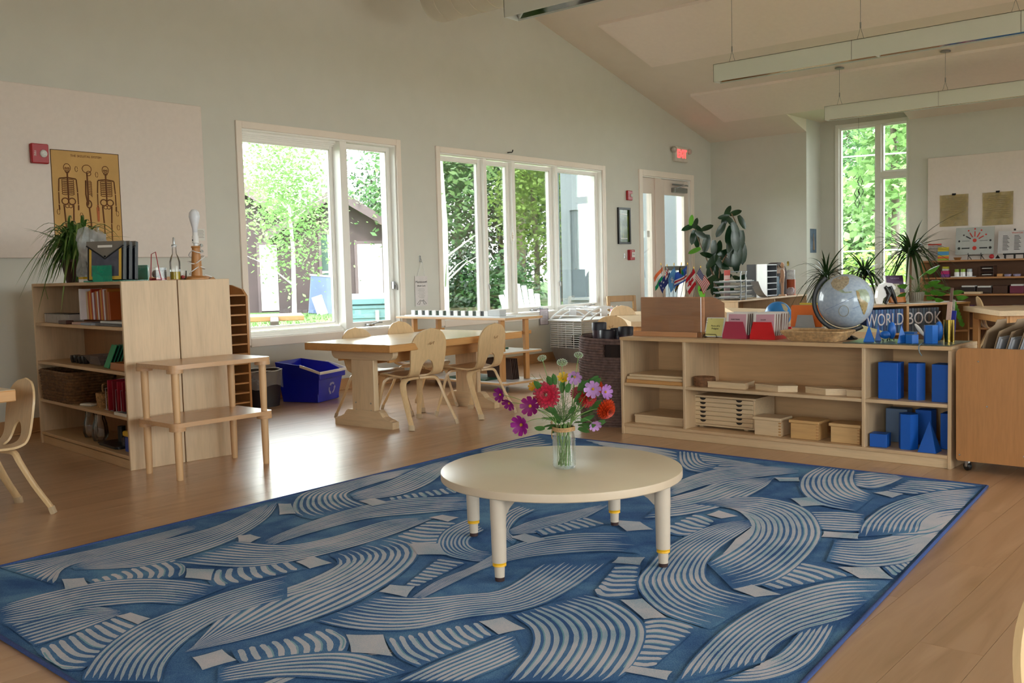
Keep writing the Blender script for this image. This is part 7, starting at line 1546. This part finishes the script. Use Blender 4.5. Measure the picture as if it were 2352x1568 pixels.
# ================================================================ plants before the bay window
DRM = leafmat('dracaena_leaf', srgb('#26401f'), .25, .3, .15, 10); rn = random.Random(9)
def dracaena(label, px, pyb, pyt, x, spread, n, pot, base):
    q = on(0, x, px, pyb); zt = on(0, x, px, pyt).z; t = thing('dracaena', label, 'plant', (x, q.y, base)); c = Vector((0, 0, zt-base)); ph = .16
    m = MB(); m.lathe([(0, 0), (.08, 0), (.1, ph), (.09, ph), (.08, ph-.02), (0, ph-.02)], 20); m.build('pot', pot, t, 40); m = MB(); m.tube([(0, 0, ph-.02), (.01, .01, (zt-base)*.6), c], .012, 7); m.build('cane', TRK, t, 60)
    for k in range(n): m = MB(); a = rn.uniform(0, 2*PI); blade(m, c+Vector((0, 0, rn.uniform(-.06, .04))), a, spread*rn.uniform(.6, 1.15), .014, rn.choice((.25, .5, .9, 1.5, 2.0)), 8, rn.uniform(.3, 1.1)); m.build('leaf', DRM, t, 180)
WPOT = plain('white_pot', '#c9c6c0', .5)
dracaena('dracaena with drooping thin leaves beside the bay cheek', 1898, 700, 640, 11.2, .52, 60, WPOT, 0); dracaena('dracaena with stiff upright leaves before the bay window', 1985, 700, 632, 11.5, .55, 52, WPOT, 0); dracaena('tall dracaena beside the far wall shelving', 2092, 700, 580, 10.9, .58, 64, WPOT, 0)
em = Matrix.LocRotScale(ES, Euler((0, 0, EA)), None)
def ep(px, d_=.18, z=.6035):                       # spot on the encyclopedia shelf top below a pixel column
    best = min((abs(proj(em @ Vector((d_, y/200, z)))[0]-px), y/200) for y in range(-250, 70)); return em @ Vector((d_, best[1], z))
q = ep(2105, .17); t = thing('pothos_plant', 'trailing pothos in a ribbed grey pot on the encyclopedia shelf', 'plant', q); GP = plain('ribbed_grey', '#8f897a', .7, .1); m = MB()
prof = [(.055, .012), (.075, .10), (.078, .105), (.072, .105), (.06, .09)]
m.lathe([(0, .01)]+prof, 28); m.build('pot', GP, t, 40); m = MB(); m.lathe([(0, 0), (.065, 0), (.07, .016), (.06, .016), (0, .012)], 24); m.build('saucer', GP, t, 40)
for k in range(24): a = 2*PI*k/24; m = MB(); m.cyl((.0585*math.cos(a), .0585*math.sin(a), .016), (.0768*math.cos(a), .0768*math.sin(a), .1), .003, n=5); m.build('pot_rib', GP, t, 60)
POTH = leafmat('pothos_leaf', srgb('#4f8a2c'), .3, .3, .35, 15)
def heart(t, c, L, u, n_):
    n_ = (n_-u*n_.dot(u)).normalized(); s_ = n_.cross(u); m = MB(); o_ = [(0, 0), (.28, .38), (.6, .34), (.85, .15), (1, 0), (.85, -.15), (.6, -.34), (.28, -.38)]; P = [c+u*(x*L)+s_*(y*L)-n_*(abs(y)*L*.3) for x, y in o_]; m.add(P+[c+u*L*.45], [(i, (i+1) % 8, 8) for i in range(8)]); m.build('leaf', POTH, t, 180)
for px, py, L in ((2100, 640, .10), (2112, 636, .12), (2125, 625, .16), (2130, 648, .13), (2120, 655, .11), (2135, 668, .12), (2085, 655, .11), (2082, 672, .12), (2140, 655, .12), (2150, 672, .10), (2160, 660, .10), (2145, 685, .1), (2185, 668, .13), (2195, 680, .12), (2118, 668, .1), (2128, 680, .1), (2078, 690, .1)):
    p = on(0, q.x+rn.uniform(-.06, .04), px, py)-q; u = (p-Vector((0, 0, .1))); u = Vector((u.x, u.y, u.z*.3-.02)).normalized(); heart(t, p, L, u, Vector((-.5, rn.uniform(-.4, .2), .8))); m = MB(); m.tube(spline([(0, 0, .095), p*.5+Vector((0, 0, .1)), p], 4), .002, 4); m.build('vine', FERN, t)
e0 = Vector((q.x-.1, q.y-.36, -.04)); 
for j in range(7): p = on(0, q.x-.15, 2190+j*3, 690+j*8)-q; heart(t, p, .06, Vector((-.3, -.3, -.8)).normalized(), Vector((-.8, -.2, .3)))
m = MB(); m.tube([on(0, q.x-.14, a, b)-q for a, b in ((2150, 665), (2180, 672), (2195, 695), (2205, 725), (2212, 740))], .002, 4); m.build('vine', FERN, t)
# ---- encyclopedia volumes with lettering across the spines
EBK = [plain('ency_blue_%d' % k, c, .35, .2, 20) for k, c in enumerate(('#1b3f7d', '#245a96', '#1a3466', '#2a5f8a'))]; EDK = [plain('ency_dark_%d' % k, c, .35, .25, 20) for k, c in enumerate(('#2b3240', '#3a4652', '#28303a', '#4a4440'))]; LETT = plain('spine_letter', '#c9c4c6', .5)
for bay, (ys_, n, pal, word, nmx) in enumerate(((-.02, 13, EBK, 'WORLD', 'blue'), (-.52, 11, EDK, 'BOOK', 'dark'))):
    for k in range(n):
        y = ys_-.0335*k; m = MB(); m.box(0, .18, -.030, 0, 0, .235, .002); o = put('encyclopedia_volume', nmx+' spined encyclopedia volume in the row on the low shelf', 'book', m, pal[k % 4], em @ Vector((.02, y, .3205)), EA, group=nmx+' encyclopedia volumes')
    o2 = o; inv = o.matrix_basis
    q_ = text(word, .17, LETT, o, (-.0015, (ys_-.0335*n/2)-(ys_-.0335*(n-1)), .13), FACE, sx=.88 if bay else .7)
# ---- other things on the encyclopedia shelf
q = ep(2035, .2); t = thing('penguin_stand', 'white and black penguin shaped stand on the encyclopedia shelf', 'stand', q, EA); m = MB(); m.prism([(-.1, .165), (-.06, .2), (.02, .21), (.075, .19), (.11, .13), (.12, .06), (.10, .0), (.06, .0), (.05, .05), (.0, .08), (-.03, .13), (-.1, .14)], -.02, .02, 0); m.build('white_body', WHITEP, t); m = MB(); m.tube([(-.025, .03, .17), (-.027, -.02, .1), (-.028, .03, .0)], [.018, .025, .014], 8); m.tube([(-.025, -.03, .17), (-.027, -.06, .09), (-.028, -.1, .0)], [.018, .024, .014], 8); m.build('black_legs', BLACK, t, 60); m = MB(); m.sphere((-.02, -.02, .12), .04, 10, 8, (.6, 1, 1.2)); m.build('black_patch', BLACK, t, 60)
q = ep(2060, .22); t = thing('display_book', 'purple and orange book displayed on a wire easel', 'book', q+Vector((0, 0, .004)), EA, rot=(0, .16, EA)); m = MB(); m.box(0, .02, -.11, .10, 0, .275, .002); m.build('cover', plain('book_purple', '#3d1144', .4), t); m = MB(); m.box(-.0012, 0, -.11, .10, 0, .1); m.build('orange_band', plain('book_orange', '#b86a14', .4), t); m = MB(); m.box(-.0025, -.0012, -.05, .06, .06, .19); m.build('cover_photo', plain('book_photo', '#a6a08c', .5, .4, 30), t); m = MB(); m.box(.002, .018, .10, .103, .003, .272); m.build('page_edge', PAPER, t)
text('THE BOOK', .022, plain('title_pale', '#9a86a8', .5), t, (-.0016, -.005, .245), FACE); t = thing('wire_easel', 'black wire easel holding the purple book', 'easel', q, EA); m = MB()
for y in (-.07, .06): m.tube([(-.05, y, .02), (-.05, y, .003), (.09, y, .003), (.11, y*.3, .2)], .003, 5)
m.tube([(-.052, -.07, .006), (-.052, .06, .006)], .003, 5); m.build('wire', BLACK, t, 60)
m = MB(); m.box(0, .35, 0, .3, 0, .48, .004); put('storage_crate', 'plain brown wooden crate under the drooping dracaena', 'crate', m, wood('crate_wood', '#8a6844', 2), (10.1, on(0, 10.1, 1893, 700).y-.15, 0), .1)
# ---- far shelving contents
sx0, sy0 = 11.98, 3.70
def fsp(px, z, d_=.12): p = on(0, sx0+d_, px, 640); return Vector((sx0+d_, p.y, z+.0005))
def cardlike(nm, lab, cat, px, z, w_, h_, mats, d_=.2, lean=.12): t = thing(nm, lab, cat, fsp(px, z, d_), rot=(0, lean, 0)); m = MB(); m.box(0, .006, -w_/2, w_/2, 0, h_, .001); m.build('sheet', mats, t); return t
Zt = 1.02
t = cardlike('science_poster_card', 'white card with red and black ray diagram on the top shelf', 'chart', 2237, Zt+.06, .42, .32, plain('chart_grey', '#a5a8a4', .6), .2); RDI = plain('chart_red', '#b8301f', .6); BKI = plain('chart_black', '#17181a', .6)
def seg(x0, z0, x1, z1, r, mat): m = MB(); m.tube([(-.001, x0, z0), (-.001, x1, z1)], r, 6, flat=.3) if False else m.cyl((-.001, x0, z0), (-.001, x1, z1), r, n=6); m.build('print_bar', mat, t)
def dot(x, z, r, mat): m = MB(); m.M = T((-.001, x, z), (0, PI/2, 0)).to_4x4(); m.lathe([(0, -.001), (r, 0)], 14); m.build('print_dot', mat, t)
for a, mt in ((150, RDI), (120, RDI), (90, RDI), (60, RDI), (30, BKI)): c, s_ = -math.cos(R(a)), math.sin(R(a)); seg(-c*.05*-1*-1, .16+s_*.05, -c*.11, .16+s_*.11, .006, mt); dot(-c*.14, .16+s_*.14, .010, mt)
dot(0, .165, .022, RDI); dot(0, .075, .024, RDI)
for s_ in (-1, 1): seg(s_*.055, .16, s_*.14, .16, .002, BKI); dot(s_*.17, .16, .012, BKI); seg(s_*.055, .075, s_*.14, .075, .007, BKI); dot(s_*.17, .075, .016, BKI)
t = thing('wire_easel', 'small black wire easel under the ray diagram card', 'easel', fsp(2240, Zt, .17)); m = MB()
for y in (-.07, .07): m.tube([(-.05, y, .0), (-.03, y, .06), (-.04, y, .075), (-.05, y, .06)], .004, 5); m.tube([(-.03, y, .05), (.1, y, .003)], .004, 5); m.tube([(.04, y, .055), (.0, y, .05)], .004, 5)
m.tube([(-.035, -.07, .05), (-.035, .07, .05)], .004, 5); m.build('wire', BLACK, t, 60)
t = cardlike('word_list_chart', 'white word list card tilted on a black easel', 'chart', 2330, Zt+.06, .36, .26, plain('chart_white', '#b6b4b4', .6), .18)
for col_ in range(3):
    for k in range(11): m = MB(); m.box(-.0012, 0, .13-.12*col_-.05-.01*(k % 3), .13-.12*col_, .2-.016*k, .206-.016*k); m.build('text_line', INK, t)
text('Word List', .028, RDI, t, (-.0016, -.02, .235), FACE); t = thing('display_easel', 'black easel behind the word list card', 'easel', fsp(2332, Zt, .27)); m = MB(); m.box(-.06, -.04, -.12, .12, .045, .06, .003); 
for y in (-.1, 0, .1): m.box(-.05, -.035, y-.01, y+.01, 0, .34 if y == 0 else .06, .002)
m.build('easel_frame', BLACK, t)
t = cardlike('picture_book', 'white covered picture book with red title bar on the top shelf', 'book', 2146, Zt, .155, .2, plain('book_white_art', '#8f8884', .5, .4, 25), .2, .06); m = MB(); m.box(-.0012, 0, -.077, .077, .185, .2); m.build('title_bar', RDI, t); t = cardlike('activity_box', 'yellow blue and orange striped activity book on the top shelf', 'book', 2166, Zt, .125, .155, plain('book_yellow', '#b8a526', .5), .12, .05)
for z0, z1, c in ((.06, .105, '#3f86b4'), (.022, .045, '#c0561d'), (0, .022, '#8aa02a')): m = MB(); m.box(-.0014, 0, -.0625, .0625, z0, z1); m.build('cover_band', plain('cover_'+c[1:], c, .5), t)
m = MB(); m.lathe([(0, 0), (.03, 0), (.045, .03), (.041, .03), (.027, .004), (0, .004)], 18); put('wooden_bowl', 'small wooden bowl beside the wire easel on the top shelf', 'bowl', m, wood('bowl_wood', '#8a5a2e', 0), fsp(2199, Zt, .1), 0, 40)
m = MB(); m.sphere((0, 0, .03), .027, 14, 10); put('red_ball', 'small red ball on the top shelf by the charts', 'ball', m, REDP, fsp(2277, Zt, .1), 0, 180); put('black_cone', 'small black cone on the top shelf by the red ball', 'cone', pyr(16, .03, .05), BLACK, fsp(2291, Zt, .1)); m = MB(); m.box(0, .08, -.09, .05, 0, .004); put('white_tray', 'thin white tray in front of the word list', 'tray', m, WHITEP, fsp(2284, Zt, .02))
z = .82
for k, (c, h) in enumerate((('#7a3f8a', .035), ('#b8256a', .04), ('#c9c6c0', .022), ('#b5b02a', .026))): m = MB(); w_ = .085 if k < 2 else .06; m.box(-.035, .035, -w_/2, w_/2, 0, h, .002); put('stacked_box', ('purple box at the bottom of the small stack', 'magenta box second in the small stack', 'white box third in the small stack', 'yellow box topping the small stack')[k], 'box', m, plain('stackbox_%d' % k, c, .5), fsp(2172, z+sum((.036, .041, .023)[:k]), .1), 0, None, 'small stacked boxes')
t = thing('jar_tray', 'white tray carrying three pale jars on the second far shelf', 'tray', fsp(2211, z, .08)); m = MB(); m.box(-.05, .08, -.13, .12, 0, .008, .002); m.build('tray_body', WHITEP, t)
for k, (px, lid) in enumerate(((2198, '#7fa02e'), (2212, '#8fae34'), (2227, '#a9b5b9'))):
    q = fsp(px, z+.0085, .09); t = thing('paint_jar', ('white jar with olive green lid', 'white jar with bright green lid', 'white jar with pale grey lid')[k]+' on the tray', 'jar', q, group='paint jars'); m = MB(); m.lathe([(0, 0), (.03, 0), (.03, .05), (0, .05)], 16); m.build('jar_body', WHITEP, t, 40); m = MB(); m.lathe([(0, .05), (.026, .05), (.026, .085), (0, .085)], 16); m.build('jar_lid', plain('lid_%d' % k, lid, .5), t, 40)
t = thing('mini_drawers', 'small dark wooden letter drawer on the second far shelf', 'cabinet', fsp(2266, z, .1)); m = MB(); DKM = wood('mini_dark', '#4a2c1c', 1); m.box(0, .15, -.075, -.068, 0, .125); m.box(0, .15, .068, .075, 0, .125); m.box(0, .15, -.075, .075, .118, .125); m.box(0, .15, -.068, .068, 0, .006); m.box(.14, .15, -.068, .068, .006, .118); m.build('carcass', DKM, t)
for k in range(3): m = MB(); m.box(.0, .14, -.066, .066, .012+.037*k, .018+.037*k); m.build('tray_shelf', DKM, t); m = MB(); m.box(.005, .12, -.05, .05, .019+.037*k, .026+.037*k); m.build('paper_stack', PAPER, t) if k != 1 else None
m = MB(); m.box(0, .06, -.03, .03, 0, .03, .002); put('wooden_cube', 'small orange wooden block on the second far shelf', 'block', m, BEECH, fsp(2296, z, .08))
for k, px in enumerate((2315, 2336)): m = MB(); m.lathe([(0, 0), (.035, 0), (.04, .025), (0, .028)], 14); put('lilac_tin', 'low lilac tin on the second far shelf', 'tin', m, plain('lilac_%d' % k, '#8f86a0', .4), fsp(px, z, .1), 0, 40, 'low lilac tins')
z = .625
for k, (px, w_, c, h) in enumerate(((2223, .16, '#2a1c18', .075), (2260, .16, '#33221c', .07), (2335, .14, '#6a2038', .085))):
    t = thing('lesson_box', ('dark lesson box with white papers on the third far shelf', 'dark brown lesson box next to a crate', 'maroon lesson box at the shelf end')[k], 'box', fsp(px, z, .12)); m = MB(); m.box(0, .14, -w_/2, w_/2, 0, h, .003); m.build('box_body', plain('lessonbox_%d' % k, c, .5), t); m = MB(); m.box(.01, .13, -w_/2+.01, w_/2-.01, h, h+.018); m.build('papers', PAPER, t)
m = MB(); m.box(0, .1, -.09, .09, 0, .024, .002); put('wood_tray_small', 'pale flat wooden box at the front of the third far shelf', 'box', m, MAPLE_Y, fsp(2233, z, .01)); m = MB(); m.box(0, .14, -.08, .08, 0, .09, .003); put('dark_crate', 'dark wooden crate between lesson boxes', 'crate', m, DKM, fsp(2297, z, .14))
z = .43
for k, (px, c) in enumerate(((2215, '#4a1d4f'), (2290, '#6b2a34'), (2340, '#7d6a72'))): m = MB(); m.box(0, .14, -.08, .08, 0, .06, .003); put('flat_case', ('purple flat case low on the far shelving', 'maroon flat case low on the far shelving', 'mauve flat case low on the far shelving')[k], 'case', m, plain('flatcase_%d' % k, c, .5), fsp(px, z, .08))
# hanging papyrus sheets
PAPY = film('papyrus', srgb('#b09a62'), .75, .25)
for k, (x0, x1, y0, y1) in enumerate(((2159, 2224, 449, 518), (2257, 2327, 443, 515))):
    a, b = on(0, FX-.035, x0, y0), on(0, FX-.035, x1, y1); t = thing('papyrus_sheet', ('tan papyrus sheet clipped above the striped books', 'glossy plastic covered papyrus sheet above the ray chart')[k], 'poster', (FX-.034, (a.y+b.y)/2, (a.z+b.z)/2)); w_, h_ = abs(a.y-b.y)/2, abs(a.z-b.z)/2
    m = MB(); m.grid(lambda u, v: (-.006*math.sin(u*9+v*4)-.006, -w_+2*w_*u, -h_+2*h_*v), 12, 12); m.build('sheet', PAPY, t, 180); m = MB(); m.box(-.012, .002, -.02, .02, h_-.01, h_+.015); m.build('clip', DKMETAL, t)
    for j in range(12): m = MB(); m.box(-.0135, -.0125, -w_*.8, w_*.8*random.uniform(.6, 1), h_*.75-j*h_*.12, h_*.75-j*h_*.12+.006); m.build('faint_writing', plain('faint_ink', '#8d7a4b', .8), t)
t = thing('bay_photo', 'small tower photo on the bay cheek above the plants', 'photo', (12.62, BY1-.001, 1.33)); m = MB(); m.box(-.1, .1, -.003, 0, -.16, .16); m.build('print', plain('tower_photo', '#4f6478', .4, .5, 8), t); m = MB(); m.cyl((0, -.004, -.12), (0, -.004, .1), .02, .003, 8); m.build('tower_print', plain('tower_tan', '#8f7a62', .5), t)
t = thing('diamond_mobile', 'black diamond chain hanging in the tall bay window', 'mobile', (12.6, on(0, 12.6, 1972, 440).y, on(0, 12.6, 1972, 440).z)); m = MB(); m.cyl((0, 0, -.3), (0, 0, BZ-t.location.z), .0015, n=4); m.build('thread', BLACK, t)
for dz, dy in ((.13, -.02), (.0, -.03), (-.02, .02), (-.14, .015)):
    m = MB(); P = [(0, dy, dz+.075), (0, dy-.035, dz), (0, dy, dz-.075), (0, dy+.035, dz)]; m.tube(P, .006, 4, closed=True); m.build('diamond_frame', BLACK, t); m = MB(); m.add(P, [(0, 1, 2, 3)]); m.build('diamond_glass', film('diamond_film', (.3, .4, .5), .3), t)
# ---- things on the corner shelf
cm = Matrix.LocRotScale(Vector((9.92, 5.05, 0)), Euler((0, 0, R(3))), None)
def cs(lx, ly): return cm @ Vector((lx, ly, .6305))
t = thing('letter_tray', 'grey wire letter tray with papers on the corner shelf', 'tray', cs(.32, .17), R(3)); WR = plain('wire_grey', '#8f9397', .35, .05, metal=.6)
for k in range(4):
    z = .03+.06*k; m = MB(); m.tube([(-.26, -.13, z), (.22, -.13, z), (.22, .15, z), (-.26, .15, z)], .006, 5, closed=True); m.build('tray_rim', WR, t); m = MB(); m.box(-.25, .21, -.12, .14, z-.012, z-.008); m.build('tray_mesh', WR, t); m = MB(); m.box(-.22, .24, -.1, .1, z-.006, z+.012); m.build('paper_stack', PAPER, t)
for x in (-.16, -.02): m = MB(); m.tube([(x, -.135, 0), (x, -.135, .3), (x+.03, -.135, .32), (x+.03, -.0, .32)], .007, 6); m.build('upright', WR, t, 60)
cardlike_ = MB(); cardlike_.box(-.08, .08, 0, .004, 0, .34); o = put('red_white_card', 'red and white card standing in the letter tray', 'card', cardlike_, plain('card_redwhite', '#c7a49e', .5), cs(.38, .3), R(3)); m = MB(); m.box(-.08, .08, -.002, 0, .28, .34); m.box(-.06, .06, -.002, 0, .2, .23); m.build('red_print', RDI, o)
t = thing('literature_sorter', 'white sided grey slotted sorter on the corner shelf', 'sorter', cs(1.08, .1), R(3)); m = MB(); m.box(-.3, .0, .0, .012, 0, .40); m.build('white_side', WHITEP, t); m = MB(); m.box(0, .012, 0, .26, 0, .4); m.box(.3, .312, 0, .26, 0, .4); m.box(.012, .3, .25, .26, 0, .4); m.build('sorter_body', plain('sorter_grey', '#5e6268', .5), t)
for k in range(6): m = MB(); m.box(.012, .3, 0, .25, .01+.075*k, .022+.075*k); m.build('slot_shelf', plain('slot_pale', '#a4abb3', .5), t)
m = MB()
def curlf(u, v): return (-.35+.3*u, -.05, .18*(1-u)**2.2*(1-.2*v)+.002) if False else (-.45+.4*u, -.06+.1*v, .2*(1-u)**2.5+.003)
m.grid(curlf, 12, 4); put('curled_paper', 'curled grey sheet of paper leaning on the white sorter', 'paper', m, plain('paper_grey', '#a8aaab', .7), cs(1.0, .05), R(3), 180)
t = thing('wooden_mannequin', 'jointed wooden artist mannequin on the corner shelf', 'figurine', cs(1.52, .08)); m = MB(); MN = wood('mannequin_wood', '#d3a585', 2); m.lathe([(0, 0), (.05, 0), (.045, .02), (0, .022)], 16); m.build('base', MN, t, 40); m = MB(); m.tube([(0, 0, .02), (.0, .0, .17), (0, 0, .25), (0, 0, .3), (0, 0, .335)], [.014, .02, .03, .026, .01], 10); m.tube([(-.012, 0, .02), (-.014, 0, .16)], [.010, .016], 8); m.build('body', MN, t, 60); m = MB(); m.sphere((0, 0, .38), .03, 12, 8, (.8, .8, 1.25)); m.build('head', MN, t, 60)
for s_ in (-1, 1): m = MB(); m.tube([(s_*.032, 0, .32), (s_*.045, 0, .24), (s_*.04, .02, .16)], [.010, .009, .006], 7); m.build('arm', MN, t, 60)
t = thing('arched_basket', 'dark round arched basket behind the mannequin', 'basket', cs(1.80, .22), R(3)); m = MB(); DB = plain('arched_dark', '#3a2a2a', .8, .3, 40); m.prism([(-.22, 0), (.22, 0), (.24, .2)]+[(.24*math.cos(R(a)), .25+.17*math.sin(R(a))) for a in range(0, 181, 15)]+[(-.24, .2)], 0, .12, 1); m.build('basket_body', DB, t); m = MB(); m.prism([(-.16, .28), (.14, .28), (.12, .38), (-.1, .38)], -.012, 0, 1); m.build('brown_panel', plain('arched_brown', '#8a6a52', .7), t); m = MB(); m.tube([(-.08, -.02, .38), (-.06, -.03, .36), (.06, -.03, .36), (.08, -.02, .39)], .008, 6); m.build('handle', BLACK, t, 60)
for k in range(7): m = MB(); m.box(-.2+.06*k, -.185+.06*k, -.006, 0, .01, .24); m.build('slat', plain('arched_slat_%d' % k, '#4f3b3c', .8), t)
t = thing('orange_canister', 'orange canister with a clear top before the arched basket', 'canister', cs(1.86, .1)); m = MB(); m.lathe([(0, 0), (.055, 0), (.055, .2), (0, .2)], 20); m.build('canister_body', plain('canister_orange', '#b8552c', .5), t, 40); m = MB(); m.lathe([(.05, .2), (.05, .32), (0, .325)], 20); m.build('clear_top', film('canister_clear', (.8, .85, .9), .5), t, 40)
m = MB(); m.box(-.05, .05, -.02, .02, 0, .24, .01); put('pencil_pouch', 'pale blue patterned pouch beside the mannequin', 'pouch', m, plain('pouch_blue', '#6f8fa8', .6, .5, 40), cs(1.655, .2), R(3), rot=(0, -.1, R(3))); m = MB(); m.box(-.05, .05, -.04, .04, 0, .1, .02); put('clear_bin', 'small clear plastic bin on the corner shelf edge', 'bin', m, film('clear_bin_film', (.7, .7, .78), .4), cs(1.745, .06), R(3))
m = MB(); m.tube([(0, -.002, 0), (0, -.03, .01)], .006, 6); m.box(-.012, .012, -.004, 0, -.03, .03); put('brass_hook', 'small brass hook on the far wall above the basket', 'hook', m, BRASS, (FX-.001, on(0, FX, 1810, 605).y, on(0, FX, 1810, 605).z), R(-90))
m = MB(); m.lathe([(.045, 0), (.06, .3), (.08, .55), (.078, .55), (.058, .3)], 18); put('clear_sleeve', 'clear plastic sleeve standing beside the bay cheek', 'sleeve', m, film('sleeve_film', (.8, .85, .88), .3, .1), (12.3, 4.75, 0), 0, 60)
